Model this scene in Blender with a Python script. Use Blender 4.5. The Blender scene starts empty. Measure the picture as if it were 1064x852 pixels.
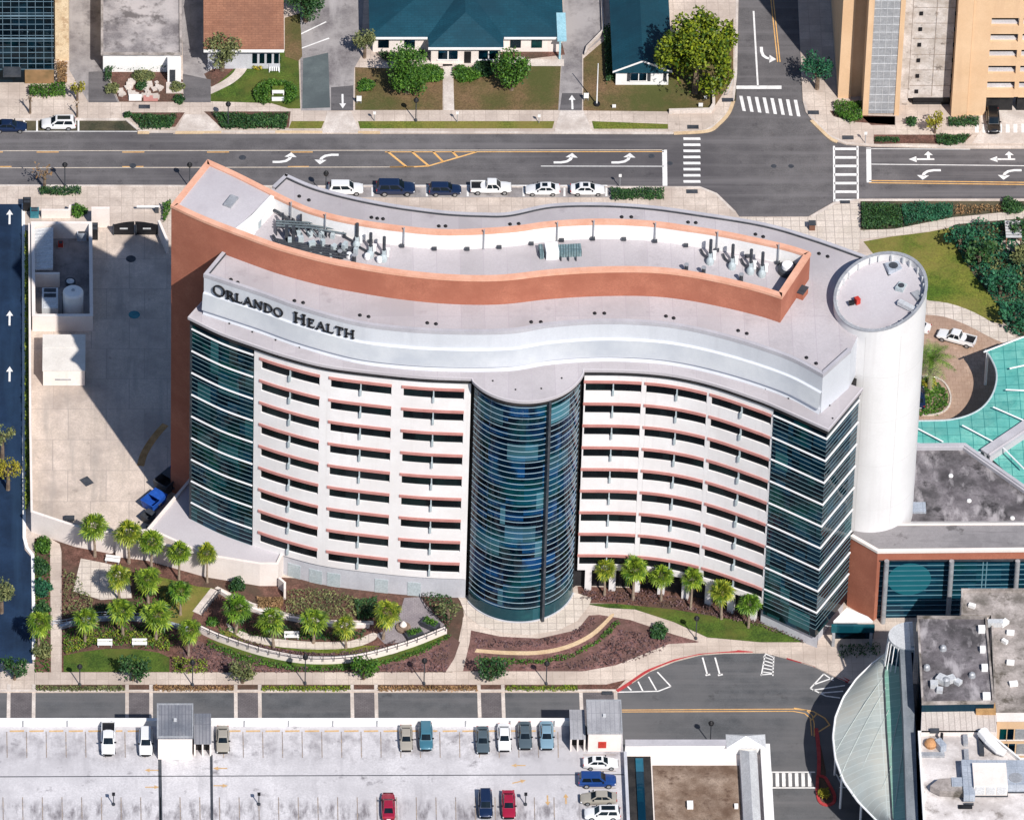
import bpy, math, random
import numpy as np
from mathutils import Vector, Matrix
R = math.radians
rnd = random.Random(7)
scene = bpy.context.scene
COL = scene.collection
# ---------------------------------------------------------------- camera
FPX, IW, IH, PX0, PY0, TH, DIST = 11500.0, 1064.0, 852.0, 150.0, 426.0, R(43), 1513.0
CAM = Vector((0, -DIST*math.cos(TH), DIST*math.sin(TH)))
FW = Vector((0, math.cos(TH), -math.sin(TH))); UP = Vector((0, math.sin(TH), math.cos(TH)))
def P(px, py, z=0.0):
    """the world point at height z seen at pixel (px,py) of the photograph"""
    d = FW + Vector((1, 0, 0))*((px-PX0)/FPX) + UP*((PY0-py)/FPX)
    return CAM + d*((z-CAM.z)/d.z)
def PP(pts, z=0.0): return [P(x, y, z) for x, y in pts]
def proj(v):
    d = Vector(v)-CAM; w = d.dot(FW)
    return (PX0+FPX*d.x/w, PY0-FPX*d.dot(UP)/w)
cd = bpy.data.cameras.new('camera'); co = bpy.data.objects.new('camera', cd); COL.objects.link(co)
co.location = CAM; co.rotation_euler = (R(90)-TH, 0, 0)
cd.sensor_width = 36; cd.lens = 36*FPX/IW; cd.shift_x = (IW/2-PX0)/IW
cd.clip_start = 10; cd.clip_end = 6000
scene.camera = co
# ---------------------------------------------------------------- light
S = Vector((0.42, -0.865, 1.0)).normalized()
sl = bpy.data.lights.new('sun', 'SUN'); sl.energy = 4.9; sl.angle = R(0.5); sl.color = (1, .95, .89)
so = bpy.data.objects.new('sun', sl); COL.objects.link(so); so.rotation_euler = S.to_track_quat('Z', 'Y').to_euler()
w = bpy.data.worlds.new("World"); scene.world = w; w.use_nodes = True
nt = w.node_tree; bg = nt.nodes['Background']; sk = nt.nodes.new('ShaderNodeTexSky'); sk.sky_type = 'NISHITA'
sk.sun_disc = False; sk.sun_elevation = math.asin(S.z); sk.sun_rotation = math.atan2(S.x, S.y) % (2*math.pi)
nt.links.new(sk.outputs[0], bg.inputs[0]); sk.ozone_density = 4.0; sk.dust_density = .6
bg.inputs[1].default_value = 0.088
vs = scene.view_settings; vs.view_transform = 'Standard'; vs.look = 'None'; vs.exposure = 0.27; vs.gamma = 1
# ---------------------------------------------------------------- materials
def _ramp(nt, fac, c1, c2, p1=.35, p2=.65):
    r = nt.nodes.new('ShaderNodeValToRGB'); nt.links.new(fac, r.inputs[0])
    r.color_ramp.elements[0].position = p1; r.color_ramp.elements[0].color = (*c1, 1)
    r.color_ramp.elements[1].position = p2; r.color_ramp.elements[1].color = (*c2, 1)
    return r.outputs[0]
def _mix(nt, fac, a, b, mode='MIX'):
    m = nt.nodes.new('ShaderNodeMix'); m.data_type = 'RGBA'; m.blend_type = mode
    for s, v in ((0, fac), (6, a), (7, b)):
        if hasattr(v, 'links') or hasattr(v, 'is_linked'): nt.links.new(v, m.inputs[s])
        elif s == 0: m.inputs[0].default_value = v
        else: m.inputs[s].default_value = (*v, 1)
    return m.outputs[2]
def _noise(nt, vec, scale, detail=5, rough=.6, st=None):
    if st:
        mp = nt.nodes.new('ShaderNodeMapping'); mp.inputs[3].default_value = st; nt.links.new(vec, mp.inputs[0]); vec = mp.outputs[0]
    n = nt.nodes.new('ShaderNodeTexNoise'); n.inputs['Scale'].default_value = scale; n.inputs['Detail'].default_value = detail
    n.inputs['Roughness'].default_value = rough; nt.links.new(vec, n.inputs['Vector']); return n.outputs[0]
MATS = {}
def mat(name, c1, c2=None, scale=.6, rough=.85, big=None, bigscale=.05, joint=None, streak=None, metal=0.0, spec=.3,
        bump=0.0, island=False, fine=.12, emit=None, blot=None):
    """c1/c2 mottle; big = colour of broad stains; joint=(w,h,colour,width) grid; streak=(stretch xyz, colour, lo, hi)"""
    m = bpy.data.materials.new(name); m.use_nodes = True; nt = m.node_tree; b = nt.nodes['Principled BSDF']
    MATS[name] = m
    b.inputs['Roughness'].default_value = rough; b.inputs['Metallic'].default_value = metal
    b.inputs['Specular IOR Level'].default_value = spec
    if c2 is None: c2 = tuple(min(1, x*1.12) for x in c1)
    tc = nt.nodes.new('ShaderNodeTexCoord'); v = tc.outputs['Object']
    if island:
        g = nt.nodes.new('ShaderNodeNewGeometry'); c = _ramp(nt, g.outputs['Random Per Island'], c1, c2, 0.0, 1.0)
        n = _noise(nt, v, .5, 2); c = _mix(nt, 1.0, c, _ramp(nt, n, (.7,.75,.7), (1.25,1.2,1.2)), 'MULTIPLY')
    else:
        n = _noise(nt, v, scale); c = _ramp(nt, n, c1, c2)
        if fine: c = _mix(nt, 1.0, c, _ramp(nt, _noise(nt, v, 4.5, 3), (1-fine,)*3, (1+fine,)*3), 'MULTIPLY')
        if big: c = _mix(nt, _ramp(nt, _noise(nt, v, bigscale, 6, .65), (0,0,0), (.85,)*3, .43, .62), c, big)
        if blot:  # dark small stains with a shape of their own
            c = _mix(nt, _ramp(nt, _noise(nt, v, blot[1], 4, .7), (0,0,0), (blot[3],)*3, blot[2]-.05, blot[2]+.07), c, blot[0])
        if streak: c = _mix(nt, _ramp(nt, _noise(nt, v, 1, 5, .6, streak[0]), (0,0,0), (.7,)*3, streak[2]-.03, streak[3]-.03), c, streak[1])
        if joint:
            bt = nt.nodes.new('ShaderNodeTexBrick'); bt.offset = joint[4] if len(joint) > 4 else 0; bt.squash = 1
            bt.inputs['Scale'].default_value = 1; bt.inputs['Brick Width'].default_value = joint[0]; bt.inputs['Row Height'].default_value = joint[1]
            bt.inputs['Mortar Size'].default_value = joint[3]; bt.inputs['Mortar Smooth'].default_value = .3
            bt.inputs['Color1'].default_value = (.93,.93,.93,1); bt.inputs['Color2'].default_value = (1.05,1.05,1.05,1); bt.inputs['Mortar'].default_value = (1,1,1,1)
            nt.links.new(v, bt.inputs['Vector'])
            c2_ = _mix(nt, 1.0, c, bt.outputs[0], 'MULTIPLY'); c = _mix(nt, bt.outputs['Fac'], c2_, joint[2])
    nt.links.new(c, b.inputs['Base Color'])
    if bump:
        bp = nt.nodes.new('ShaderNodeBump'); bp.inputs['Strength'].default_value = bump; bp.inputs['Distance'].default_value = .1
        nt.links.new(_noise(nt, v, 3, 4), bp.inputs['Height']); nt.links.new(bp.outputs[0], b.inputs['Normal'])
    return m
def glass(name, c1, c2, rough=.04, pane=(1.5, 1.0), ior=1.5, wob=.02, lite=None, thr=.86, tint=(.002,.035,.032), spec=.35):
    """dark solar glass: panes differ a little in tone (blinds and ceilings behind; bright patches are painted reflections), the surface waves slightly"""
    m = bpy.data.materials.new(name); m.use_nodes = True; nt = m.node_tree; b = nt.nodes['Principled BSDF']
    b.inputs['Roughness'].default_value = rough; b.inputs['IOR'].default_value = ior
    tc = nt.nodes.new('ShaderNodeTexCoord'); v = tc.outputs['Object']
    b.inputs['Specular IOR Level'].default_value = spec; b.inputs['Specular Tint'].default_value = (.55, .8, 1, 1)
    def cells(sz):
        wn = nt.nodes.new('ShaderNodeTexWhiteNoise'); sn = nt.nodes.new('ShaderNodeVectorMath'); sn.operation = 'SNAP'
        sn.inputs[1].default_value = sz; nt.links.new(v, sn.inputs[0]); nt.links.new(sn.outputs[0], wn.inputs[0]); return wn.outputs[0]
    k1 = cells((pane[0], pane[0], pane[1])); k2 = cells((pane[0]*1.7, pane[0]*1.7, pane[1]*3))
    c = _mix(nt, _ramp(nt, k1, (0,0,0), (1,1,1), .35, 1.0), c1, c2)
    n = _noise(nt, v, .14, 4, .6); c = _mix(nt, _ramp(nt, n, (0,0,0), (.75,)*3, .5, .62), c, tint)
    c = _mix(nt, _ramp(nt, _noise(nt, v, .22, 3, .6, (1,1,.7)), (0,0,0), (.85,)*3, .5, .58), c, c1)
    c = _mix(nt, _ramp(nt, k2, (0,0,0), (.6,)*3, thr, min(1, thr+.14)), c, lite or tuple(min(1, x*3+.015) for x in c2))  # rarer bright cells paint reflection patches into the glass colour
    nt.links.new(c, b.inputs['Base Color'])
    bp = nt.nodes.new('ShaderNodeBump'); bp.inputs['Strength'].default_value = wob; bp.inputs['Distance'].default_value = 1
    nt.links.new(_noise(nt, v, .5, 2), bp.inputs['Height']); nt.links.new(bp.outputs[0], b.inputs['Normal'])
    return m
# ---------------------------------------------------------------- mesh building
class MB:
    def __init__(s): s.v = []; s.f = []; s.m = []; s.cur = 0
    def face(s, pts):
        i = len(s.v); s.v += [tuple(p) for p in pts]; s.f.append(tuple(range(i, i+len(pts)))); s.m.append(s.cur)
    def grid(s, rows, close=False):
        """rows of points joined into quads"""
        i0 = len(s.v); n = len(rows[0])
        for r in rows: s.v += [tuple(p) for p in r]
        for a in range(len(rows)-1):
            for b in range(n if close else n-1):
                c = (b+1) % n
                s.f.append((i0+a*n+b, i0+a*n+c, i0+(a+1)*n+c, i0+(a+1)*n+b)); s.m.append(s.cur)
    def prism(s, pts, z0, z1, bottom=True):
        pts = [(p[0], p[1]) for p in pts]
        if area(pts) < 0: pts = pts[::-1]
        n = len(pts); i = len(s.v)
        zz = (lambda k: z1[k]) if isinstance(z1, (list, tuple)) else (lambda k: z1)
        s.v += [(x, y, z0) for x, y in pts]+[(pts[k][0], pts[k][1], zz(k)) for k in range(n)]
        s.f.append(tuple(range(i+n, i+2*n))); s.m.append(s.cur)
        if bottom: s.f.append(tuple(range(i+n-1, i-1, -1))); s.m.append(s.cur)
        for k in range(n):
            l = (k+1) % n; s.f.append((i+k, i+l, i+n+l, i+n+k)); s.m.append(s.cur)
    def sheet(s, pts, z):
        pts = [(p[0], p[1], z) for p in pts]
        if area(pts) < 0: pts = pts[::-1]
        s.face(pts)
    def box(s, c, d, rz=0):
        x, y, z = d[0]/2, d[1]/2, d[2]/2; ca, sa = math.cos(rz), math.sin(rz)
        s.prism([(c[0]+a*ca-b*sa, c[1]+a*sa+b*ca) for a, b in ((-x,-y),(x,-y),(x,y),(-x,y))], c[2]-z, c[2]+z)
    def bx(s, x0, x1, y0, y1, z0, z1): s.prism([(x0,y0),(x1,y0),(x1,y1),(x0,y1)], z0, z1)
    def ribbon(s, pts, z0, z1, d0, d1, closed=False):
        """a wall along a plan polyline between two outward offsets (right of travel is out)"""
        a = offs(pts, d0, closed); b = offs(pts, d1, closed); n = len(a)
        rows = [[(*a[k], z0), (*b[k], z0), (*b[k], z1), (*a[k], z1)] for k in range(n)]
        if closed: rows.append(rows[0])
        s.grid(rows, True)
        if not closed: s.face(rows[0][::-1]); s.face(rows[-1])
    def profile(s, pts, prof):
        """an open surface along a plan polyline; prof = [(offset, z), ...]"""
        os_ = [offs(pts, d) for d, z in prof]
        s.grid([[(*os_[j][k], prof[j][1]) for j in range(len(prof))] for k in range(len(pts))])
    def tube(s, pts, r, n=6, caps=True):
        pts = [Vector(p) for p in pts]; rs = r if isinstance(r, (list, tuple)) else [r]*len(pts); rows = []
        for k, p in enumerate(pts):
            t = (pts[min(k+1, len(pts)-1)]-pts[max(k-1, 0)]).normalized()
            u = t.orthogonal().normalized(); 
            if abs(t.z) < .9: u = t.cross(Vector((0,0,1))).normalized()
            else: u = Vector((1,0,0)).cross(t).normalized()
            w_ = t.cross(u)
            rows.append([p+(u*math.cos(a)+w_*math.sin(a))*rs[k] for a in (2*math.pi*i/n for i in range(n))])
        s.grid(rows, True)
        if caps: s.face(rows[0][::-1]); s.face(rows[-1])
    def lathe(s, c, prof, n=16):
        rows = [[(c[0]+r*math.cos(a), c[1]+r*math.sin(a), c[2]+z) for a in (2*math.pi*i/n for i in range(n))] for r, z in prof]
        s.grid(rows, True); s.face(rows[-1])
    def build(s, name, m, parent=None, smooth=False):
        root = parent
        off = Vector((0,0,0))
        while root is not None: off += Vector(root.location); root = root.parent
        me = bpy.data.meshes.new(name); me.from_pydata([(x-off.x, y-off.y, z-off.z) for x, y, z in s.v], [], s.f)
        ms = m if isinstance(m, (list, tuple)) else [m]
        for q in ms: me.materials.append(q)
        if len(ms) > 1: me.polygons.foreach_set('material_index', s.m)
        if smooth:
            me.polygons.foreach_set('use_smooth', [True]*len(me.polygons)); me.set_sharp_from_angle(angle=R(35))
        me.validate(); me.update()
        o = bpy.data.objects.new(name, me); COL.objects.link(o)
        if parent is not None: o.parent = parent
        return o
def pieces(mb, name, m, parent):
    """one object for every separate piece collected in mb"""
    par = list(range(len(mb.v)))
    def fd(i):
        while par[i] != i: par[i] = par[par[i]]; i = par[i]
        return i
    for f in mb.f:
        for i in f[1:]: par[fd(i)] = fd(f[0])
    grp = {}
    for f in mb.f: grp.setdefault(fd(f[0]), []).append(f)
    out = []
    for fs in grp.values():
        q = MB(); ids = sorted({i for f in fs for i in f}); mp = {i: k for k, i in enumerate(ids)}
        q.v = [mb.v[i] for i in ids]; q.f = [tuple(mp[i] for i in f) for f in fs]; q.m = [0]*len(fs); out.append(q.build(name, m, parent))
    return out
def area(p): return sum(p[i][0]*p[(i+1) % len(p)][1]-p[(i+1) % len(p)][0]*p[i][1] for i in range(len(p)))/2
def offs(pts, d, closed=False):
    pts = [(p[0], p[1]) for p in pts]; n = len(pts); out = []
    if abs(d) < 1e-9: return pts
    for k in range(n):
        ns = []
        for a, b in ((k-1, k), (k, k+1)):
            if closed: a %= n; b %= n
            if a < 0 or b >= n: continue
            tx, ty = pts[b][0]-pts[a][0], pts[b][1]-pts[a][1]; l = math.hypot(tx, ty)
            if l > 1e-6: ns.append((ty/l, -tx/l))
        nx, ny = sum(q[0] for q in ns)/len(ns), sum(q[1] for q in ns)/len(ns); l2 = max(nx*nx+ny*ny, .3)
        out.append((pts[k][0]+d*nx/l2, pts[k][1]+d*ny/l2))
    return out
def crom(pts, n=8, closed=False):
    pts = [tuple(p) for p in pts]; out = []; N = len(pts)
    for i in range(N if closed else N-1):
        if closed: p0, p1, p2, p3 = (pts[(i+j) % N] for j in (-1, 0, 1, 2))
        else: p0, p1, p2, p3 = pts[max(i-1, 0)], pts[i], pts[i+1], pts[min(i+2, N-1)]
        for k in range(n):
            t = k/n
            out.append(tuple(.5*(2*b+(c-a)*t+(2*a-5*b+4*c-d)*t*t+(3*b-a-3*c+d)*t**3) for a, b, c, d in zip(p0, p1, p2, p3)))
    if not closed: out.append(pts[-1])
    return out
def wcurve(px, z, n=8, smooth=True):
    q = [(v.x, v.y) for v in PP(px, z)]
    return crom(q, n) if smooth else q
class Curve:
    def __init__(s, pts):
        s.p = np.array([(p[0], p[1]) for p in pts]); s.s = np.concatenate([[0], np.cumsum(np.hypot(*np.diff(s.p, axis=0).T))]); s.L = s.s[-1]
    def at(s, t): return (float(np.interp(t, s.s, s.p[:,0])), float(np.interp(t, s.s, s.p[:,1])))
    def tan(s, t):
        a, b = s.at(max(0, t-.4)), s.at(min(s.L, t+.4)); l = math.hypot(b[0]-a[0], b[1]-a[1]); return ((b[0]-a[0])/l, (b[1]-a[1])/l)
    def sub(s, a, b, step=1.2):
        n = max(1, int(round((b-a)/step))); return [s.at(a+(b-a)*i/n) for i in range(n+1)]
    def s_px(s, px, z):
        ts = np.linspace(0, s.L, 600); xs = [proj((*s.at(t), z))[0] for t in ts]; return float(ts[int(np.argmin(np.abs(np.array(xs)-px)))])
# ---------------------------------------------------------------- things
def tag(o, label=None, cat=None, group=None, kind=None):
    if label: o['label'] = label
    if cat: o['category'] = cat
    if group: o['group'] = group
    if kind: o['kind'] = kind
    return o
def thing(name, label, cat, loc=(0,0,0), rz=0, group=None):
    o = bpy.data.objects.new(name, None); COL.objects.link(o); o.empty_display_size = .5
    o.location = loc; o.rotation_euler = (0, 0, rz); return tag(o, label, cat, group)
def structure(name, mb, m, smooth=False): return tag(mb.build(name, m, None, smooth), kind='structure')
KIDS = {}
def copy_tree(o, parent=None, recolor=None):
    c = o.copy(); COL.objects.link(c)
    if parent is not None: c.parent = parent; c.matrix_parent_inverse = o.matrix_parent_inverse.copy()
    for ch in o.children: copy_tree(ch, c, recolor)
    return c
def paint(o, m):
    """give this object's first slot its own paint without copying its mesh"""
    o.material_slots[0].link = 'OBJECT'; o.material_slots[0].material = m
def sheets(name, polys, m, z, kind='structure'):
    b = MB()
    for p in polys: b.sheet(p, z)
    return tag(b.build(name, m), kind=kind)
# ================================================================ materials
M = {}
M['asphalt'] = mat('asphalt', (.092,.087,.09), (.135,.127,.13), .35, .92, big=(.075,.07,.076), bigscale=.03, streak=((.02,.6,1),(.165,.155,.16),.5,.7), blot=((.03,.028,.032),.4,.65,.55))
M['asphalt_new'] = mat('asphalt_new', (.066,.070,.076), (.10,.103,.11), .4, .9, big=(.12,.118,.122), bigscale=.06, streak=((.02,.5,1),(.15,.145,.15),.5,.75), blot=((.02,.02,.022),.3,.66,.6))
M['pipe_grey'] = mat('pipe_grey', (.075,.10,.115), (.13,.16,.175), .6, .5)
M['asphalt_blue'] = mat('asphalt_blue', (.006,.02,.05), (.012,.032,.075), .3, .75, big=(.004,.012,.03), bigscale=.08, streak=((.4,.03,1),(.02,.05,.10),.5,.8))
M['asphalt_old'] = mat('asphalt_old', (.15,.135,.14), (.25,.232,.23), .25, .95, big=(.36,.335,.33), bigscale=.12, streak=((.35,.06,1),(.40,.375,.37),.55,.72), blot=((.08,.07,.075),.3,.62,.6))
M['asphalt_patch'] = mat('asphalt_patch', (.085,.105,.11), (.14,.17,.17), .3, .95, big=(.07,.085,.09))
M['concrete'] = mat('concrete', (.47,.395,.34), (.59,.505,.44), .3, .9, big=(.40,.33,.285), bigscale=.1, joint=(1.6,1.6,(.33,.27,.23),.03), blot=((.19,.15,.125),.5,.68,.5))
M['yard_concrete'] = mat('yard_concrete', (.47,.395,.335), (.60,.505,.435), .22, .9, big=(.34,.285,.25), bigscale=.1, joint=(5.2,6.1,(.34,.29,.26),.05,.4), streak=((.7,.08,1),(.33,.29,.26),.54,.74), blot=((.14,.12,.11),.35,.68,.55))
M['kerb'] = mat('kerb', (.52,.46,.42), (.64,.58,.53), .6, .85, big=(.4,.34,.3), bigscale=.2)
M['kerb_ochre'] = mat('kerb_ochre', (.50,.36,.22), (.6,.46,.3), .6, .85)
M['red_paint'] = mat('red_paint', (.33,.03,.035), (.42,.06,.06), .8, .8)
M['lawn'] = mat('lawn', (.03,.062,.008), (.072,.118,.015), .4, .95, big=(.105,.11,.022), bigscale=.15, bump=.6, fine=.4)
M['lawn_dry'] = mat('lawn_dry', (.10,.075,.03), (.17,.105,.055), .25, .95, big=(.06,.075,.018), bigscale=.1, bump=.6, fine=.3)
M['lawn_yellow'] = mat('lawn_yellow', (.06,.105,.010), (.165,.165,.028), .16, .95, big=(.20,.16,.045), bigscale=.1, bump=.6, fine=.35)
M['mulch'] = mat('mulch', (.085,.04,.03), (.16,.08,.062), .9, .95, big=(.07,.05,.035), bigscale=.15, bump=.8, fine=.35)
M['mulch_pink'] = mat('mulch_pink', (.13,.062,.055), (.22,.12,.11), .9, .95, big=(.10,.06,.05), bigscale=.2, bump=.8, fine=.35)
M['soil'] = mat('soil', (.03,.035,.02), (.07,.06,.04), .5, .95, big=(.10,.085,.05), bigscale=.15, bump=.8, fine=.3)
M['paver'] = mat('paver', (.21,.185,.20), (.28,.25,.26), .5, .9, joint=(.5,.25,(.14,.12,.13),.02,.5))
M['paver_tan'] = mat('paver_tan', (.33,.225,.165), (.42,.30,.23), .35, .9, big=(.30,.2,.15), bigscale=.1, blot=((.18,.12,.09),.3,.68,.4), joint=(.8,.8,(.26,.17,.12),.03,.5))
M['paver_dark'] = mat('paver_dark', (.10,.09,.095), (.15,.135,.14), .5, .9, joint=(.5,.25,(.07,.06,.065),.02,.5))
M['tile_cream'] = mat('tile_cream', (.50,.44,.38), (.6,.53,.47), .3, .8, joint=(1.2,1.2,(.33,.28,.25),.05))
M['white_paint'] = mat('white_paint', (.62,.61,.60), (.80,.79,.78), 1.1, .8, fine=.06)
M['cream_paint'] = mat('cream_paint', (.52,.44,.36), (.62,.54,.45), 1.1, .8)
M['awning_blue'] = mat('awning_blue', (.25,.46,.54), (.32,.55,.62), .5, .5)
M['yellow_paint'] = mat('yellow_paint', (.62,.33,.10), (.74,.45,.18), .9, .8)
M['faded_line'] = mat('faded_line', (.20,.18,.18), (.34,.27,.21), 1.5, .85)
M['ochre_line'] = mat('ochre_line', (.46,.28,.12), (.54,.37,.2), .9, .85)
M['rust'] = mat('rust', (.30,.17,.07), (.45,.27,.12), .8, .95)
M['deck'] = mat('deck', (.48,.465,.48), (.60,.58,.595), .16, .85, big=(.42,.405,.42), bigscale=.06, streak=((.6,.1,1),(.35,.335,.35),.56,.78), blot=((.10,.09,.10),.3,.66,.75))
# building skins
M['cyl_joint'] = mat('cyl_joint', (.53,.515,.51), (.58,.565,.56), .5, .8, fine=.02)
M['brick'] = mat('brick', (.34,.122,.077), (.40,.152,.096), .35, .9, big=(.31,.106,.066), bigscale=.15, fine=.1)
M['box_roof'] = mat('box_roof', (.60,.56,.51), (.68,.64,.59), .4, .8, fine=.06, blot=((.4,.35,.3),.4,.66,.5))
M['brick_pale'] = mat('brick_pale', (.46,.20,.12), (.55,.26,.165), .3, .9, fine=.07)
M['coping_pink'] = mat('coping_pink', (.60,.30,.20), (.68,.38,.27), .5, .85, fine=.05)
M['white_wall'] = mat('white_wall', (.70,.675,.67), (.76,.74,.735), .25, .75, fine=.03, big=(.66,.63,.62), bigscale=.12, streak=((.9,.9,.04),(.58,.545,.53),.6,.85))
M['white_cyl'] = mat('white_cyl', (.63,.62,.62), (.68,.67,.67), .2, .7, fine=.02, streak=((.8,.8,.03),(.57,.55,.545),.55,.82))
M['cream_wall'] = mat('cream_wall', (.69,.615,.57), (.76,.69,.645), .3, .85, fine=.04, streak=((.9,.9,.08),(.58,.5,.45),.6,.85))
M['garage_cream'] = mat('garage_cream', (.60,.40,.24), (.66,.46,.29), .2, .85, fine=.03, streak=((.7,.7,.06),(.52,.34,.21),.56,.8))
M['grey_base'] = mat('grey_base', (.42,.425,.46), (.50,.505,.54), .4, .7, fine=.05, streak=((.9,.9,.1),(.36,.36,.39),.55,.8))
M['metal_panel'] = mat('metal_panel', (.55,.57,.61), (.61,.63,.67), .15, .45, fine=.03, metal=.1, streak=((.5,.5,.06),(.48,.50,.54),.55,.8))
M['grey_roof_edge'] = mat('grey_roof_edge', (.36,.35,.38), (.44,.43,.46), .3, .7, fine=.05)
M['metal_skirt'] = mat('metal_skirt', (.52,.54,.57), (.64,.66,.68), .08, .35, fine=.03, metal=.15, big=(.42,.45,.50), bigscale=.05)
M['membrane'] = mat('membrane', (.40,.372,.39), (.475,.445,.462), .18, .85, fine=.06, big=(.345,.32,.335), bigscale=.09, joint=(3.1,60,(.36,.325,.355),.04), blot=((.24,.21,.23),.22,.66,.5))
M['membrane_lt'] = mat('membrane_lt', (.44,.415,.435), (.52,.49,.51), .2, .8, fine=.05, big=(.37,.34,.36), bigscale=.1, blot=((.3,.27,.28),.3,.68,.4))
M['roof_stained'] = mat('roof_stained', (.085,.075,.082), (.25,.228,.24), .3, .85, fine=.12, big=(.045,.042,.044), bigscale=.2, blot=((.02,.018,.02),.3,.60,.85), streak=((.5,.2,1),(.44,.41,.42),.56,.70))
M['roof_grime'] = mat('roof_grime', (.25,.22,.205), (.46,.41,.385), .35, .9, fine=.12, big=(.10,.088,.075), bigscale=.25, blot=((.06,.05,.035),.4,.6,.8))
M['roof_white'] = mat('roof_white', (.52,.48,.465), (.70,.66,.645), .3, .8, fine=.08, big=(.36,.325,.31), bigscale=.22, blot=((.14,.115,.10),.45,.63,.7))
M['slab_stained'] = mat('slab_stained', (.46,.42,.39), (.62,.57,.54), .5, .85, fine=.1, big=(.36,.31,.27), bigscale=.4, blot=((.10,.075,.06),.9,.64,.75), streak=((.6,.6,2.5),(.24,.2,.17),.62,.78))
M['roof_brown'] = mat('roof_brown', (.17,.115,.082), (.33,.255,.20), .3, .95, fine=.18, big=(.10,.06,.04), bigscale=.2, blot=((.06,.03,.02),.5,.6,.7))
M['gravel_roof'] = mat('gravel_roof', (.15,.135,.14), (.37,.345,.34), .22, .95, fine=.15, big=(.44,.40,.39), bigscale=.2, blot=((.07,.06,.06),.3,.57,.8))
M['shingle_brown'] = mat('shingle_brown', (.23,.105,.065), (.30,.145,.09), .4, .95, joint=(1.0,.38,(.16,.075,.05),.03,.5), big=(.19,.09,.06), bigscale=.15)
M['shingle_teal'] = mat('shingle_teal', (.004,.045,.07), (.008,.06,.09), .35, .7, joint=(1.0,.42,(.003,.035,.055),.03,.5), big=(.006,.038,.06), bigscale=.12)
M['grey_roof'] = mat('grey_roof', (.13,.14,.165), (.19,.20,.225), .3, .7, fine=.1, big=(.24,.24,.26), bigscale=.2, joint=(.45,40,(.10,.105,.13),.04))
M['grey_roof_light'] = mat('grey_roof_light', (.27,.27,.29), (.34,.34,.36), .3, .7, fine=.1, big=(.38,.38,.40), bigscale=.2, joint=(.6,40,(.22,.22,.24),.04))
M['plain_white'] = mat('plain_white', (.72,.71,.70), (.80,.79,.78), .5, .7, fine=.04)
M['cream_stone'] = mat('cream_stone', (.58,.44,.28), (.70,.56,.38), .8, .9, blot=((.34,.2,.11),.9,.58,.6))
M['grey_metal'] = mat('grey_metal', (.32,.33,.35), (.42,.43,.45), .8, .5, metal=.3)
M['light_metal'] = mat('light_metal', (.56,.57,.58), (.66,.67,.68), .8, .45, metal=.3)
M['duct_metal'] = mat('duct_metal', (.36,.40,.46), (.46,.50,.56), .5, .5, metal=.25, joint=(1.3,1.3,(.28,.31,.36),.04))
M['dark_metal'] = mat('dark_metal', (.03,.035,.045), (.06,.065,.075), .8, .5)
M['black'] = mat('black', (.008,.008,.010), (.014,.014,.016), 1, .5)
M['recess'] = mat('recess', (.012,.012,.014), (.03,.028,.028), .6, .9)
M['hood_pink'] = mat('hood_pink', (.40,.175,.155), (.47,.22,.195), .5, .8, fine=.05)
M['bracket'] = mat('bracket', (.36,.42,.44), (.42,.47,.49), .6, .6)
M['rail_white'] = mat('rail_white', (.74,.75,.76), (.80,.80,.81), .6, .45, fine=.02)
M['mullion'] = mat('mullion', (.11,.19,.22), (.18,.27,.30), .6, .35, fine=.02)
M['fin'] = mat('fin', (.24,.34,.40), (.31,.42,.48), .6, .4, fine=.02)
M['fin_dim'] = mat('fin_dim', (.10,.21,.27), (.15,.28,.34), .6, .4, fine=.02)
M['office_grid'] = mat('office_grid', (.10,.17,.22), (.16,.24,.30), .6, .4, fine=.02)
M['copper'] = mat('copper', (.40,.20,.09), (.5,.26,.12), .6, .6)
M['blue_paint'] = mat('blue_paint', (.01,.06,.30), (.02,.09,.40), .6, .5)
M['teal_metal'] = mat('teal_metal', (.02,.13,.17), (.05,.2,.24), .5, .5)
M['louvre_teal'] = mat('louvre_teal', (.10,.17,.19), (.2,.28,.30), 1.2, .6, joint=(.35,9,(.05,.08,.09),.06))
M['red_metal'] = mat('red_metal', (.40,.03,.02), (.5,.05,.035), .8, .6)
M['bark'] = mat('bark', (.10,.07,.05), (.2,.15,.11), 1.5, .95)
M['palm_bark'] = mat('palm_bark', (.20,.15,.11), (.34,.27,.21), 2, .95, fine=.2)
M['palm_leaf'] = mat('palm_leaf', (.015,.07,.006), (.24,.33,.03), island=True, rough=.5)
M['palm_leaf_dark'] = mat('palm_leaf_dark', (.010,.055,.006), (.15,.27,.025), island=True, rough=.5)
M['palm_leaf_lime'] = mat('palm_leaf_lime', (.02,.075,.006), (.32,.35,.035), island=True, rough=.5)
M['palm_dry'] = mat('palm_dry', (.30,.22,.03), (.42,.30,.06), island=True, rough=.7)
M['leaf_dark'] = mat('leaf_dark', (.008,.04,.018), (.045,.11,.025), island=True, rough=.6)
M['leaf_green'] = mat('leaf_green', (.010,.055,.008), (.085,.185,.018), island=True, rough=.6)
M['leaf_lime'] = mat('leaf_lime', (.03,.085,.008), (.23,.27,.025), island=True, rough=.6)
M['leaf_bright'] = mat('leaf_bright', (.012,.052,.004), (.21,.25,.010), island=True, rough=.6)
M['leaf_olive'] = mat('leaf_olive', (.05,.075,.03), (.20,.21,.08), island=True, rough=.7)
M['leaf_yellow'] = mat('leaf_yellow', (.12,.13,.01), (.36,.30,.03), island=True, rough=.7)
M['leaf_brown'] = mat('leaf_brown', (.16,.09,.04), (.32,.2,.1), island=True, rough=.8)
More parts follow.
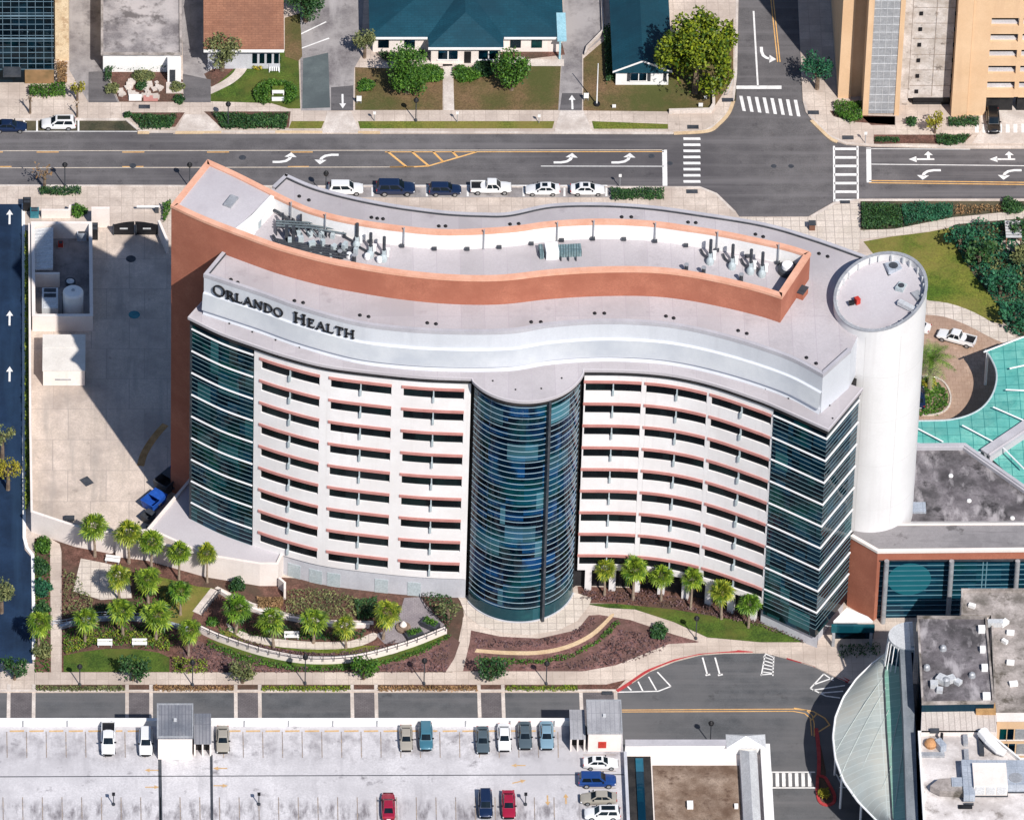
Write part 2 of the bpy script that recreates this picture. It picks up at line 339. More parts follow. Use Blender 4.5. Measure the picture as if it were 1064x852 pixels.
M['leaf_teal'] = mat('leaf_teal', (.006,.05,.035), (.03,.14,.06), island=True, rough=.6)
M['leaf_purple'] = mat('leaf_purple', (.07,.04,.05), (.16,.1,.1), island=True, rough=.8)
M['glass_dark'] = glass('glass_dark', (.0006,.004,.009), (.003,.030,.060), pane=(1.6,.99), ior=1.45, lite=(.03,.14,.15), thr=.90, tint=(.002,.045,.038))
M['glass_blue'] = glass('glass_blue', (.0005,.003,.009), (.004,.045,.14), pane=(2.4,.99), ior=1.45, wob=.05, lite=(.09,.25,.31), thr=.90, tint=(.003,.05,.055))
M['glass_teal'] = glass('glass_teal', (.004,.05,.07), (.01,.09,.11), pane=(2.2,2.0))
M['glass_teal_dark'] = glass('glass_teal_dark', (.002,.02,.04), (.005,.05,.08), pane=(3.3,.92))
M['metal_dull'] = mat('metal_dull', (.13,.15,.17), (.20,.22,.24), .3, .6, streak=((.6,.12,.3),(.28,.3,.33),.5,.8))
M['ribbed_cream'] = mat('ribbed_cream', (.50,.44,.40), (.60,.54,.49), .3, .8, joint=(.75,40,(.36,.31,.28),.06), blot=((.2,.14,.11),.25,.64,.6))
M['glass_office'] = glass('glass_office', (.0006,.003,.006), (.002,.014,.026), pane=(2.3,1.05), tint=(.002,.02,.028), lite=(.02,.07,.10), thr=.95, wob=.12)
M['glass_base'] = glass('glass_base', (.006,.04,.055), (.02,.09,.11), pane=(2.4,2.4), tint=(.015,.08,.09))
M['glass_reflection'] = glass('glass_reflection', (.012,.11,.14), (.016,.15,.18), pane=(9,9), tint=(.012,.12,.15), lite=(.02,.14,.17))
M['pavilion_roof'] = mat('pavilion_roof', (.22,.205,.21), (.30,.285,.29), .2, .8, fine=.08, big=(.17,.16,.165), bigscale=.2, streak=((.1,1.2,1),(.12,.11,.115),.6,.75), blot=((.06,.055,.055),.5,.64,.7))
M['vault_rib'] = mat('vault_rib', (.44,.49,.47), (.50,.55,.53), .5, .5)
M['slot_glass'] = glass('slot_glass', (.003,.004,.005), (.008,.011,.013), rough=.25, pane=(3.1,9), ior=1.35, tint=(.006,.014,.014))
M['car_glass'] = glass('car_glass', (.006,.010,.014), (.012,.018,.022), pane=(9,9), wob=0)
M['canopy_teal'] = mat('canopy_teal', (.075,.31,.275), (.17,.45,.39), .6, .3, spec=.4, joint=(1.7,1.7,(.03,.19,.18),.05), fine=.08, big=(.11,.40,.36), bigscale=.2)
def lam(name, c1, c2, c3, tint):
    return mat(name, c1, c2, .15, .3, spec=.5, big=c3, bigscale=.09, fine=.04, joint=(40,1.15,tint,.06))
M['vault_glass'] = lam('vault_glass', (.38,.42,.40), (.48,.51,.48), (.50,.48,.41), (.52,.56,.53))
M['vault_green'] = lam('vault_green', (.17,.36,.29), (.23,.43,.35), (.28,.42,.34), (.30,.50,.43))
# ================================================================ ground
def W(px, z=0, n=0):
    q = [(v.x, v.y) for v in PP(px, z)]; return crom(q, n) if n else q
structure('ground', (lambda b: (b.sheet([(-700,-700),(900,-700),(900,900),(-700,900)], -.06), b)[1])(MB()), M['soil'])
road = MB()
road.sheet(W([(-260,136),(1300,136),(1300,212),(-260,212)]), 0.0)
structure('main_street', road, M['asphalt'])
sheets('cross_street', [W([(764,-140),(829,-140),(829,0),(834,106),(870,150),(870,230),(720,230),(735,137),(765,105),(767,0)])], M['asphalt'], .012)
# north kerbed land: west block, east block
ZS = .13
def kerbed(name, pts, m, zt=ZS):
    b = MB(); b.prism(pts, -.05, zt); return structure(name, b, m)
kerbed('sidewalk', W([(-260,-140),(767,-140),(767,0),(765.5,77),(763,103),(757,119),(746,130),(734,137),(716,139.5),(180,139.5),(182,136),(150,139),(143,135),(131,124),(-260,124)]), M['concrete'])
kerbed('sidewalk', W([(829,-140),(829,0),(834,106),(837,117),(843,125),(861,143),(870,148),(879,151),(908,153),(1000,155),(1300,155),(1300,-140)]), M['concrete'])
kerbed('sidewalk', W([(-260,192.5),(727,194.5),(745,201.5),(764,220),(768,226),(840,226),(850,220),(866,211),(892,207.5),(1300,207),(1300,560),(1150,640),(1090,712),(882,710),(864,702),(846,693),(820,685),(804,681),(794,678.5),(753,679),(727,681),(701,687.5),(675,698),(655,711),(641,719),(600,719.5),(-260,719.5)]), M['concrete'])
k = MB()   # pale kerb stones along the road edges
for line in ([(143,137.5),(300,138),(694,139),(716,138.6),(734,136.3),(745,129.5),(756,118.5),(762,103),(764.6,77),(766,0)],
             [(-50,193.6),(727,195.6),(744,202.4),(763,221)], [(835.5,106),(838.5,116.5),(845,124.5),(862,142),(880,149.8),(908,151.6),(1000,153.5),(1100,153.7)],
             [(843,226),(852,221),(867,212.3),(893,208.8),(1100,208.4)], [(-50,718.3),(640,717.8)], [(-50,124.9),(131,124.9),(143,135)]):
    k.ribbon(W(line), .0, ZS+.03, -.18, .18)
structure('kerb', k, M['kerb'])
k = MB()
for line in ([(143,138.5),(155,138.6)], [(182,138.6),(230,138.3)], [(286,138),(335,138.2)], [(372,138.4),(395,138.5)]): k.ribbon(W(line), .02, ZS+.045, -.22, .22)
k.ribbon(W([(700,139.3),(735,137),(747,129.5),(757,118.5),(762,106)],0,5), .02, ZS+.045, -.25, .25)
k.ribbon(W([(843,126),(861,143.5),(870,148.2)],0,5), .02, ZS+.045, -.25, .25)
structure('kerb', k, M['kerb_ochre'])
sheets('service_road', [W([(-260,716),(630,716),(660,676),(900,672),(1300,700),(1300,1100),(-260,1100)])], M['asphalt_new'], -.01)
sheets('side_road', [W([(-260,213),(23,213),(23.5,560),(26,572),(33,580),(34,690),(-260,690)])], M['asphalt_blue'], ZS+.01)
k = MB(); k.ribbon(W([(24.2,213),(24.7,300),(25,500),(25.3,560),(28,570),(34,578),(35,640),(35,686)]), ZS, ZS+.16, -.22, .22)
structure('kerb', k, M['plain_white'])
# lanes and drives among the north lots
Z1, Z2, Z3 = ZS+.02, ZS+.04, ZS+.065
sheets('drive', [W([(72,-120),(106,-120),(106,62),(109,75),(124,107.5),(92,107.5),(72,74)]), W([(183,-120),(211,-120),(211,40),(219,82),(219,107.5),(191,107.5),(190,60)]),
    W([(312,-120),(384,-120),(375,60),(368,72),(367,116),(313,116),(312,60)]), W([(588,-120),(632,-120),(627,40),(605,58),(605,116),(580,116),(584,60)])], M['asphalt_old'], Z1)
sheets('drive', [W([(190,78),(219,84),(219,107.5),(191,107.5)]), W([(92,76),(108,75),(122,107.5),(92,107.5)]), W([(344,92),(367,90),(367,116),(344,116)]), W([(584,98),(605,98),(604.5,115.5),(581.5,115.5)])], M['asphalt'], Z2)
sheets('drive', [W([(315,62),(341,56),(343,113),(314,114)])], M['asphalt_patch'], Z2)
sheets('drive_apron', [W([(192,120),(219,120),(231,138),(182,138)]), W([(340,117),(365,117),(373,137),(335,137)]), W([(582,116),(606,116),(616,138),(576,138)])], M['kerb'], Z1)
# lawns and beds, north
sheets('lawn', [W([(369,71),(400,72),(460,72),(460,115.5),(369,115.5)]), W([(471,72),(583,66),(580,115.5),(472,115.5)]), W([(606,62),(627,44),(638,20),(700,60),(745,40),(762,20),(762,82),(741,114),(700,117),(606,116)])], M['lawn_dry'], Z1)
sheets('lawn', [W([(219,94),(258,60),(310,52),(312,114),(300,114),(282,108.5),(219,106.5)])], M['lawn'], Z2)
sheets('lawn', [W([(372,127),(576,127),(574,134.6),(374,134.6)]), W([(615,127),(694,130),(694,135),(617,135)]), W([(303,127),(337,127),(334,134.5),(300,134.5)])], M['lawn_yellow'], Z1)
sheets('lawn', [W([(296,20),(312,15),(314,60),(310,65),(296,60)])], M['lawn_dry'], Z3)
sheets('mulch_bed', [W([(110,70),(172,67),(176,82),(190,84),(190,107),(124,107)]), W([(212,78),(246,60),(250,68),(240,78),(220,92)]), W([(131,118),(192,118),(182,133),(147,133)]), W([(212,117),(302,117),(300,134),(230,134)]), W([(436,64),(584,46),(587,58),(520,66),(440,72)])], M['mulch'], Z2-.01)
sheets('path', [W([(219,92),(232,85),(243,76),(248,64),(250,56),(259,56),(259,66),(254,77),(243,87),(230,94),(219,99)],0,3), W([(460,68),(470,68),(472,116),(461,116)]), W([(540,63),(586,63),(586,70),(548,70)]), W([(436,64),(545,60),(545,67),(436,71)])], M['kerb'], Z2+.012)
# lots east of the cross street
sheets('mulch_bed', [W([(862,116),(900,121),(930,122),(930,131),(890,128),(866,122)]), W([(908,141),(1010,141),(1003,148),(985,151),(940,150),(908,151)]), W([(895,122),(930,122),(930,131),(905,131)])], M['mulch'], Z1)
# south side of the street
sheets('yard_floor', [W([(33,246),(170,240),(250,300),(250,560),(150,560),(33,540)])], M['yard_concrete'], Z1)
sheets('plaza_floor', [W([(768,227),(842,227),(858,216),(893,210),(893,260),(860,290),(768,250)])], M['tile_cream'], Z1)
sheets('lawn', [W([(897,252),(925,247),(965,242),(990,237),(993,255),(1012,285),(1040,322),(1042,338),(1010,330),(962,312),(940,300),(905,262)])], M['lawn_yellow'], Z1)
sheets('lawn', [W([(990,232),(1120,222),(1120,360),(1060,350),(1042,336),(1040,322),(1012,287),(993,257)])], M['soil'], Z2)
sheets('planting_bed', [W([(894,210),(1120,210),(1120,219),(1064,219),(992,227),(930,239),(894,240)])], M['soil'], Z1)
sheets('path', [W([(893,241),(930,239),(990,227),(1064,220),(1130,219),(1130,226),(1064,228),(995,234),(962,242),(893,250)])], M['tile_cream'], Z2+.01)
sheets('drop_off_drive', [W([(955,325),(985,328),(1020,342),(1062,365),(1062,455),(950,460),(940,400)])], M['paver_tan'], Z1)
sheets('path', [W([(958,313),(985,316),(1013,326),(1040,342),(1062,357),(1058,363),(1030,352),(1005,339),(980,330),(958,328)],0,3)], M['tile_cream'], Z2)
# garden south of the hospital
sheets('mulch_bed', [W([(36,560),(62,560),(280,600),(480,610),(482,640),(470,699),(36,699)])], M['mulch'], Z1)
sheets('mulch_bed', [W([(487,655),(520,662),(560,664),(600,655),(612,640),(650,638),(700,655),(728,667),(690,678),(655,692),(605,698),(480,698),(481,690)])], M['mulch_pink'], Z1)
sheets('mulch_bed', [W([(195,664),(240,676),(300,688),(360,690),(420,682),(470,662),(478,668),(467,698),(190,698)])], M['mulch_pink'], Z2)
sheets('lawn', [W([(602,628),(640,628),(700,634),(760,644),(830,655),(842,668),(790,668),(735,663),(700,647),(660,634),(606,631)])], M['lawn'], Z2)
sheets('mulch_bed', [W([(600,610),(680,612),(800,635),(846,668),(825,661),(760,644),(700,634),(640,628),(602,627)])], M['mulch'], Z1)
sheets('lawn', [W([(166,600),(205,610),(222,612),(202,636),(195,655),(165,640)]), W([(228,655),(300,668),(395,672),(396,680),(320,679),(230,664)])], M['lawn_yellow'], Z2)
sheets('lawn', [W([(66,682),(85,678),(110,675),(140,675),(165,679),(176,684),(176,699),(66,699)]), W([(214,664),(260,678),(310,687),(360,688),(410,680),(460,658),(466,662),(430,682),(380,694),(310,695),(250,685)])], M['lawn'], Z3)
sheets('path', [W([(52,560),(62,566),(64,574),(64,700),(53,700)])], M['concrete'], Z2+.01)
sheets('patio', [W([(84,581),(110,586),(133,592),(137,622),(105,624),(76,615)])], M['tile_cream'], Z2)
sheets('patio', [W([(420,622),(437,621),(440,626),(462,650),(455,655),(420,668),(400,670),(390,660),(402,655),(415,640)])], M['paver'], Z2+.01)
sheets('path', [W([(223,612),(235,618),(262,634),(300,643),(345,650),(388,650),(388,646),(345,645),(300,638),(262,627),(240,617),(226,610)])], M['kerb'], Z3)
sheets('path', [W([(235,648),(260,660),(312,667),(363,667),(388,658),(390,665),(365,674),(312,675),(262,668),(238,656)],0,3)], M['tile_cream'], Z3)
sheets('path', [W([(200,636),(219,612),(228,615),(209,640)])], M['kerb'], Z3)
ring = [(478,625),(484,640),(500,652),(525,659),(550,661),(580,656),(600,646),(612,630)]
sheets('drum_apron', [W([(476,622)]+ring+[(615,622),(545,600)],0,0)], M['tile_cream'], Z3)
sheets('path', [W([(481,642),(490,650),(488,668),(481,698),(463,699),(472,685),(479,665)]), W([(606,628),(640,634),(663,637),(690,646),(705,655),(735,664),(780,668),(820,672),(850,684),(882,709),(864,702),(846,693),(804,680),(765,676),(735,670),(700,660),(655,645),(608,637)],0,0)], M['concrete'], Z2+.012)
sheets('path', [W([(493,678.5),(525,681),(560,681),(590,675),(615,663),(630,649.5),(638,640),(635,639),(625,649),(610,661),(587,671.5),(558,677),(525,677),(495,675)],0,3)], M['kerb_ochre'], Z2+.02)
sheets('sidewalk', [W([(36,700),(600,699.5),(640,692),(665,682),(695,670),(735,668),(780,670),(765,677),(727,680),(700,686),(674,696),(655,706),(630,712),(36,712)])], M['concrete'], Z2+.03)
sheets('mulch_bed', [W([(36,712),(605,712),(650,707),(640,717.6),(36,717.6)])], M['mulch'], Z1)
# paved crossing bands on the service road
a, b_ = MB(), MB()
for x0, x1 in ((9,35),(132,157),(245,270),(366,391),(498,523),(604,640)):
    a.sheet(W([(x0,719),(x1,719),(x1+.6,752),(x0+.6,752)]), .008)
    for x in (x0, x1): b_.bx(P(x,730).x-.22, P(x,730).x+.22, P(x,753).y, P(x,711.6).y, -.02, .03 if 0 else .20)
structure('crossing_band', a, M['paver_dark'])
a2 = MB()
for x0, x1 in ((9,35),(132,157),(245,270),(366,391),(498,523),(604,640)):
    for x in (x0, x1): a2.sheet([(P(x,730).x-.24, P(x,753).y), (P(x,730).x+.24, P(x,753).y), (P(x,730).x+.24, P(x,719.2).y), (P(x,730).x-.24, P(x,719.2).y)], .022)
for x0, x1 in ((9,35),(132,157),(245,270),(366,391),(498,523)):
    for x in (x0, x1): a2.sheet([(P(x,730).x-.24, P(x,717.5).y), (P(x,730).x+.24, P(x,717.5).y), (P(x,730).x+.24, P(x,711.8).y), (P(x,730).x-.24, P(x,711.8).y)], Z2+.03)
structure('crossing_band', a2, M['kerb'])
# ---------------------------------------------------------------- painted markings
wt, ye, re_ = MB(), MB(), MB()
def line(mb, pts, wpx=0, wm=.16, z=.024):
    q = W(pts); a = offs(q, -wm/2); b = offs(q, wm/2)
    for i in range(len(q)-1): mb.sheet([a[i], a[i+1], b[i+1], b[i]], z)
def poly(mb, pts, z=.024): mb.sheet(W(pts), z)
# main street
pl = MB(); line(pl, [(-60,157.2),(690,156.2)], wm=.14); line(pl, [(-60,174.9),(430,173.9)], wm=.14); structure('road_marking', pl, M['cream_paint'])
for x in (-20,38,127,215,302): line(ye, [(x,158.5),(x+23,158.4)], wm=.17)
for x in (-10,127,299): line(ye, [(x,173.6),(x+22,173.4)], wm=.17)
line(ye, [(400,158.3),(690,157.9)], wm=.16); line(ye, [(405,173.9),(430,173.7),(445,172.9),(495,158.4)], wm=.24)
for a_, b2 in (((403,158),(422,173.4)),((428,158),(445,172.4)),((450,158),(460,168)),((470,158),(475.5,163.6))): line(ye, [a_, b2], wm=.32)
line(wt, [(562,173),(690,173.2)], wm=.14); poly(wt, [(688,156),(693,156),(693.5,193.5),(688.5,193.5)])
for y in range(8): 
    yy = 144.5+y*6.35; poly(wt, [(710,yy-1.3),(727.5,yy-1.3),(728,yy+1.3),(710.3,yy+1.3)])
for y in range(7):
    yy = 155+y*8.9; poly(wt, [(867,yy-1.2),(891,yy-1.2),(891,yy+1.4),(867,yy+1.4)])
for x in (866.5,891): line(wt, [(x,152),(x+.4,210)], wm=.28)
for x in range(8): poly(wt, [(768+x*8.1,100+x*.6),(771.5+x*8.1,100.2+x*.6),(775+x*8.1,116+x*.8),(771.5+x*8.1,115.6+x*.8)], .03)
poly(wt, [(900,154),(905,154),(905.5,190),(900.5,190)]); line(wt, [(905,171),(1100,173)], wm=.15); line(wt, [(900,155),(1008,155.5)], wm=.12)
line(ye, [(903,188),(1100,190.3)], wm=.18); line(ye, [(903,190.2),(1100,192.6)], wm=.18)
line(wt, [(783,12),(787.5,90)], wm=.25, z=.03); poly(wt, [(765,89.5),(812,89.5),(812,93),(765,93)], .03)
line(ye, [(801,0),(808,65)], wm=.15, z=.03); line(ye, [(803.5,0),(810.5,65)], wm=.15, z=.03)
for x in (0,25,38.5,81.5): line(wt, [(x,125.5),(x,136.5)], wm=.25)
line(wt, [(-50,136.8),(143,137)], wm=.12)
for x in (340,387,443.5,486,544,586.5,630): line(wt, [(x,193.4),(x,205)], wm=.28, z=ZS+.02)
sheets('parking_bay', [W([(338,193.2),(640,193.2),(640,206),(338,206)])], M['asphalt_old'], ZS+.012)
line(wt, [(340,193.8),(630,193.8)], wm=.2, z=ZS+.026)
def arrow(mb, px, py, kind, sx=1, s=1.0, z=.026, rot=0):
    """pavement arrow drawn in metres, kind: turn / straight / both"""
    c = P(px, py); ca, sa = math.cos(rot), math.sin(rot)
    def T(pts): return [(c.x+(sx*x*ca-y*sa)*s, c.y+(sx*x*sa+y*ca)*s) for x, y in pts]
    if kind == 'turn':   # stem along x, hooks away
        st = [(-1.6,-.75),(-.6,-.75),(.25,-.55),(.75,-.1),(.95,.4)]
        l = offs(T(st), -.22*s); r = offs(T(st), .22*s)
        for i in range(4): mb.sheet([l[i], l[i+1], r[i+1], r[i]], z)
        mb.sheet(T([(.1,.35),(1.05,1.25),(1.8,.25)]), z)
    elif kind == 'straight':
        mb.sheet(T([(-.14,-1.7),(.14,-1.7),(.14,.4),(-.14,.4)]), z); mb.sheet(T([(-.5,.4),(.5,.4),(0,1.5)]), z)
    elif kind == 'both':
        mb.sheet(T([(-1.7,-.55),(.9,-.55),(.9,-.2),(-1.7,-.2)]), z); mb.sheet(T([(-1.6,-1.0),(-1.6,.25),(-2.7,-.38)][::-1]), z)
        mb.sheet(T([(-.1,-.2),(.3,-.2),(.3,.5),(-.1,.5)]), z); mb.sheet(T([(-.5,.5),(.75,.5),(.1,1.3)]), z)
arrow(wt, 295, 165, 'turn'); arrow(wt, 340, 165, 'turn', 1, 1, .026, math.pi)
for x in (587,647): arrow(wt, x, 165.5, 'turn')
for x in (964,1048): arrow(wt, x, 164, 'both', 1, 1.0); arrow(wt, x+2, 181, 'turn', 1, 1.0, .026, math.pi)
arrow(wt, 797, 57, 'turn', 1, 1.0, .03, -math.pi/2)
for y in (226,331,389): arrow(wt, 10, y, 'straight', 1, .95, ZS+.03)
arrow(wt, 356, 107, 'straight', 1, .95, Z2+.02, math.pi); arrow(wt, 594.5, 107, 'straight', 1, .95, Z2+.02)
# slanted bays of the small lot
for a_, b2 in (((312,18),(312,52)),((312,37),(339,24)),((312,52),(342,41))): line(wt, [a_, b2], wm=.22, z=Z2+.015)
# south-east forecourt
for a_, b2 in (((641,719),(684,718)),((684,718),(697,713)),((697,713),(683,698)),((656,717),(652,713)),((668,718),(663,708)),((682,717),(674,703))): line(wt, [a_, b2], wm=.2)
for x in (730,743): line(wt, [(x,683),(x+5,701)], wm=.22); line(wt, [(x+3,701.5),(x+8,700.5)], wm=.3)
for a_, b2 in (((795,679),(804,683)),((790,701),(804,700)),((795,680),(791,702)),((804,682),(803,702))): line(wt, [a_, b2], wm=.18)
for i in range(5): line(wt, [(793,682+i*4),(804,686+i*3.4)], wm=.2)
for a_, b2 in (((856,700),(842,715)),((842,715),(858,723)),((858,723),(873,725)),((846,711),(866,704)),((844,717),(878,712)),((851,720),(876,718)),((856,700),(866,707))): line(wt, [a_, b2], wm=.2)
for x in range(7): poly(wt, [(799+x*6.7,803),(802.6+x*6.7,803),(803+x*6.7,817),(799.4+x*6.7,817)])
line(wt, [(796,802),(847,802)], wm=.22); line(wt, [(796,818.3),(848,818.3)], wm=.22)
line(ye, [(640,737.5),(825,736.5),(838,738),(844,743),(846,752),(846,765)], wm=.14); line(ye, [(640,739.5),(824,738.8),(836,741),(842,746),(843.5,764)], wm=.14)
line(ye, [(825,735.5),(845,739),(857,746),(862,753),(846,763)], wm=.2); line(ye, [(843,748),(849,741)], wm=.2)
for a_, b2 in (((869,804),(876,818)),((868,803),(866,803)),((872,818),(879,818))): line(wt, [a_, b2], wm=.2)
q = W([(641,718.5),(655,709.5),(675,696.6),(701,686),(727,679.6),(753,677.6),(782,677.2)],0,5); re_.ribbon(q, 0, ZS+.05, -.2, .2)
q = W([(818,683.5),(846,691.5),(864,700),(882,708.5)],0,5); re_.ribbon(q, 0, ZS+.05, -.25, .25)
q = W([(848,757),(850,772),(851,788),(850.5,806)],0,3); re_.ribbon(q, -.02, .14, -.25, .25)
pieces_ = None
structure('road_marking', wt, M['white_paint']); structure('road_marking', ye, M['yellow_paint']); structure('red_kerb', re_, M['red_paint'])
# red island with its planter at the crossing
b = MB(); q = W([(849.5,806),(857,808),(862,816),(867,826),(866,834),(858,836.5),(851,832),(849,820)],0,3,); b.ribbon(q+q[:1], -.02, .16, -.2, .2); structure('red_kerb', b, M['red_paint'])
b = MB(); b.sheet(W([(849.5,806),(857,808),(862,816),(867,826),(866,834),(858,836.5),(851,832),(849,820)]), .05); b.sheet(W([(850,770),(853,775),(858,800),(858,806),(850.5,806)]), .05); structure('mulch_bed', b, M['mulch'])
# manholes, drains
b = MB()
for x, y, r in ((677,162.5,.45),(696,170,.4),(804,173,.4),(822,173,.4),(136,270,.7),(138,172.5,.5),(252,164,.5)): b.lathe((*P(x,y).xy, .0 if y < 200 else Z1), [(r,.0),(r,.03)], 14)
for x, y in ((90,501),): b.box((*P(x,y).xy, Z1+.01), (1.3,1.6,.05), .6)
for x, y in ((719,200),(845,118),(881,144),(150,112),(756,105),(720,133)): b.box((*P(x,y).xy, Z1+.0), (1.6,.8,.05))
for x, y in ((631,720.5),(878,211)): b.box((*P(x,y).xy, Z1+.0), (1.4,.6,.1))
structure('drain_cover', b, M['dark_metal'])
b = MB(); b.lathe((*P(139.5,328).xy, Z1), [(.8,0),(.8,.03)], 14); structure('drain_cover', b, M['teal_metal'])
b = MB(); q = W([(146,485),(149,474),(155,463),(163,452),(172,442)],0,4); a_=offs(q,-.5); c_=offs(q,.5)
for i in range(len(q)-1): b.sheet([a_[i],a_[i+1],c_[i+1],c_[i]], Z2)
structure('tyre_stain', b, M['rust'])
# ================================================================ the hospital
ZL, ZR, ZB, ZW = 41.0, 47.8, 52.2, 49.4        # ledge, main roof, top of the brick screen, floor of the plant well
hosp = thing('hospital', 'ten storey white S-curved hospital with brick spine, black roof lettering and blue glass drum', 'hospital', P(520, 600))
# plan curves
ledgeL = wcurve([(195,330),(228,346),(261,358),(294,369),(337,380),(389,387),(441,392),(490,394)], ZL)
ledgeR = wcurve([(607,385),(649,385.5),(685,388),(716,393),(747,401),(778,411.5),(803,421),(861,447)], ZL)
i861 = len(ledgeR)-1
ledgeE = W([(861,447),(897,404)], ZL)
p0, p1 = Vector(ledgeL[-1]), Vector(ledgeR[0])
pm_ = P(550, 417, ZL).xy; ch = (p1-p0); hl = ch.length/2; mid = (p0+p1)/2; nrm = Vector((ch.y, -ch.x)).normalized()
sag = (pm_-mid).dot(nrm); DR = (hl*hl+sag*sag)/(2*sag); DC = mid+nrm*(sag-DR)
a0 = math.atan2(p0.y-DC.y, p0.x-DC.x); a1 = math.atan2(p1.y-DC.y, p1.x-DC.x)
if a1 < a0: a1 += 2*math.pi
def arc(r, n=40):
    return [(DC.x+r*math.cos(a0+(a1-a0)*i/n), DC.y+r*math.sin(a0+(a1-a0)*i/n)) for i in range(n+1)]
sign = wcurve([(212,286),(270,305),(312,320),(368,335.5),(415,342),(467,345),(529,344.5),(572,338),(623,334.5),(675,336),(714,341),(753,350),(790,361),(825,374),(855,390)], ZR)
signE = W([(855,390),(884,364)], ZR)
signW = W([(232,262),(212,286)], ZR)
brickS = wcurve([(178,214),(213,230),(270,251.5),(299,261),(337,271),(368,277),(415,284.5),(467,289.5),(520,290),(572,284.5),(623,281.5),(675,281.5),(714,285.5),(753,293),(790,302),(812,309)], ZB)
brickN = wcurve([(216,167),(245,180),(275,195),(299,207),(325,218),(363,227.5),(415,235.5),(467,239.5),(529,236.5),(572,231),(623,228.5),(675,230.5),(714,235.5),(753,241.5),(794,250),(820,256),(842,263)], ZB)
roofN = wcurve([(283,195),(297,182)], ZR, smooth=False)+wcurve([(297,182),(325,194),(363,204.5),(405,213),(440,218),(467,221),(500,222.5),(529,222),(572,213.5),(623,212),(675,215),(727,222),(794,233),(846,248),(897,266),(925,276)], ZR)
# --- lower body
body = offs(ledgeL, -1.6)+arc(DR-1.2, 24)+offs(ledgeR+ledgeE[1:], -1.6)
b = MB(); b.prism(body[:]+[(x, y) for x, y in roofN[::-1]], 0, 40.2); b.build('core', M['recess'], hosp)
b = MB(); b.ribbon(roofN[::-1], 0, 40.9, 0, .5)
for zf in range(9):
    pass
b.build('north_wall', M['white_wall'], hosp)
b = MB()
for zf in range(9): b.ribbon(roofN[::-1][4:-16], 5.2+3.96*zf, 6.9+3.96*zf, .5, .56)
b.build('window_band', M['glass_dark'], hosp)
# --- ledge
lo = ledgeL+arc(DR+.15, 40)[1:-1]+ledgeR+ledgeE[1:]
lw = W([(211,312)], ZL)
b = MB(); b.prism(lw+lo+[P(880,398,ZL).xy[:]]+[tuple(p) for p in offs(sign, -3)[::-1]], 40.66, ZL); b.build('ledge', M['membrane'], hosp)
b = MB(); b.ribbon(lw+lo, ZL+.003, ZL+.10, -.22, .0); b.build('ledge_coping', M['membrane_lt'], hosp)
b = MB(); b.ribbon(lw+lo, 39.9, 40.66, -1.1, -.28); b.build('soffit_or_shade_strip', M['recess'], hosp)  # near-black strip, paints in the shadow line under the ledge
# --- upper block with the sign wall
up = signW[:1]+sign+signE[1:]
b = MB(); b.prism(up+[(x, y) for x, y in roofN[2:][::-1]]+[tuple(P(283,195,ZR).xy)], ZL-.3, ZR-.25); b.build('upper_wall', M['metal_panel'], hosp)
b = MB(); b.profile(sign, [(.02, ZR-.05),(.02, ZR-2.9),(.30, ZR-3.05),(.62, ZR-5.6),(.62, ZR-5.75),(.04, ZR-5.85),(.04, ZL+.1)])
b.cur = 0; b.build('sign_wall', [M['metal_panel']], hosp)
b = MB(); b.profile(sign, [(.31, ZR-3.06),(.645, ZR-5.58)]); b.build('metal_skirt', M['metal_skirt'], hosp, True)
b = MB(); b.profile(sign, [(.05, ZR-5.9),(.35, ZL+.02)]); b.build('base_flashing', M['metal_panel'], hosp)
b = MB(); b.sheet(up+[(x, y) for x, y in roofN[2:][::-1]]+[tuple(P(283,195,ZR).xy)], ZR-.15); b.build('roof', M['membrane'], hosp)
b = MB(); b.ribbon(up, ZR-.4, ZR+.22, -.42, .06); b.ribbon([(x, y) for x, y in roofN[::-1]], ZR-.4, ZR+.22, -.42, .06)
b.build('parapet', M['grey_roof_edge'], hosp)
b = MB(); b.ribbon(offs(up, -.42), ZR-.12, ZR+.10, -.12, 0); b.ribbon([(x, y) for x, y in offs(roofN[::-1], -.42)], ZR-.12, ZR+.10, -.12, 0)
b.build('drip_edge', M['dark_metal'], hosp)
# roof drains in pairs (dark domes)
b = MB()
dr = [(240,291),(247,294),(306,313),(315,315),(374,328),(383,329.5),(444,336),(453,337),(552,335),(562,335),(618,326),(628,326),(692,329),(700,331),(767,344),(776,347),(838,372),(848,378),
      (311,204.5),(321,208.5),(386,226.5),(392,227.5),(398,228),(456,235.5),(463,235.5),(530,233.5),(539,233),(646,226),(656,226),(715,231.5),(723,232),(785,244),(793,246.5),(851,264),(860,267)]
for x, y in dr: b.lathe((*P(x,y,ZR-.15).xy, ZR-.15), [(.26,0),(.26,.10),(.16,.24),(.05,.28)], 8)
for i in range(30):
    s_ = Curve(offs(lo, -2.2)); t = s_.L*(i+.5)/30; b.lathe((*s_.at(t), ZL), [(.12,0),(.12,.12)], 6)
pieces(b, 'roof_drain', M['black'], hosp)
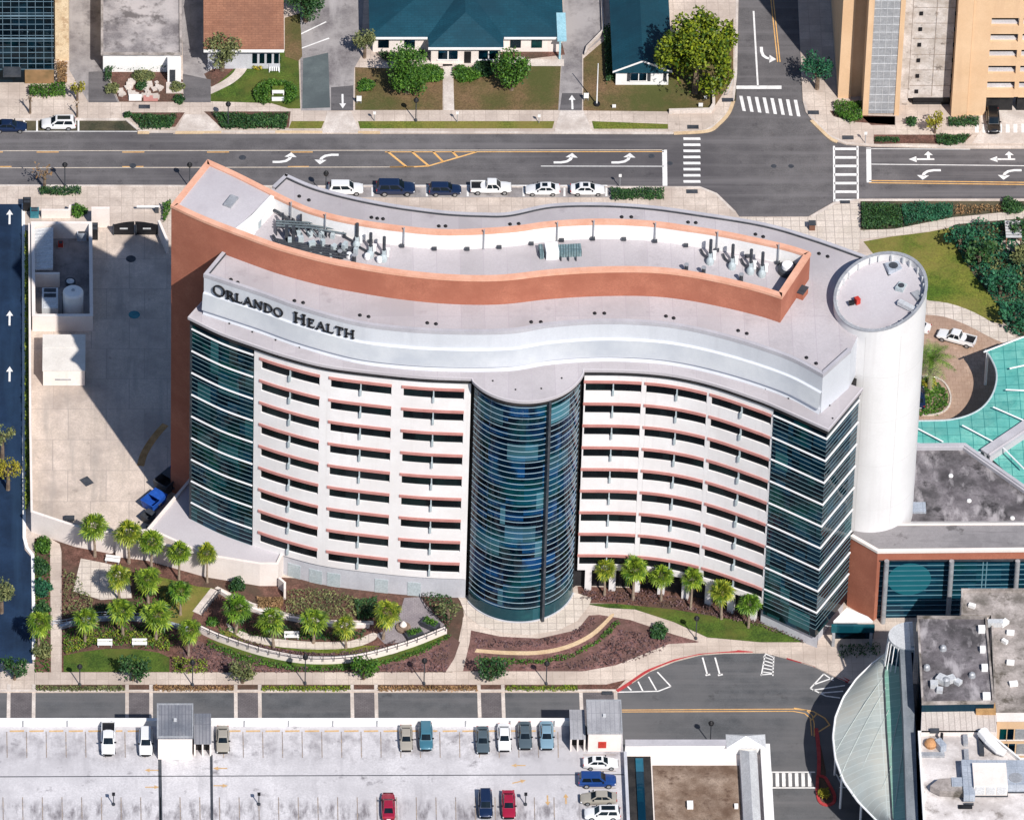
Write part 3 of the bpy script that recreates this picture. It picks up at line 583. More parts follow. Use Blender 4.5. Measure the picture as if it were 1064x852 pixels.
# --- brick spine
outer = brickS+[tuple(v) for v in W([(842,264)], ZB)]+brickN[::-1][1:]
b = MB(); b.ribbon(outer, -.1, ZB-.3, -.5, 0, closed=True); b.build('brick_wall', M['brick'], hosp)
b = MB(); b.ribbon(outer, ZB-.3, ZB+.12, -.72, .1, closed=True); b.build('coping', M['coping_pink'], hosp)
inn = offs(outer, -.62, True)
b = MB(); b.sheet(inn, ZW); b.build('well_floor', M['membrane'], hosp)
b = MB(); b.ribbon(offs(brickN[::-1], -.56)[1:-16], ZW, ZB-.32, -.12, 0); b.build('screen_lining', M['plain_white'], hosp)
b = MB(); b.ribbon(offs(brickS, -.56)[17:-3], ZW, ZB-.32, -.10, 0); b.build('screen_lining', M['plain_white'], hosp)
# raised roof at the west end
we = [tuple(p.xy) for p in PP([(179,213),(216,169),(283,200),(262,225),(244,246)], ZB)]
cS = Curve(brickS); cN = Curve(brickN); sW = cS.s_px(243, ZB); nW = cN.s_px(287, ZB)
we = offs(cS.sub(0, sW)+[tuple(P(262,224,ZB).xy)]+cN.sub(0, nW)[::-1], -.3, True)
b = MB(); b.prism(we, ZW-.2, ZB-.1); b.build('west_roof', M['membrane_lt'], hosp)
b = MB(); b.ribbon([we[len(cS.sub(0,sW))-1], tuple(P(262,224,ZB).xy), we[len(cS.sub(0,sW))+1]], ZW, ZB+.06, -.05, .5); b.build('well_parapet', M['plain_white'], hosp)
b = MB()
for x in (306,341,421,502,578,617,682,747,811):
    t = cN.s_px(x, ZB); q = cN.at(t); tx, ty = cN.tan(t); c = (q[0]+.85*ty, q[1]-.85*tx); b.box((*c, ZW+1.7), (.16,.16,3.6))
pieces(b, 'screen_post', M['grey_metal'], hosp)
b = MB()
for i in range(14):
    t = cN.L*(.3+i*.05); q = cN.at(t); tx, ty = cN.tan(t); b.box((q[0]+1.0*ty, q[1]-1.0*tx, ZW+.35), (.6,.35,.4))
pieces(b, 'scupper', M['dark_metal'], hosp)
b = MB(); c = P(240,210,ZB); b.box((c.x, c.y, ZB+.0), (1.1,2.2,.5), -.5); b.build('roof_hatch', M['grey_metal'], hosp)
# --- white curved facades with slot windows
def slots(C, cols, base, endpad, nrow, ztop=40.2):
    th = .75
    wall = MB(); sx = []
    for a_, b2 in cols: sx.append((C.s_px(a_, ZL), C.s_px(b2, ZL)))
    s0, s1 = endpad; zc = [37.45-3.96*k for k in range(nrow)]; hh = .80; o = -.62
    edges = [s0]+[v for p in sx for v in p]+[s1]
    for i in range(0, len(edges), 2):
        if edges[i+1]-edges[i] > .15: wall.ribbon(C.sub(edges[i], edges[i+1]), base, ztop, o-th, o)
    for a_, b2 in sx:
        pts = C.sub(a_, b2); z = ztop
        for zz in zc:
            wall.ribbon(pts, zz+hh, z, o-th, o); z = zz-hh
        wall.ribbon(pts, base, z, o-th, o)
    wall.build('facade_wall', M['white_wall'], hosp)
    for a_, b2 in sx:
        for zz in zc:
            g = MB(); g.ribbon(C.sub(a_+.02, b2-.02), zz-hh+.01, zz+hh-.01, o-th-.1, o-.22); wn = g.build('window', M['slot_glass'], hosp)
            g = MB(); g.ribbon(C.sub(a_-.25, b2+.03), zz+hh-.04, zz+hh+.40, o+.005, o+.13); g.build('hood', M['hood_pink'], wn)
            m_ = C.at((a_+b2)/2); tx, ty = C.tan((a_+b2)/2); g = MB(); rz = math.atan2(ty, tx)
            g.box((m_[0]+(o+.16)*ty, m_[1]-(o+.16)*tx, zz-.80), (.26,.30,.95), rz); g.box((m_[0]+(o-.3)*ty, m_[1]-(o-.3)*tx, zz), (.16,.62,1.52), rz); g.build('bracket', M['bracket'], wn)
CL = Curve(ledgeL); CR = Curve(ledgeR)
sg = CL.s_px(262, ZL); sgr = CR.s_px(802, ZL)
slots(CL, [(269.5,331),(343,406.5),(419,482.5)], 3.9, (sg, CL.L-.05), 9)
slots(CR, [(609.5,667),(672,733.5),(738.5,800)], 4.0, (.1, sgr), 9)
b = MB(); b.ribbon(CL.sub(sg, CL.L-.05), 0, 3.9, -1.3, -.9); b.build('base_wall', M['grey_base'], hosp)
for x in (302,325,345,396,431):
    t = CL.s_px(x+4, ZL); g = MB(); g.ribbon(CL.sub(t-.9, t+.9), .1, 2.6, -.92, -.84); g.build('service_door', M['bracket'], hosp)
b = MB()
for i in range(8):
    t = sgr*(i+.5)/8; c = CR.at(t); tx, ty = CR.tan(t); b.box((c[0]-1.0*ty, c[1]+1.0*tx, 2.0), (.9,.7,4.0), math.atan2(ty, tx))
pieces(b, 'ground_pier', M['white_wall'], hosp)
# --- glass wings: glass, white bands, thin mullions
def wing(pts, base, nb=9, ztop=40.1, z1st=38.75):
    """pts: plan line of the glass face"""
    g = MB(); g.ribbon(pts, base, ztop, -.4, 0); g.build('curtain_wall', M['glass_dark'], hosp)
    z = z1st
    for k in range(nb):
        g = MB(); g.ribbon(pts, z-.09, z+.09, .002, .17); g.build('spandrel_band', M['rail_white'], hosp); z -= 3.96
    g = MB(); z = z1st
    for k in range(nb+1):
        for j in range(1, 5):
            zz = z-j*.79
            if zz > base+.2: g.ribbon(pts, zz-.03, zz+.03, .002, .045)
        z -= 3.96
    g.build('mullion', M['mullion'], hosp)
wing(offs(CL.sub(.3, sg-.05), -.55), 3.5)
RE = offs(CR.sub(sgr+.05, CR.L)+ledgeE[1:], -.55)
wing(RE, 2.4)
b = MB(); q = Curve(offs(ledgeR+ledgeE[1:], -1.2)); b.ribbon(q.sub(sgr+.2, q.L-.2), -.1, 2.4, -.6, .25); b.build('base_wall', M['grey_base'], hosp)
c = CL.at(sg-.2); 
b = MB(); b.ribbon(CL.sub(0,.35), 3, 40.1, -3.5, -.5); b.build('corner_post', M['dark_metal'], hosp)
# --- drum
b = MB(); b.ribbon(arc(DR-.5, 64), .0, 40.1, -.3, 0); b.build('drum_glass', M['glass_blue'], hosp, True)
b = MB()
z = 2.7
while z < 39.8: b.ribbon(arc(DR-.5, 56), z-.04, z+.04, .002, .05); z += .99
b.build('drum_fin', M['fin'], hosp)
b = MB()
bp_ = P(572, 414.5, ZL); af = math.atan2(bp_.y-DC.y, bp_.x-DC.x)
b.box((DC.x+(DR-.15)*math.cos(af), DC.y+(DR-.15)*math.sin(af), 20.3), (.8,.34,40), af); b.build('drum_blade', M['dark_metal'], hosp)
b = MB(); b.ribbon(arc(DR-.48, 48), 0, 2.4, -.1, .04); b.build('drum_base', M['glass_base'], hosp, True)
b = MB(); b.ribbon(arc(DR-.48, 48), 0, .35, .05, .2); b.build('drum_plinth', M['grey_base'], hosp)
# --- white cylinder with slanted top
def cyl_top(px, py): return None
cylx = P(915, 303, 50.9); CX, CY, CRAD = cylx.x, cylx.y, 6.08
def ztop(x, y): return 50.9+(x-CX)*.26+(y-CY)*.22
n = 64; ring_ = [(math.cos(2*math.pi*i/n), math.sin(2*math.pi*i/n)) for i in range(n)]
b = MB(); b.grid([[(CX+r*x, CY+r*y, z if z is not None else ztop(CX+r*x, CY+r*y)+dz) for x, y in ring_] for r, z, dz in ((CRAD,0,0),(CRAD,None,0),(CRAD-.3,None,0),(CRAD-.3,None,-1.3))], True)
b.build('stair_cylinder', M['white_cyl'], hosp, True)
b = MB(); b.face([(CX+(CRAD-.25)*x, CY+(CRAD-.25)*y, ztop(CX+(CRAD-.25)*x, CY+(CRAD-.25)*y)-1.15) for x, y in ring_]); b.build('cylinder_roof', M['membrane_lt'], hosp)
b = MB(); b.grid([[(CX+r*x, CY+r*y, ztop(CX+r*x, CY+r*y)+dz) for x, y in ring_] for r, dz in ((CRAD+.06,-.1),(CRAD+.06,.06),(CRAD-.32,.06),(CRAD-.32,-.1))], True); b.build('cylinder_coping', M['grey_metal'], hosp)
b = MB()
for i in range(24):
    x, y = ring_[(i*64)//24]; r = CRAD-.40; b.box((CX+r*x, CY+r*y, ztop(CX+r*x, CY+r*y)-.6), (.35,.2,1.0), math.atan2(y, x))
pieces(b, 'parapet_rib', M['light_metal'], hosp)
b = MB()
for i in range(8):
    a = math.radians(-20+45*i); x, y = math.cos(a), math.sin(a); b.box((CX+(CRAD-.02)*x, CY+(CRAD-.02)*y, 24), (.06,.06,48), a)
for zz in (17,25,33,41): b.ribbon([(CX+CRAD*x, CY+CRAD*y) for x, y in ring_][::-1], zz-.03, zz+.03, -.03, .008, True) if 0 else b.ribbon([(CX+CRAD*x, CY+CRAD*y) for x, y in ring_], zz-.03, zz+.03, -.03, .008, True)
b.build('panel_joint', M['cyl_joint'], hosp)
# --- lettering on the sign wall
SGN = Curve(sign)
sgn = thing('rooftop_sign', 'dark serif lettering reading ORLANDO HEALTH along the curved rooftop wall', 'sign', P(295, 318, ZR-1.6))
def letter_bm(ch, h, m):
    """flat strokes with serifs; local x along the wall, z up; width returned"""
    mb = MB(); th = .30*h/2; tn = .12*h/2; sf = .11*h/2
    def quad(pts): mb.cur = 0; st.append(pts)
    st = []
    def bar(x0, x1, z0=0, z1=None): quad([(x0,z0),(x1,z0),(x1,h if z1 is None else z1),(x0,h if z1 is None else z1)])
    def ser(x, wd, z): quad([(x-wd/2,z),(x+wd/2,z),(x+wd/2,z+sf),(x-wd/2,z+sf)])
    def stem(x, t=th): bar(x, x+t); ser(x+t/2, t*2.1, 0); ser(x+t/2, t*2.1, h-sf)
    def ell(cx, cz, rx, rz, t0, t1, aa, bb, nn=20):
        for i in range(nn):
            u, v = aa+(bb-aa)*i/nn, aa+(bb-aa)*(i+1)/nn; q = []
            for ang, k in ((u,0),(v,0),(v,1),(u,1)):
                t = t0+(t1-t0)*abs(math.sin(ang)); q.append((cx+(rx-k*t)*math.cos(ang), cz+(rz-k*(t1 if 1 else t))*math.sin(ang)))
            quad(q)
    if ch == 'O': wd = .98*h; ell(wd/2, h/2, wd/2, h/2+.02, th, tn, 0, 2*math.pi, 28)
    elif ch == 'D': wd = .92*h; stem(.08*h); ell(.36*h, h/2, .54*h, h/2, th, tn, -math.pi/2, math.pi/2); bar(.1*h,.38*h,0,tn); bar(.1*h,.38*h,h-tn,h)
    elif ch == 'R':
        wd = .86*h; stem(.08*h); ell(.34*h, .72*h, .34*h, .28*h, th*.9, tn, -math.pi/2, math.pi/2); bar(.1*h,.36*h,h-tn,h); bar(.1*h,.36*h,.44*h,.44*h+tn)
        quad([(.36*h,.46*h),(.70*h,0),(.95*h,0),(.56*h,.48*h)])
    elif ch == 'L': wd = .72*h; stem(.08*h); bar(.1*h,.66*h,0,tn); quad([(.58*h,0),(.68*h,0),(.70*h,.28*h),(.62*h,tn)])
    elif ch == 'A':
        wd = .92*h; quad([(.04*h,0),(.04*h+tn,0),(.46*h+tn*.4,h),(.40*h,h)]); quad([(.72*h,0),(.72*h+th,0),(.50*h,h),(.38*h,h)]); bar(.2*h,.76*h,.3*h,.3*h+tn); ser(.08*h,.28*h,0); ser(.82*h,.36*h,0)
    elif ch == 'N':
        wd = .96*h; bar(.12*h,.12*h+tn); ser(.16*h,.28*h,0); bar(.78*h,.78*h+tn); ser(.83*h,.28*h,h-sf); quad([(.06*h,h),(.06*h+th,h),(.78*h+tn,0),(.78*h+tn-th*.8,0)])
    elif ch == 'H': wd = 1.02*h; stem(.08*h); stem(.72*h); bar(.1*h,.8*h,.48*h,.48*h+tn)
    elif ch == 'E':
        wd = .76*h; stem(.08*h); bar(.1*h,.66*h,0,tn); bar(.1*h,.62*h,h-tn,h); bar(.1*h,.52*h,.49*h,.49*h+tn); quad([(.56*h,0),(.68*h,0),(.70*h,.26*h),(.62*h,tn)]); quad([(.54*h,h),(.54*h,h-tn),(.62*h,.76*h),(.65*h,h)])
    elif ch == 'T': wd = .84*h; stem(.34*h); bar(.04*h,.80*h,h-tn,h); quad([(.04*h,h),(.03*h,.74*h),(.09*h,.76*h),(.15*h,h-tn)]); quad([(.80*h,h),(.81*h,.74*h),(.75*h,.76*h),(.69*h,h-tn)])
    return st, wd
seq = [(c, 1.80 if i in (0, 8) else 1.42) for i, c in enumerate('ORLANDO HEALTH')]
tot = sum((letter_bm(c, h, 0)[1] if c != ' ' else 1.3)+.16 for c, h in seq)
sA, sB = SGN.s_px(222.5, ZR), SGN.s_px(371.5, ZR); fx = (sB-sA)/tot; t = sA
for c, h in seq:
    if c == ' ': t += 1.3*fx+.16*fx; continue
    st, wd = letter_bm(c, h, 0); mb = MB(); zb = ZR-2.62; e = .0
    for q in st:
        e += .003; fr = []
        for d in (.12, .34+e):
            row = []
            for x, z in q:
                p = SGN.at(t+x*fx); tx, ty = SGN.tan(t+x*fx); row.append((p[0]+d*ty, p[1]-d*tx, zb+z))
            fr.append(row)
        mb.face(fr[1]); mb.face(fr[0][::-1])
        for i in range(len(q)): j = (i+1) % len(q); mb.face([fr[0][i], fr[0][j], fr[1][j], fr[1][i]])
    mb.build('letter', M['black'], sgn); t += wd*fx+.16*fx
# --- plant in the well and on the cylinder (things standing on the roof)
def rooftop(name, label, cat, px, py, z, parts, rz=0, group=None):
    c = P(px, py, z); o = thing(name, label, cat, (c.x, c.y, z), 0, group)
    for pn, m, f in parts:
        mb = MB(); f(mb, c.x, c.y, z); pieces(mb, pn, M[m], o) if pn in ('valve_block','louvre','leg','riser','pump_housing','valve','pipe') else mb.build(pn, M[m], o, True)
    if rz: o.rotation_euler = (0, 0, rz)
    return o
G = 'pipework and fans in the rooftop plant well'
def flue(px, py, label, dx=1.2):
    rooftop('exhaust_pipe', label, 'rooftop pipe', px, py, ZW, [
        ('stack', 'dark_metal', lambda b, x, y, z: b.tube([(x,y,z),(x,y,z+3.0)], .22, 8)),
        ('fan_housing', 'bracket', lambda b, x, y, z: (b.lathe((x-.1,y-1.3,z), [(.5,0),(.55,.5),(.4,.9),(.2,1.1)], 10), b.box((x,y-.6,z+.45),(.5,1.2,.5)))),
        ('valve', 'rail_white', lambda b, x, y, z: (b.box((x+.5,y-.4,z+.5),(.35,.9,.6)), b.box((x+.55,y+.2,z+.7),(.5,.2,.3)))),
        ('duct_leg', 'dark_metal', lambda b, x, y, z: b.tube([(x-dx,y+1.1,z+.35),(x-dx*.8,y+.2,z+.35),(x-.2,y-.9,z+.4)], .16, 6))], 0, G)
for x, y, l in ((738,267,'leftmost black exhaust pipe of the four at the right end of the roof well'), (761,272,'black exhaust pipe second from left of the four in the right end of the well'),
    (780,277,'black exhaust pipe third from left of the four, right end of the roof well'), (792,280,'rightmost black exhaust pipe of the four, nearest the round rooftop fan')): flue(x, y, l)
for x, y, l in ((371,250,'tall black flue standing over the pipes left of the white fans'), (385,260,'short black flue between two white pump housings in the well'), (399,264,'rightmost black flue of the dense pipe bank in the left part of the well')): flue(x, y, l, 1.8)
def stub(px, py, l): rooftop('vent_pipe', l, 'vent pipe', px, py, ZW, [('stack','dark_metal', lambda b,x,y,z: b.tube([(x,y,z),(x,y,z+1.3)], .26, 8)), ('cap','grey_metal', lambda b,x,y,z: b.lathe((x,y,z+1.3),[(.33,0),(.33,.12)],8))], 0, 'short vent pipes by the brick screen')
for x, y, l in ((353,269,'short black vent pipe left of a pair near the brick screen'), (368,273,'short black vent pipe right of a pair near the brick screen'), (713,283,'short black vent pipe standing alone left of the four exhausts'),
    (731,286,'short black vent pipe just below the leftmost exhaust pipe'), (770,293,'short black vent pipe below the second and third exhaust pipes')): stub(x, y, l)
def bank(b, x, y, z):
    for k in range(5): b.tube([(x-7+k*.3,y+2.0-k*.55,z+.5+.1*k),(x-3.5,y+1.0-k*.5,z+.55+.1*k),(x+3.8-k*.4,y+.3-k*.6,z+.5+.1*k)], .13, 6)
    b.tube([(x-7.4,y+2.6,z+.6),(x-6.6,y+.5,z+.6),(x-6.2,y-1.4,z+.6)], .2, 6)
    b.tube([(x-5.2,y-.6,z+.4),(x-2,y-1.7,z+.4),(x+1.2,y-2.2,z+.4)], .2, 6)
def bank2(b, x, y, z):
    for k in range(7): b.box((x-5.2+k*1.45, y+1.3-k*.33+(k % 2)*.5, z+.7), (.5+.2*(k % 3), .5, 1.2+.3*(k % 2)), .2*k)
    for k in range(5): b.box((x-5.0+k*1.3, y-.5-k*.3, z+.4), (.3, 1.0, .7), .1)
rooftop('pipe_bank', 'dense dark bank of pipes and valves crossing the left of the roof well', 'pipework', 342, 262, ZW, [('pipe', 'dark_metal', bank), ('valve_block', 'bracket', bank2),
    ('riser', 'dark_metal', lambda b,x,y,z: [b.box((x-5.6+k*.9,y+2.2-k*.1,z+1.3),(.45,.3,2.6)) for k in range(2)]),
    ('pump_housing', 'rail_white', lambda b,x,y,z: [b.lathe((x+dx,y+dy,z+.1),[(.36,0),(.42,.5),(.32,.8),(.15,.9)],10) for dx,dy in ((2.6,-1.2),(5.0,-1.4),(6.6,-2.0))])], 0, G)
def bank3(b, x, y, z):
    for k in range(6): b.tube([(x-4+k*.9,y+1.2-k*.15,z+.7),(x-3.4+k*.9,y+.1-k*.2,z+.9),(x-3.0+k*1.0,y-1.0-k*.2,z+.5)], .11, 6)
    for k in range(3): b.tube([(x-4.5,y+.9-k*.6,z+1.0+.1*k),(x,y+.5-k*.6,z+1.0+.1*k),(x+4.8,y-.4-k*.6,z+.9)], .12, 6)
rooftop('pipe_rack', 'raised tangle of teal grey pipes above the dense pipe bank in the roof well', 'pipework', 322, 240, ZW, [('pipe', 'pipe_grey', bank3), ('frame', 'dark_metal', lambda b,x,y,z: [b.box((x-4.4+k*2.2,y+.3-k*.12,z+.45),(.14,2.6,.9)) for k in range(5)]),
    ('riser', 'dark_metal', lambda b,x,y,z: [b.box((x-3.6+k*2.4,y+1.0-k*.25,z+1.1),(.3,.3,2.2)) for k in range(3)]), ('valve_block', 'bracket', lambda b,x,y,z: [b.box((x-3+k*1.5,y-.8-k*.15,z+.4),(.6,.5,.8),.3*k) for k in range(5)])], 0, G)
rooftop('long_duct', 'dark pipe run slanting from the raised roof down to the dense pipe bank', 'pipework', 295, 226, ZW, [('pipe', 'dark_metal', lambda b,x,y,z: (b.tube([(x-3.4,y+1.6,z+.5),(x-1.0,y+.7,z+.5),(x+.8,y-1.2,z+.5),(x+1.4,y-3.2,z+.5)],.22,6), b.tube([(x-2.6,y+1.7,z+.5),(x-.4,y+.8,z+.5),(x+1.3,y-1.0,z+.5),(x+1.9,y-3.0,z+.5)],.16,6))), ('support', 'bracket', lambda b,x,y,z: b.box((x,y,z+.2),(.8,.3,.4)))], 0, G)
rooftop('air_handler', 'white ribbed ventilation drum by the left parapet of the roof well', 'ventilation unit', 258, 241, ZW, [('casing','rail_white', lambda b,x,y,z:(b.lathe((x,y,z),[(1.0,0),(1.05,1.2),(.8,1.7),(.3,1.9)],14))),
    ('intake','bracket', lambda b,x,y,z: b.box((x+.9,y+1.6,z+.6),(1.9,1.5,1.2),-.5)), ('fan','dark_metal', lambda b,x,y,z: b.lathe((x-1.5,y+.2,z),[(.6,0),(.6,.9)],10))])
rooftop('air_handler', 'pale boxy cooling unit with teal louvres in the middle of the roof well', 'cooling unit', 585, 265, ZW, [('casing','rail_white', lambda b,x,y,z: b.box((x-1.5,y,z+.7),(1.7,2.0,1.4),.1)),
    ('louvre','louvre_teal', lambda b,x,y,z: (b.box((x+.9,y+.3,z+.5),(3.0,1.5,1.0),.08), b.box((x-2.9,y+.1,z+.5),(.5,2.0,.9),.1))), ('leg','dark_metal', lambda b,x,y,z: [b.box((x-.3+k*1.0,y-1.0,z+.2),(.15,.5,.4)) for k in range(3)])])
rooftop('rooftop_fan', 'round white fan with dark ring in the right corner of the roof well', 'fan', 818, 283, ZW, [('housing','dark_metal', lambda b,x,y,z: b.lathe((x,y,z),[(1.25,0),(1.25,.8),(.9,.9)],16)), ('cowl','rail_white', lambda b,x,y,z: b.lathe((x,y,z+.9),[(.8,0),(.75,.5),(.3,.6)],14))])
def acu(l, px, py, sx, sy, sz, m, rz):
    z = ztop(*P(px,py,52.5).xy)-1.15; c = P(px, py, z)
    o = thing('air_conditioner', l, 'air conditioner', (c.x,c.y,z), rz)
    b = MB(); b.box((c.x,c.y,z+sz/2+.15),(sx,sy,sz)); b.build('casing', M[m], o)
    b = MB(); b.lathe((c.x,c.y,z+sz+.15),[(min(sx,sy)*.38,0),(min(sx,sy)*.38,.1)],12); b.build('fan_grille', M['dark_metal'], o)
    b = MB(); b.box((c.x,c.y,z+.08),(sx+.2,sy+.2,.16)); b.build('base_frame', M['dark_metal'], o)
acu('largest pale blue unit at the back of the round tower roof', 928, 281, 1.9,1.6,.7,'duct_metal',.3)
acu('small grey blue unit by the right rim of the round tower roof', 936, 303, 1.1,1.3,.9,'bracket',-.5)
acu('small grey unit near the front rim of the round tower roof', 911, 331, 1.4,.9,.8,'bracket',.3)
c = P(889,309,50); z = ztop(c.x,c.y)-1.1; o = thing('roof_warning_light', 'red and black box standing alone on the round tower roof', 'warning light', (c.x,c.y,z))
b = MB(); b.box((c.x+.25,c.y,z+.5),(.6,.7,.9),.5); b.build('red_housing', M['red_metal'], o); b = MB(); b.box((c.x-.5,c.y-.2,z+.3),(.7,.4,.6),.3); b.build('ballast', M['black'], o)
c = P(942,314,51.2); z = ztop(c.x,c.y)-1.1; o = thing('roof_duct', 'long white duct running to the right rim of the round tower roof', 'duct', (c.x,c.y,z))
b = MB(); b.box((c.x+.3,c.y-.2,z+.4),(.7,3.2,.6),.9); b.build('duct_run', M['light_metal'], o); b = MB(); b.box((c.x+1.6,c.y+1.6,z+.5),(1.2,1.6,.9),.5); b.build('duct_hood', M['grey_metal'], o)
c = P(832,305,ZR); o = thing('roof_access_box', 'dark access box against the east end of the brick rooftop screen', 'roof box', (c.x,c.y,ZR-.15))
b = MB(); b.box((c.x+.2,c.y-.3,ZR+.35),(.9,1.6,1.0),-.5); b.build('casing', M['brick'], o); b = MB(); b.box((c.x+.2,c.y-.3,ZR+.9),(1.0,1.7,.1),-.5); b.build('lid', M['dark_metal'], o)
# ================================================================ north side buildings
def bmroot(name, label, cat, px, py, z=0, group=None): return thing(name, label, cat, P(px, py, z), 0, group)
def xy(px, py, z=0): return P(px, py, z).xy
# glass office, top left (its front is upright, the top lies outside the frame)
o = bmroot('office_building', 'dark glass office block with pale grid frame and stone end pier at top left', 'building', 30, 86, ZS)
fy = P(30,86,ZS).y; xL, xR, xS0, xS1 = P(-70,86).x, P(56.5,86).x, P(57.3,86).x, P(71.5,72).x
b = MB(); b.bx(xL, xR, fy, fy+22, ZS, 24); b.build('curtain_wall', M['glass_office'], o)
b = MB()
for i in range(20): b.bx(xL, xR-.02, fy-.06, fy+.02, 2.6+i*1.05, 2.66+i*1.05)
for i in range(24): 
    x = xR-.3-i*1.15; b.bx(x-.03, x+.03, fy-.09, fy+.01, 1.2, 23.9)
for i in (5, 9, 13): b.bx(xL, xR-.02, fy-.14, fy+.02, 3.1+i*1.05, 3.25+i*1.05)
b.build('mullion', M['office_grid'], o)
b = MB(); y0 = P(64,64).y; b.bx(xS0, xS1, y0, y0+24, ZS, 24.5); b.build('stone_pier', M['cream_stone'], o)
b = MB(); b.bx(P(4,86).x, P(22,86).x, fy-1.8, fy-.02, 2.7, 3.1); b.build('entrance_canopy', M['dark_metal'], o)
b = MB(); b.bx(P(26,86).x, P(56,86).x, fy-.3, fy-.02, .2, 2.6); b.build('screen_panel', M['leaf_brown'], o)
# flat roofed building
def block(root, pts, z0, z1, wall, roof, over=.35, par=.25, rname='roof'):
    b = MB(); b.prism(pts, z0, z1-.12); b.build('wall', wall, root)
    q = pts if area(pts) > 0 else pts[::-1]
    b = MB(); b.prism(offs(q, over, True), z1-.12, z1); b.build(rname, roof, root)
    return q
H3 = 3.6
o = bmroot('flat_roof_building', 'low building with stained grey flat roof and white front wall behind a rock garden', 'building', 146, 62, ZS)
pts = [tuple(xy(x,y,H3)) for x, y in ((107,-60),(186,-60),(187,56),(107,56))]
q = block(o, pts, ZS, H3, M['plain_white'], M['gravel_roof'], .3)
b = MB(); b.ribbon(q, H3, H3+.22, -.05, .3, closed=True); b.build('parapet', M['roof_grime'], o)
x0, x1, y0 = P(174,62).x, P(188,62).x, min(p[1] for p in pts)
b = MB(); b.bx(x0, x1, y0-2.2, y0-.35, ZS, 3.3); b.build('porch', M['plain_white'], o); b = MB(); b.bx(x0+.3, x0+1.1, y0-2.26, y0-2.19, .2, 2.5); b.build('door', M['dark_metal'], o)
b = MB(); b.bx(x0-.2, x1+.3, y0-4.6, y0-2.4, ZS, .35); b.build('step', M['kerb'], o)
# brown shingle building
H4 = 4.6
o = bmroot('shingle_roof_building', 'brown shingle roofed building with pale fascia beside the olive tree', 'building', 254, 62, ZS)
x0, x1 = P(211.5,40,H4).x, P(295,40,H4).x; y0 = P(250,51,H4).y
b = MB(); b.bx(x0+.6, x1-.6, y0+.8, y0+21, ZS, H4-.3); b.build('wall', M['grey_base'], o)
yr = y0+8.5
b = MB(); b.grid([[(x, y0, H4-.2) for x in (x0, x1)], [(x, yr, H4+2.1) for x in (x0, x1)], [(x, y0+22, H4-.2) for x in (x0, x1)]])
b.face([(x0,y0,H4-.35),(x1,y0,H4-.35),(x1,y0+22,H4-.35),(x0,y0+22,H4-.35)]); b.grid([[(x0,y0,H4-.35),(x1,y0,H4-.35)],[(x0,y0,H4-.2),(x1,y0,H4-.2)]]); b.build('roof', M['shingle_brown'], o)
b = MB(); b.bx(x0, x1, yr-.15, yr+.15, H4+2.0, H4+2.2); b.build('ridge', M['shingle_brown'], o)
b = MB(); b.bx(x0, x1, y0-.18, y0-.01, H4-.55, H4-.15); b.build('fascia', M['plain_white'], o)
b = MB()
for i in range(4): b.bx(P(262+i*7.5,58).x, P(267+i*7.5,58).x, y0+.74, y0+.82, 1.2, 3.0)
pieces(b, 'window', M['glass_dark'], o)
# teal roofed clinic with a projecting middle
def hip(mb, x0, x1, y0, y1, ze, zr, ins=None, gable=False):
    """hip roof solid; ridge along the long side"""
    if x1-x0 > y1-y0:
        i = 0 if gable else (y1-y0)/2; ym = (y0+y1)/2; r = [(x0+i, ym, zr), (x1-i, ym, zr)]
        mb.face([(x0,y0,ze),(x1,y0,ze),r[1],r[0]]); mb.face([(x1,y1,ze),(x0,y1,ze),r[0],r[1]]); mb.face([(x0,y1,ze),(x0,y0,ze),r[0]]); mb.face([(x1,y0,ze),(x1,y1,ze),r[1]])
    else:
        i = 0 if gable else (x1-x0)/2; xm = (x0+x1)/2; r = [(xm, y0+i, zr), (xm, y1-i, zr)]
        mb.face([(x1,y0,ze),(x1,y1,ze),r[1],r[0]]); mb.face([(x0,y1,ze),(x0,y0,ze),r[0],r[1]]); mb.face([(x0,y0,ze),(x1,y0,ze),r[0]]); mb.face([(x1,y1,ze),(x0,y1,ze),r[1]])
    mb.prism([(x0,y0),(x1,y0),(x1,y1),(x0,y1)], ze-.3, ze-.01)
H5 = 3.5
o = bmroot('teal_roof_clinic', 'long cream house with dark teal shingle roof and white trimmed front windows', 'building', 486, 60, ZS)
xa, xb, xc, xd = P(384,40,H5).x, P(445,40,H5).x, P(523,40,H5).x, P(586,40,H5).x
yl, ym, yr_ = P(410,39,H5).y, P(480,50,H5).y, P(560,36,H5).y
b = MB(); b.bx(xa+.5, xd-.5, yl+.7, yl+24, ZS, H5-.3); b.bx(xb+.4, xc-.4, ym+.6, yl+.75, ZS, H5-.3); b.build('wall', M['cream_wall'], o)
b = MB(); hip(b, xa, xd, yl, yl+25, H5, H5+2.8); b.build('roof', M['shingle_teal'], o)
b = MB(); hip(b, xb, xc, ym, ym+16, H5+.05, H5+2.0); b.build('front_roof', M['shingle_teal'], o)
b = MB()
b.bx(xb-.05, xc+.05, ym-.16, ym-.01, H5-.28, H5+.08); b.bx(xa, xb-.1, yl-.16, yl-.01, H5-.3, H5+.02); b.bx(xc+.1, xd, yl-.16, yl-.01, H5-.3, H5+.02); b.build('fascia', M['plain_white'], o)
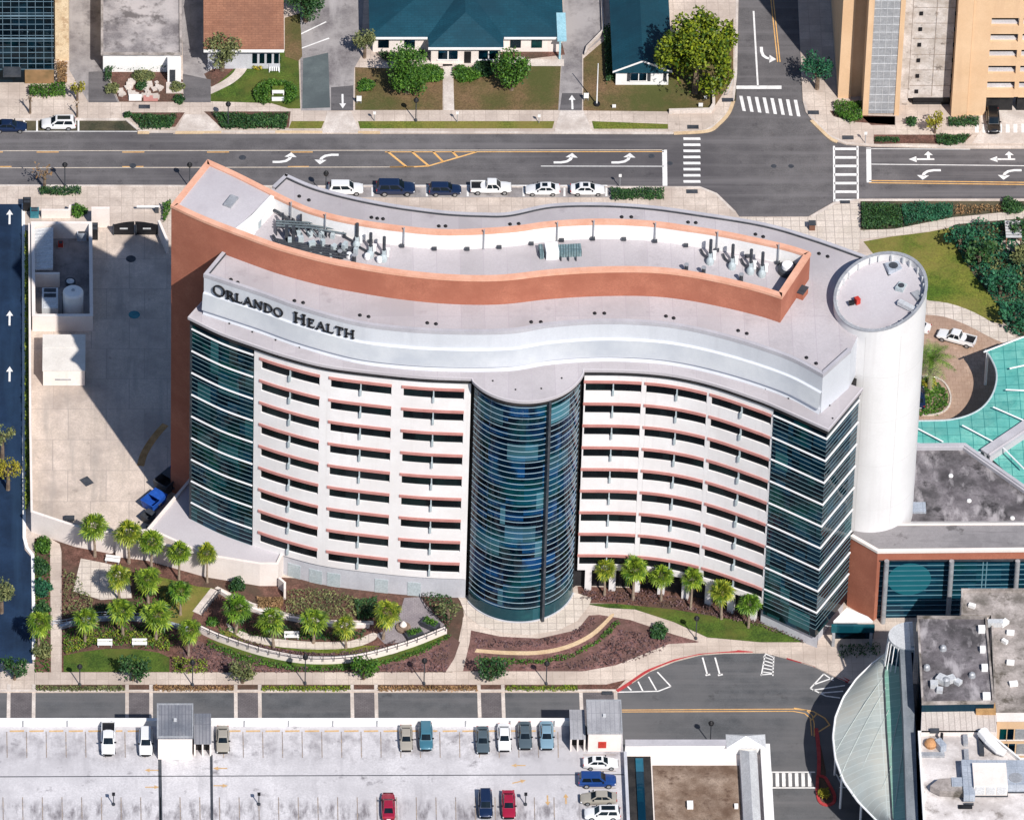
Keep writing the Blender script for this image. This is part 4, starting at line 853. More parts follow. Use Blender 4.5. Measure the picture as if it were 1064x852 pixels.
for x in (455, 497):
    b = MB(); b.bx(P(x,56).x, P(x+20,56).x, ym+.50, ym+.61, .9, 2.4); wn = b.build('window', M['glass_dark'], o)
    b = MB(); b.bx(P(x,56).x-.15, P(x+20,56).x+.15, ym+.42, ym+.62, .7, .9); b.bx(P(x+10,56).x-.08, P(x+10,56).x+.08, ym+.42, ym+.59, .9, 2.4); b.build('frame', M['plain_white'], wn)
b = MB(); b.bx(P(482,58).x, P(489,58).x, ym+.5, ym+.61, ZS, 2.3); b.build('door', M['black'], o)
for x in (393, 420, 530, 552): 
    b = MB(); b.bx(P(x,56).x, P(x+11,56).x, yl+.58, yl+.71, 1.0, 2.4); b.build('window', M['glass_dark'], o)
b = MB(); b.bx(P(578,50).x, P(587.5,50).x, yl-1.0, yl+5, 3.55, 3.75); b.bx(P(580,50).x, P(582,50).x, yl-.9, yl-.6, ZS, 3.55); b.build('side_awning', M['awning_blue'], o)
# teal gabled house
o = bmroot('teal_roof_house', 'small white gabled house with teal shingle roof under the big tree', 'house', 668, 84, ZS)
x0, x1 = P(636,60,3.2).x, P(698,60,3.2).x; y0 = P(668,74,3.2).y; xm = (x0+x1)/2
b = MB(); b.bx(x0+.5, x1-.5, y0+.5, y0+26, ZS, 3.0); b.face([(x0+.5,y0+.5,3),(x1-.5,y0+.5,3),(xm,y0+.5,4.95)]); b.build('wall', M['plain_white'], o)
b = MB(); hip(b, x0, x1, y0, y0+27, 3.1, 5.1, gable=True); b.build('roof', M['shingle_teal'], o)
b = MB()
for sx in (-1, 1):
    xe = x0 if sx < 0 else x1; b.grid([[(xe,y0-.05,2.85),(xm,y0-.05,4.88)],[(xe,y0-.05,3.18),(xm,y0-.05,5.2)]])
b.build('barge_board', M['plain_white'], o)
b = MB(); b.bx(xm-1.6, xm+.6, y0+.42, y0+.51, 1.0, 2.3); wn = b.build('window', M['glass_dark'], o); b = MB(); b.bx(xm-.56, xm-.44, y0+.36, y0+.5, 1.0, 2.3); b.bx(xm-1.75, xm+.75, y0+.36, y0+.5, .85, 1.0); b.build('frame', M['plain_white'], wn)
for dx in (-2.1, .75, 3.0):
    b = MB(); b.bx(xm+dx, xm+dx+.45, y0+.40, y0+.505, .9, 2.4); b.build('shutter', M['dark_metal'], o)
# cream parking structure, top right
o = bmroot('parking_structure', 'tall peach coloured parking structure with grey panelled tower and open slot decks', 'building', 960, 120, ZS)
def X(px, py=121): return P(px, py).x
yf = P(960,121).y; TOP = 34
b = MB(); b.bx(X(870.5,103), X(884,103), P(876,103).y, yf+40, ZS, TOP); b.build('end_pier', M['garage_cream'], o)
b = MB(); b.bx(X(884,103)+.02, X(897), P(876,103).y+.3, yf+40, ZS, TOP-.5); b.build('end_wall', M['garage_cream'], o)
b = MB(); b.bx(X(896), X(902), yf, yf+14, ZS, TOP); b.bx(X(929), X(934), yf, yf+14, ZS, TOP); b.bx(X(902), X(929), yf+.35, yf+14, ZS, TOP-.3); b.build('tower_frame', M['garage_cream'], o)
tw0, tw1 = X(902)+.02, X(929)-.02
b = MB(); b.bx(tw0, tw1, yf+.12, yf+.34, .4, TOP-.4); pn = b.build('tower_panel', M['grey_metal'], o)
b = MB()
for i in range(22): b.bx(tw0, tw1, yf+.07, yf+.119, 1+i*1.45, 1.06+i*1.45)
for i in range(1, 4): b.bx(tw0+(tw1-tw0)*i/4-.03, tw0+(tw1-tw0)*i/4+.03, yf+.06, yf+.118, .4, TOP-.5)
b.build('panel_joint', M['light_metal'], pn)
# pale slab bay with fixing plates
y2 = P(960,111).y
b = MB(); b.bx(X(934)+.02, X(943.5), y2+.1, yf+14, ZS, TOP); b.bx(X(943.5), X(987), y2, yf+14, 1.6, TOP-.2); b.build('slab_bay', M['slab_stained'], o)
b = MB()
for i in range(9): b.bx(X(944)+.1, X(987)-.02, y2-.03, y2-.004, 3.9+i*2.9, 4.0+i*2.9)
b.bx(X(968)-.05, X(968)+.05, y2-.035, y2-.004, 2, TOP-1); b.build('slab_joint', M['faded_line'], o)
b = MB()
for i in range(7): b.grid([[(X(947)+i*.95,y2-.02,20.2),(X(947)+i*.95+.35,y2-.02,20.2)],[(X(947)+i*.95+.5,y2-.02,22.4),(X(947)+i*.95+.85,y2-.02,22.4)]])
pieces(b, 'stripe', M['white_paint'], o)
b = MB()
for i in range(9):
    for x in (X(952), X(988.5)): b.bx(x-.25, x+.25, y2-.16, y2-.01, 2.6+i*2.9, 3.2+i*2.9)
b.bx(X(949), X(987), y2-.1, y2-.005, 1.0, 1.7); pieces(b, 'fixing_plate', M['black'], o)
b = MB(); b.bx(X(949), X(987), y2+.3, yf+14, ZS, 1.6); b.build('dark_opening', M['recess'], o)
# peach front with five slotted decks
x0, x1, x2 = X(988), X(1004), X(1120); bays = [(X(1023.5), X(1052)), (X(1056.5), X(1120))]
b = MB(); b.bx(x0, x1, yf-.3, yf+14, ZS, TOP); b.bx(x1+.05, X(1023.5), yf, yf+14, ZS, TOP-4); b.bx(X(1052), X(1056.5), yf, yf+.6, 3.6, TOP-4)
zl = [3.6+2.95*i for i in range(6)]
for c0, c1 in bays:
    for i in range(6): b.bx(c0, c1, yf, yf+.5, 3.5+2.95*i, (4.95+2.95*i) if i < 5 else TOP-4)
b.build('front_wall', M['garage_cream'], o)
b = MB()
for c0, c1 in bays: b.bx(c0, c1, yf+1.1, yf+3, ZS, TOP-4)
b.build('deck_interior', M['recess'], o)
b = MB()
for c0, c1 in bays:
    for i in range(5): b.bx(c0, c1, yf+.5, yf+1.1, 5.0+2.95*i-.6, 5.0+2.95*i+.25)
b.build('deck_slab', M['deck'], o)
b = MB(); b.bx(X(1004)+.05, x2, yf+.3, yf+14, TOP-4, TOP-3.2); b.build('cornice', M['garage_cream'], o)
b = MB(); b.sheet(W([(1018,108),(1120,108),(1120,150),(1010,150),(1020,135)]), ZS+.02); structure('garage_apron', b, M['kerb'])
b = MB()
for i in range(8): b.sheet(W([(1013+i*8,130),(1017+i*8,130),(1017+i*8,139),(1013+i*8,139)]), ZS+.035)
structure('road_marking', b, M['white_paint'])
# rock garden slabs before the flat roofed building
b = MB()
r_ = random.Random(3)
for k in range(34):
    x, y = r_.uniform(124,168), r_.uniform(86,103); s_ = r_.uniform(.3,.9); c = P(x,y); b.box((c.x,c.y,Z2+.1+k*.004),(s_*1.3,s_,.25+k*.003), r_.uniform(0,3))
sl_ = b.build('rock_garden', M['kerb']); tag(sl_, kind='stuff')
b = MB(); b.bx(P(134,104).x, P(147,104).x, P(140,106).y, P(140,101).y, Z2, Z2+.35); tag(b.build('stone_slab', M['plain_white']), 'long white stone slab at the front edge of the rock garden', 'stone slab')
b = MB(); b.bx(P(149,104).x, P(164,104).x, P(140,106.5).y, P(140,102).y, Z2, Z2+.3); tag(b.build('stone_slab', M['hood_pink']), 'pink stone slab right of the white slab in the rock garden', 'stone slab')
# garden bench and signs
o = bmroot('garden_bench', 'pale green white bench enclosed by the oval hedge', 'bench', 289, 99, Z2)
c = P(289,99); b = MB(); b.bx(c.x-.85,c.x+.85,c.y-.3,c.y+.3,.55,.66); b.build('seat', M['plain_white'], o); b = MB(); b.bx(c.x-.85,c.x+.85,c.y+.3,c.y+.42,.5,1.35); b.build('backrest', M['lawn_yellow'], o)
for sx in (-.75,.75): b = MB(); b.bx(c.x+sx-.07,c.x+sx+.07,c.y-.28,c.y+.28,Z2,.55); b.build('leg', M['plain_white'], o)
b = MB(); b.bx(c.x-.9,c.x+.9,c.y-1.5,c.y-.9,Z2,Z2+.25); b.build('footrest', M['plain_white'], o)
o = bmroot('lattice_seat', 'small white slatted seat on the lawn above the oval hedge', 'seat', 285, 75, Z2)
c = P(285,75); b = MB()
for i in range(5): b.bx(c.x-.7+i*.3,c.x-.52+i*.3,c.y-.4,c.y+.4,.5,.58)
b.build('seat', M['rail_white'], o); b = MB(); b.bx(c.x-.8,c.x+.8,c.y+.42,c.y+.5,.4,1.1); b.build('backrest', M['grey_base'], o)
for sx in (-.7,.7): b = MB(); b.bx(c.x+sx-.06,c.x+sx+.06,c.y-.3,c.y+.3,Z2,.5); b.build('leg', M['rail_white'], o)
def signpost(px, py, label, m='plain_white', w_=.7, h_=.9, z0=.5, zg=None):
    c = P(px,py,Z1); o = thing('lot_sign', label, 'sign', c, 0); b = MB(); b.bx(c.x-w_/2,c.x+w_/2,c.y-.05,c.y+.05,c.z+z0,c.z+z0+h_); b.build('panel', M[m], o)
    for sx in (-w_*.4, w_*.4): b = MB(); b.bx(c.x+sx-.04,c.x+sx+.04,c.y+.051,c.y+.12,c.z,c.z+z0+h_); b.build('post', M['grey_metal'], o)
    return o
signpost(373,108,'white sign on the lawn right of the down-pointing driveway arrow'); signpost(609,105,'white sign beside the up-pointing driveway arrow','plain_white',.7,.9)
signpost(638,113,'small white sign on dry lawn left of the big tree','plain_white',.5,.5,.2); signpost(728,112,'white sign under the big tree near the corner wall','plain_white',.6,.6,.2); signpost(733,104,'small white sign highest by the corner wall under the big tree','plain_white',.4,.4,.3)
o = bmroot('corner_wall', 'low cream wall turning the corner below the big tree', 'wall', 720, 118, ZS)
b = MB(); b.ribbon(W([(695,118.5),(738,117.5),(741.5,112),(741,84)]), ZS, .8, -.2, .2); b.build('wall_run', M['kerb'], o)
o = bmroot('drive_wall', 'low pale wall along the stony drive beside the teal roofed house', 'wall', 622, 40, ZS)
b = MB(); b.ribbon(W([(624,-30),(626.5,35),(610,52),(608,59)]), ZS, .7, -.14, .14); b.build('wall_run', M['kerb'], o)
o = bmroot('hand_rail', 'pale pipe railing on the corner pavement right of the big tree', 'railing', 764, 90, ZS)
b = MB(); b.tube([P(756,98,ZS), P(756,98,1.1), P(763,78,1.1), P(763,78,ZS)], .05, 5); b.build('rail', M['light_metal'], o)
# ================================================================ west service yard
def wall(name, label, pts_px, z0, z1, th, m, zpx=None, cap=None):
    """a free standing wall through plan points given on its top"""
    q = W(pts_px, z1 if zpx is None else zpx); c = q[len(q)//2]
    o = thing(name, label, 'wall', (c[0], c[1], z0)); b = MB(); b.ribbon(q, z0, z1-.12 if cap else z1, -th/2, th/2); b.build('wall_run', M[m], o)
    if cap: b = MB(); b.ribbon(q, z1-.12, z1, -th/2-.06, th/2+.06); b.build('coping', M[cap], o)
    return o
wall('yard_wall', 'long thin cream wall on the west side of the service yard beside the hedge strip', [(30.5,232),(31,330),(31.5,440),(33,532)], Z1, 2.6, .3, 'cream_wall')
# tank enclosure
e0 = [tuple(xy(x,y,2.9)) for x, y in ((34,232),(94,232),(95,328),(35,328))]
o = thing('tank_enclosure', 'cream walled enclosure around the white tank in the service yard', 'enclosure', (*xy(64,300), ZS))
b = MB(); b.ribbon(e0, ZS, 2.9, -.2, .2, closed=True); b.build('wall_run', M['cream_wall'], o)
b = MB(); b.ribbon(e0, 2.9, 3.0, -.2, .2, closed=True) if 0 else b.ribbon(e0, 2.9, 3.0, -.24, .24, closed=True); b.build('coping', M['cream_wall'], o)
i0, i1 = xy(35,284,2.6), xy(62,284,2.6); b = MB(); b.bx(i0.x, i1.x, i0.y-.2, i0.y+.2, ZS, 2.6); b.build('dividing_wall', M['cream_wall'], o)
b = MB(); b.sheet(offs(e0 if area(e0) > 0 else e0[::-1], -.25, True), Z2+.02); b.build('floor', M['asphalt_old'], o)
o = thing('shed_canopy', 'pale ribbed sloping canopy in the left half of the tank enclosure', 'canopy', (*xy(45,262), Z2))
r0, r1 = P(35.5,234,2.7), P(55,283,2.2); b = MB()
b.grid([[(r0.x,r0.y-.4,2.3),(r1.x,r0.y-.4,2.7)],[(r0.x,r1.y+.3,2.3),(r1.x,r1.y+.3,2.7)]]); b.grid([[(r0.x,r0.y-.4,2.15),(r1.x,r0.y-.4,2.55)],[(r0.x,r1.y+.3,2.15),(r1.x,r1.y+.3,2.55)]])
for i in range(13): yy = r1.y+.4+(r0.y-r1.y-.9)*i/12; b.prism([(r0.x,yy-.05),(r1.x,yy-.05),(r1.x,yy+.05),(r0.x,yy+.05)], 2.2, [2.37,2.77,2.77,2.37])
b.build('roof_sheet', M['light_metal'], o)
for yy in (r0.y-.8, r1.y+.8): b = MB(); b.tube([(r1.x-.3,yy,Z2),(r1.x-.3,yy,2.5)], .07, 6); b.build('post', M['grey_metal'], o)
def bxthing(name, label, cat, px, py, d, m, z=Z2, extra=None, rz=0, group=None):
    c = P(px, py, z); o = thing(name, label, cat, (c.x, c.y, z), rz, group)
    b = MB(); b.bx(c.x-d[0]/2, c.x+d[0]/2, c.y-d[1]/2, c.y+d[1]/2, z+.08, z+d[2]); b.build('casing', M[m], o)
    b = MB(); b.bx(c.x-d[0]/2-.06, c.x+d[0]/2+.06, c.y-d[1]/2-.06, c.y+d[1]/2+.06, z, z+.08); b.build('plinth', M['kerb'], o)
    if extra: extra(o, c)
    return o
def louv(o, c, d, n=3):
    for i in range(n):
        b = MB(); y = c.y+d[1]/2-(i+.5)*d[1]/n; b.bx(c.x-d[0]*.38, c.x+d[0]*.38, y-d[1]/n*.34, y+d[1]/n*.34, c.z+d[2]+.002, c.z+d[2]+.06); b.build('louvre', M['dark_metal' if i < 2 else 'light_metal'], o)
bxthing('generator', 'tall pale grey generator with dark louvres left of the white tank', 'generator', 52, 322, (2.2,4.2,2.2), 'light_metal', extra=lambda o, c: louv(o, c, (2.2,4.2,2.2), 4))
c = P(76,327,Z2); o = thing('water_tank', 'upright white cylindrical tank inside the walled enclosure', 'tank', (c.x, c.y, Z2)); c = P(76,303,4.0)
b = MB(); b.lathe((c.x,c.y,Z2), [(1.42,0),(1.42,3.7),(1.2,3.95),(.5,4.05)], 28); b.build('tank_shell', M['plain_white'], o, True)
b = MB(); b.lathe((c.x,c.y,4.17), [(.25,0),(.25,.15)], 10); b.build('hatch', M['grey_metal'], o)
b = MB(); b.tube([(c.x-1.5,c.y-.6,Z2),(c.x-1.5,c.y-.6,4.2)], .05, 5); b.build('level_pipe', M['dark_metal'], o)
c = P(73,292,2.0); o = thing('exhaust_fan', 'round dark exhaust fan behind the white tank', 'fan', (c.x,c.y,Z2))
b = MB(); b.lathe((c.x,c.y,Z2), [(.5,0),(.5,1.3),(.75,1.4),(.75,1.8)], 14); b.build('housing', M['dark_metal'], o); b = MB(); b.lathe((c.x,c.y,Z2+1.81), [(.55,0),(.2,.12)], 10); b.build('hub', M['light_metal'], o)
bxthing('utility_cabinet', 'grey blue cabinet in the top right corner of the tank enclosure', 'cabinet', 85, 248, (1.3,1.2,1.4), 'duct_metal', extra=lambda o,c: louv(o,c,(1.3,1.2,1.4),2))
bxthing('pump', 'small red pump on the floor of the tank enclosure', 'pump', 63, 256, (.7,.7,.7), 'red_metal', extra=lambda o,c: louv(o,c,(.7,.7,.7),1))
bxthing('utility_cabinet', 'tall black cabinet against the wall right of the tank enclosure', 'cabinet', 98, 246, (1.0,1.6,1.9), 'black', extra=lambda o,c: louv(o,c,(1.0,1.6,1.9),2))
# white container south of the enclosure
zt = 3.1; c = P(66,380); o = thing('storage_container', 'cream white storage container below the tank enclosure', 'container', (c.x,c.y,Z1))
q0, q1 = xy(45,348,zt), xy(88,385,zt); b = MB(); b.bx(q0.x, q1.x, q1.y, q0.y, Z1+.1, zt-.08); b.build('box_body', M['cream_wall'], o)
b = MB(); b.bx(q0.x-.08, q1.x+.08, q1.y-.08, q0.y+.08, zt-.08, zt); b.bx(q0.x-.08,q1.x+.08,q0.y-2.6,q0.y-2.5,zt,zt+.03); b.build('roof', M['box_roof'], o)
b = MB(); b.bx((q0.x+q1.x)/2-1.2, (q0.x+q1.x)/2+1.0, q1.y-.06, q1.y-.001, 1.3, 1.55); b.build('label_plate', M['grey_metal'], o)
# gate with two dark arched leaves and its white piers
c = P(140,245); o = thing('yard_gate', 'black double gate with arched tops closing the service yard to the north', 'gate', (c.x,c.y,ZS))
for x0, x1, f in ((117,139.5,1),(140.5,164,-1)):
    X0, X1 = P(x0,245).x, P(x1,245).x; b = MB(); n = 8; top = []
    for i in range(n+1):
        t = i/n; top.append((X0+(X1-X0)*t, 2.0+.6*math.sin(math.pi*(t*.5+(0 if f > 0 else .5)))))
    b.grid([[(x, c.y-.06, ZS+.1) for x, z in top], [(x, c.y-.06, z) for x, z in top], [(x, c.y+.06, z) for x, z in top], [(x, c.y+.06, ZS+.1) for x, z in top]])
    lf = b.build('gate_leaf', M['black'], o)
    b = MB(); b.bx(X0+(X1-X0)*.5-.5, X0+(X1-X0)*.5+.6, c.y-.14, c.y-.061, 1.3, 1.5); b.build('handle', M['light_metal'], lf)
    b = MB(); b.bx(X0+.05, X0+.2, c.y-.12, c.y+.12, ZS, 2.1); b.build('gate_post', M['dark_metal'], lf)
wall('gate_pier', 'cream wall panel left of the black double gate', [(95,216),(114,216)], ZS, 3.6, .4, 'cream_wall')
wall('gate_wall', 'short slanting pale wall right of the black gate against the brick spine', [(165,229),(174,250)], ZS, 2.6, .35, 'cream_wall')
wall('north_yard_wall', 'low cream wall behind the pavement north of the tank enclosure', [(43,218),(72,218),(73,213)], ZS, 1.6, .3, 'cream_wall')
c = P(155,221); o = thing('barrier_arm', 'white lifting barrier arm in front of the black gate', 'barrier', (c.x,c.y,ZS))
b = MB(); b.bx(P(142,221).x, P(166,221).x, c.y-.12, c.y+.12, 1.0, 1.2); b.build('arm', M['plain_white'], o); b = MB(); b.bx(P(161,221).x, P(165,221).x, c.y-.3, c.y+.3, ZS, 1.1); b.build('motor_box', M['dark_metal'], o)
bxthing('utility_box', 'black utility box at the north end of the hedge strip by the blue road', 'utility box', 28, 217, (1.1,1.3,1.6), 'black', extra=lambda o,c: louv(o,c,(1.1,1.3,1.6),2))
bxthing('utility_box', 'dark teal utility box left of the low cream wall', 'utility box', 36, 225, (1.2,1.0,1.3), 'teal_metal', extra=lambda o,c: louv(o,c,(1.2,1.0,1.3),2))
# skips beside the podium
def skip(label, px, py, m, rz, d=(2.2,3.2,1.7)):
    c = P(px, py, Z1); o = thing('skip', label, 'skip', (c.x,c.y,Z1), rz)
    b = MB(); rows = []
    for k, z in ((.8,.25),(1,d[2]),(.92,d[2]),(.74,.4)): rows.append([(c.x+sx*d[0]/2*k, c.y+sy*d[1]/2*k, Z1+z) for sx, sy in ((-1,-1),(1,-1),(1,1),(-1,1))])
    b.grid(rows, True); b.face(rows[-1]); b.build('hull', M[m], o)
    b = MB(); b.bx(c.x-d[0]/2*.9, c.x+d[0]/2*.9, c.y, c.y+d[1]/2*.92, Z1+d[2], Z1+d[2]+.1); b.build('lid', M[m], o)
    for sx in (-1, 1): b = MB(); b.bx(c.x+sx*d[0]/2-.1, c.x+sx*d[0]/2+.1, c.y-.3, c.y+.3, Z1+.9, Z1+1.1); b.build('lifting_lug', M['dark_metal'], o)
    for sx in (-1,1):
        for sy in (-1,1): b = MB(); b.tube([(c.x+sx*.7-.06,c.y+sy*1.1,Z1+.13),(c.x+sx*.7+.06,c.y+sy*1.1,Z1+.13)], .13, 8); b.build('castor', M['black'], o)
    return o
skip('bright blue skip beside the diagonal podium wall', 160, 526, 'blue_paint', -.7); skip('dark skip with black lid wedged behind the bright blue skip', 174, 508, 'dark_metal', -.7, (2.4,3.4,2.2)); skip('small grey black skip at the foot of the diagonal podium wall', 154, 541, 'dark_metal', -.7, (1.5,1.8,1.3))
skip('second blue skip half hidden in the shade of the brick wall', 184, 496, 'blue_paint', -.5, (2.0,2.6,1.8))
bxthing('floor_box', 'flat dark box by the yard wall left of the palms', 'box', 72, 540, (1.4,.7,.5), 'dark_metal', Z1, extra=lambda o,c: louv(o,c,(1.4,.7,.5),1))
# podium and the long white screen wall
ZP = 4.2
pod = thing('podium', 'low cream podium with pale flat roof at the foot of the left glass wing', 'building', (*xy(240,600), ZS))
tp = W([(197,497),(153,549),(215,577),(270,586),(289,586),(297,569),(262,560),(240,520)], ZP)
b = MB(); b.prism(tp, -.05, ZP-.5); b.build('wall', M['cream_wall'], pod)
b = MB(); b.prism(tp, ZP-.5, ZP-.3); b.build('roof', M['membrane_lt'], pod)
b = MB(); b.ribbon(W([(197,497),(153,549),(215,577),(270,586),(289,586),(297,569)], ZP), ZP-.5, ZP, -.35, .03); b.build('parapet', M['cream_wall'], pod)
b = MB(); dq = W([(258,604.5),(276,608)], .15); b.ribbon(dq, .2, 2.3, -.3, .05); b.build('door', M['cream_wall'], pod)
wall('screen_wall', 'long white screen wall behind the row of palms south of the service yard', [(33,531),(78,546),(114,553),(153,550.5)], Z1, 3.9, .4, 'cream_wall')
wq = W([(33,531),(78,546),(114,558),(153,566),(185,572)], 3.9)
b = MB(); b.ribbon(W([(120,556),(153,560),(215,577.5)], ZP), -.05, ZP-.3, -.5, -.05); b.build('lower_wall', M['cream_wall'], pod)
wall('stair_wall', 'cream wall stepping down beside the round green shrub by the podium', [(290,600),(296,605),(296,612)], ZS, 2.0, .3, 'cream_wall')
# ================================================================ garden walls and railings
def rail(name, label, pts, z0, h, m, parent_m='black', posts=10):
    q = W(pts, z0, 5); C = Curve(q); c = C.at(C.L/2); o = thing(name, label, 'railing', (c[0], c[1], z0))
    b = MB()
    for z in (z0+h, z0+h*.5): b.tube([(*C.at(C.L*i/40), z) for i in range(41)], .045, 5)
    b.build('hand_rail', M[m], o)
    for i in range(posts+1): b = MB(); x, y = C.at(C.L*i/posts); b.tube([(x,y,z0),(x,y,z0+h+.03)], .05, 5); b.build('post', M[m], o)
    return o
arcw = [(208,651),(230,661),(262,672),(286,678),(312,682.5),(337,683.5),(363,682),(389,677.5),(428,666),(463,652)]
gw = wall('retaining_wall', 'curved pale retaining wall sweeping below the palm garden', crom(arcw, 4), ZS, 1.0, .7, 'cream_wall')
rail('garden_railing', 'black railing following the outside of the curved retaining wall', [(x, y+3.5) for x, y in arcw], 1.0, 1.0, 'black', posts=24)
rail('ramp_railing', 'dark railing beside the short ramp right of the yellow lawn', [(229,617),(211,640)], Z3, 1.0, 'dark_metal', posts=5)
rail('plaza_railing', 'black railing on the east side of the small paved plaza by the drum', [(438,622),(446,636),(464,650)], Z3, 1.0, 'black', posts=7)
rail('bridge_railing', 'blue white railing crossing the crescent lawn near the path', [(55,650),(72,648),(100,641),(140,642),(168,646)], Z3, .9, 'duct_metal', posts=8)
wall('garden_wall', 'low curved blue white wall arching behind the two white benches', crom([(62,650),(80,645),(105,641),(140,641),(172,646),(195,652)], 4), ZS, .7, .5, 'duct_metal')
wall('garden_wall', 'low pale wall between upper walk and dark shrubs of the palm garden', crom([(228,612),(262,631),(300,640),(345,647),(384,648)], 4), ZS, .8, .35, 'cream_wall')
def bench(label, px, py, rz=0, m='plain_white'):
    c = P(px, py, Z3); o = thing('bench', label, 'bench', (c.x,c.y,Z3), rz)
    b = MB(); b.bx(c.x-1.0,c.x+1.0,c.y-.3,c.y+.3,Z3+.4,Z3+.5); b.build('seat', M[m], o)
    b = MB(); b.bx(c.x-1.0,c.x+1.0,c.y+.42,c.y+.5,Z3+.45,Z3+.85); b.build('backrest', M[m], o)
    for sx in (-.85,.85): b = MB(); b.bx(c.x+sx-.06,c.x+sx+.06,c.y-.28,c.y+.28,Z3,Z3+.4); b.build('leg', M['grey_metal'], o)
bench('white bench at the left on the crescent lawn edge', 109, 671); bench('white bench at the right on the crescent lawn edge', 145, 670.5)
bench('white slatted bench under the palms at the top of the pale patio', 117, 584, -.2)
bench('white bench in the shade below the upper walk of the palm garden', 303, 663)
def planter(label, px, py, rz, d=(2.4,1.1,.7)):
    c = P(px, py, Z3); o = thing('planter', label, 'planter', (c.x,c.y,Z3), rz)
    b = MB(); b.bx(c.x-d[0]/2,c.x+d[0]/2,c.y-d[1]/2,c.y+d[1]/2,Z3,Z3+d[2]); b.build('box', M['dark_metal'], o)
    PLANTS.append((o, c, d))
PLANTS = []
planter('rectangular dark planter by the curved railing of the paved plaza', 430, 661, .45); planter('rectangular dark planter nearest the drum on the paved plaza', 447, 651, -.6, (2.4,1.3,.8))
c = P(419,653,Z3); o = thing('plaza_urn', 'round stone urn on a dark ring in the middle of the paved plaza', 'urn', (c.x,c.y,Z3))
b = MB(); b.lathe((c.x,c.y,Z3), [(1.0,0),(1.0,.35),(.75,.4)], 18); b.build('ring', M['roof_brown'], o); b = MB(); b.lathe((c.x,c.y,Z3+.4), [(.35,0),(.5,.3),(.3,.7),(.1,.9)], 12); b.build('bowl', M['cream_wall'], o, True)
# ================================================================ parking deck in front
ZD = 9.0
def deck_stains():
    m = M['deck']; nt = m.node_tree; b = nt.nodes['Principled BSDF']; c = b.inputs['Base Color'].links[0].from_socket
    tc = nt.nodes.new('ShaderNodeTexCoord'); sp = nt.nodes.new('ShaderNodeSeparateXYZ'); nt.links.new(tc.outputs['Object'], sp.inputs[0]); yr = P(320,860).y
    for y0, y1, st, k in ((P(0,836,9).y, P(0,850,9).y, (.75,.22,1), .85), (P(0,764,9).y, P(0,785,9).y, (.45,.3,1), .55)):
        d = nt.nodes.new('ShaderNodeMath'); d.operation = 'SUBTRACT'; nt.links.new(sp.outputs[1], d.inputs[0]); d.inputs[1].default_value = (y0+y1)/2-yr
        a = nt.nodes.new('ShaderNodeMath'); a.operation = 'ABSOLUTE'; nt.links.new(d.outputs[0], a.inputs[0])
        r = nt.nodes.new('ShaderNodeMapRange'); r.inputs[1].default_value = abs(y0-y1)*.4; r.inputs[2].default_value = abs(y0-y1)*1.0; r.inputs[3].default_value = k; r.inputs[4].default_value = 0; nt.links.new(a.outputs[0], r.inputs[0])
        n = _ramp(nt, _noise(nt, tc.outputs['Object'], 1, 6, .65, st), (0,0,0), (1,1,1), .46, .64)
        mu = nt.nodes.new('ShaderNodeMath'); mu.operation = 'MULTIPLY'; nt.links.new(n, mu.inputs[0]); nt.links.new(r.outputs[0], mu.inputs[1])
        c = _mix(nt, mu.outputs[0], c, (.14,.125,.135))
    nt.links.new(c, b.inputs['Base Color'])
deck_stains()
deck = thing('parking_deck', 'roof level of a pale concrete parking deck along the lower edge of the photograph', 'parking deck', (*xy(320,860), -.01))
yN = P(320,748.5,ZD+1.0).y; xw, xe = P(-60,800,ZD).x, P(648.5,800,ZD).x; yS = P(320,980,ZD).y
b = MB(); b.bx(xw, xe, yS, yN, -.01, ZD); b.build('deck_slab', M['deck'], deck)
b = MB(); b.bx(xw, P(165,748,ZD).x, yN, yN+.5, 0, ZD+1.0); b.bx(P(217,748,ZD).x, P(594,748,ZD).x, yN, yN+.5, 0, ZD+1.0); pieces(b, 'parapet', M['plain_white'], deck)
b = MB(); b.bx(xe, xe+.4, yS, P(648,786,ZD).y, 0, ZD+1.0); b.build('parapet', M['grey_base'], deck)
b = MB()
for i in range(13):
    x = P(24+i*46,748,ZD+1).x
    if not 150 < 24+i*46 < 220: b.bx(x-.08, x+.08, yN-.14, yN-.002, ZD+.003, ZD+1.02)
pieces(b, 'parapet_joint', M['grey_metal'], deck)
zl = ZD+.012
b = MB(); o_ = MB(); dk = MB(); wh = MB()
def dl(mb, pts, wm, z=zl): 
    q = W(pts, ZD); a = offs(q, -wm/2); c = offs(q, wm/2)
    for i in range(len(q)-1): mb.sheet([a[i],a[i+1],c[i+1],c[i]], z)
x = 7.0
while x < 592:
    if not 155 < x < 222: dl(b, [(x,760),(x+.5,787)], .13)
    dl(b, [(x-4,828),(x-3,880)], .13); x += 20.45
for i in range(29):
    x = 9+i*20.45
    if not 150 < x < 222 and x < 580: dl(o_, [(x+1,759.5),(x+16,759.2)], .30)
for yy in (784,801,818.5,836,853): dl(b, [(606,yy),(640,yy)], .12)
dl(dk, [(-60,807),(648,804.5)], .16); dl(dk, [(166,788),(167.5,880)], .45); dl(dk, [(219.5,784),(220.5,880)], .35)
def darrow(x, y, ang):
    c = P(x,y,ZD); ca, sa = math.cos(ang), math.sin(ang); T = lambda p: [(c.x+u*ca-v*sa, c.y+u*sa+v*ca) for u, v in p]
    o_.sheet(T([(-.9,-.1),(.3,-.1),(.3,.1),(-.9,.1)]), zl); o_.sheet(T([(.3,-.35),(1.0,0),(.3,.35)]), zl)
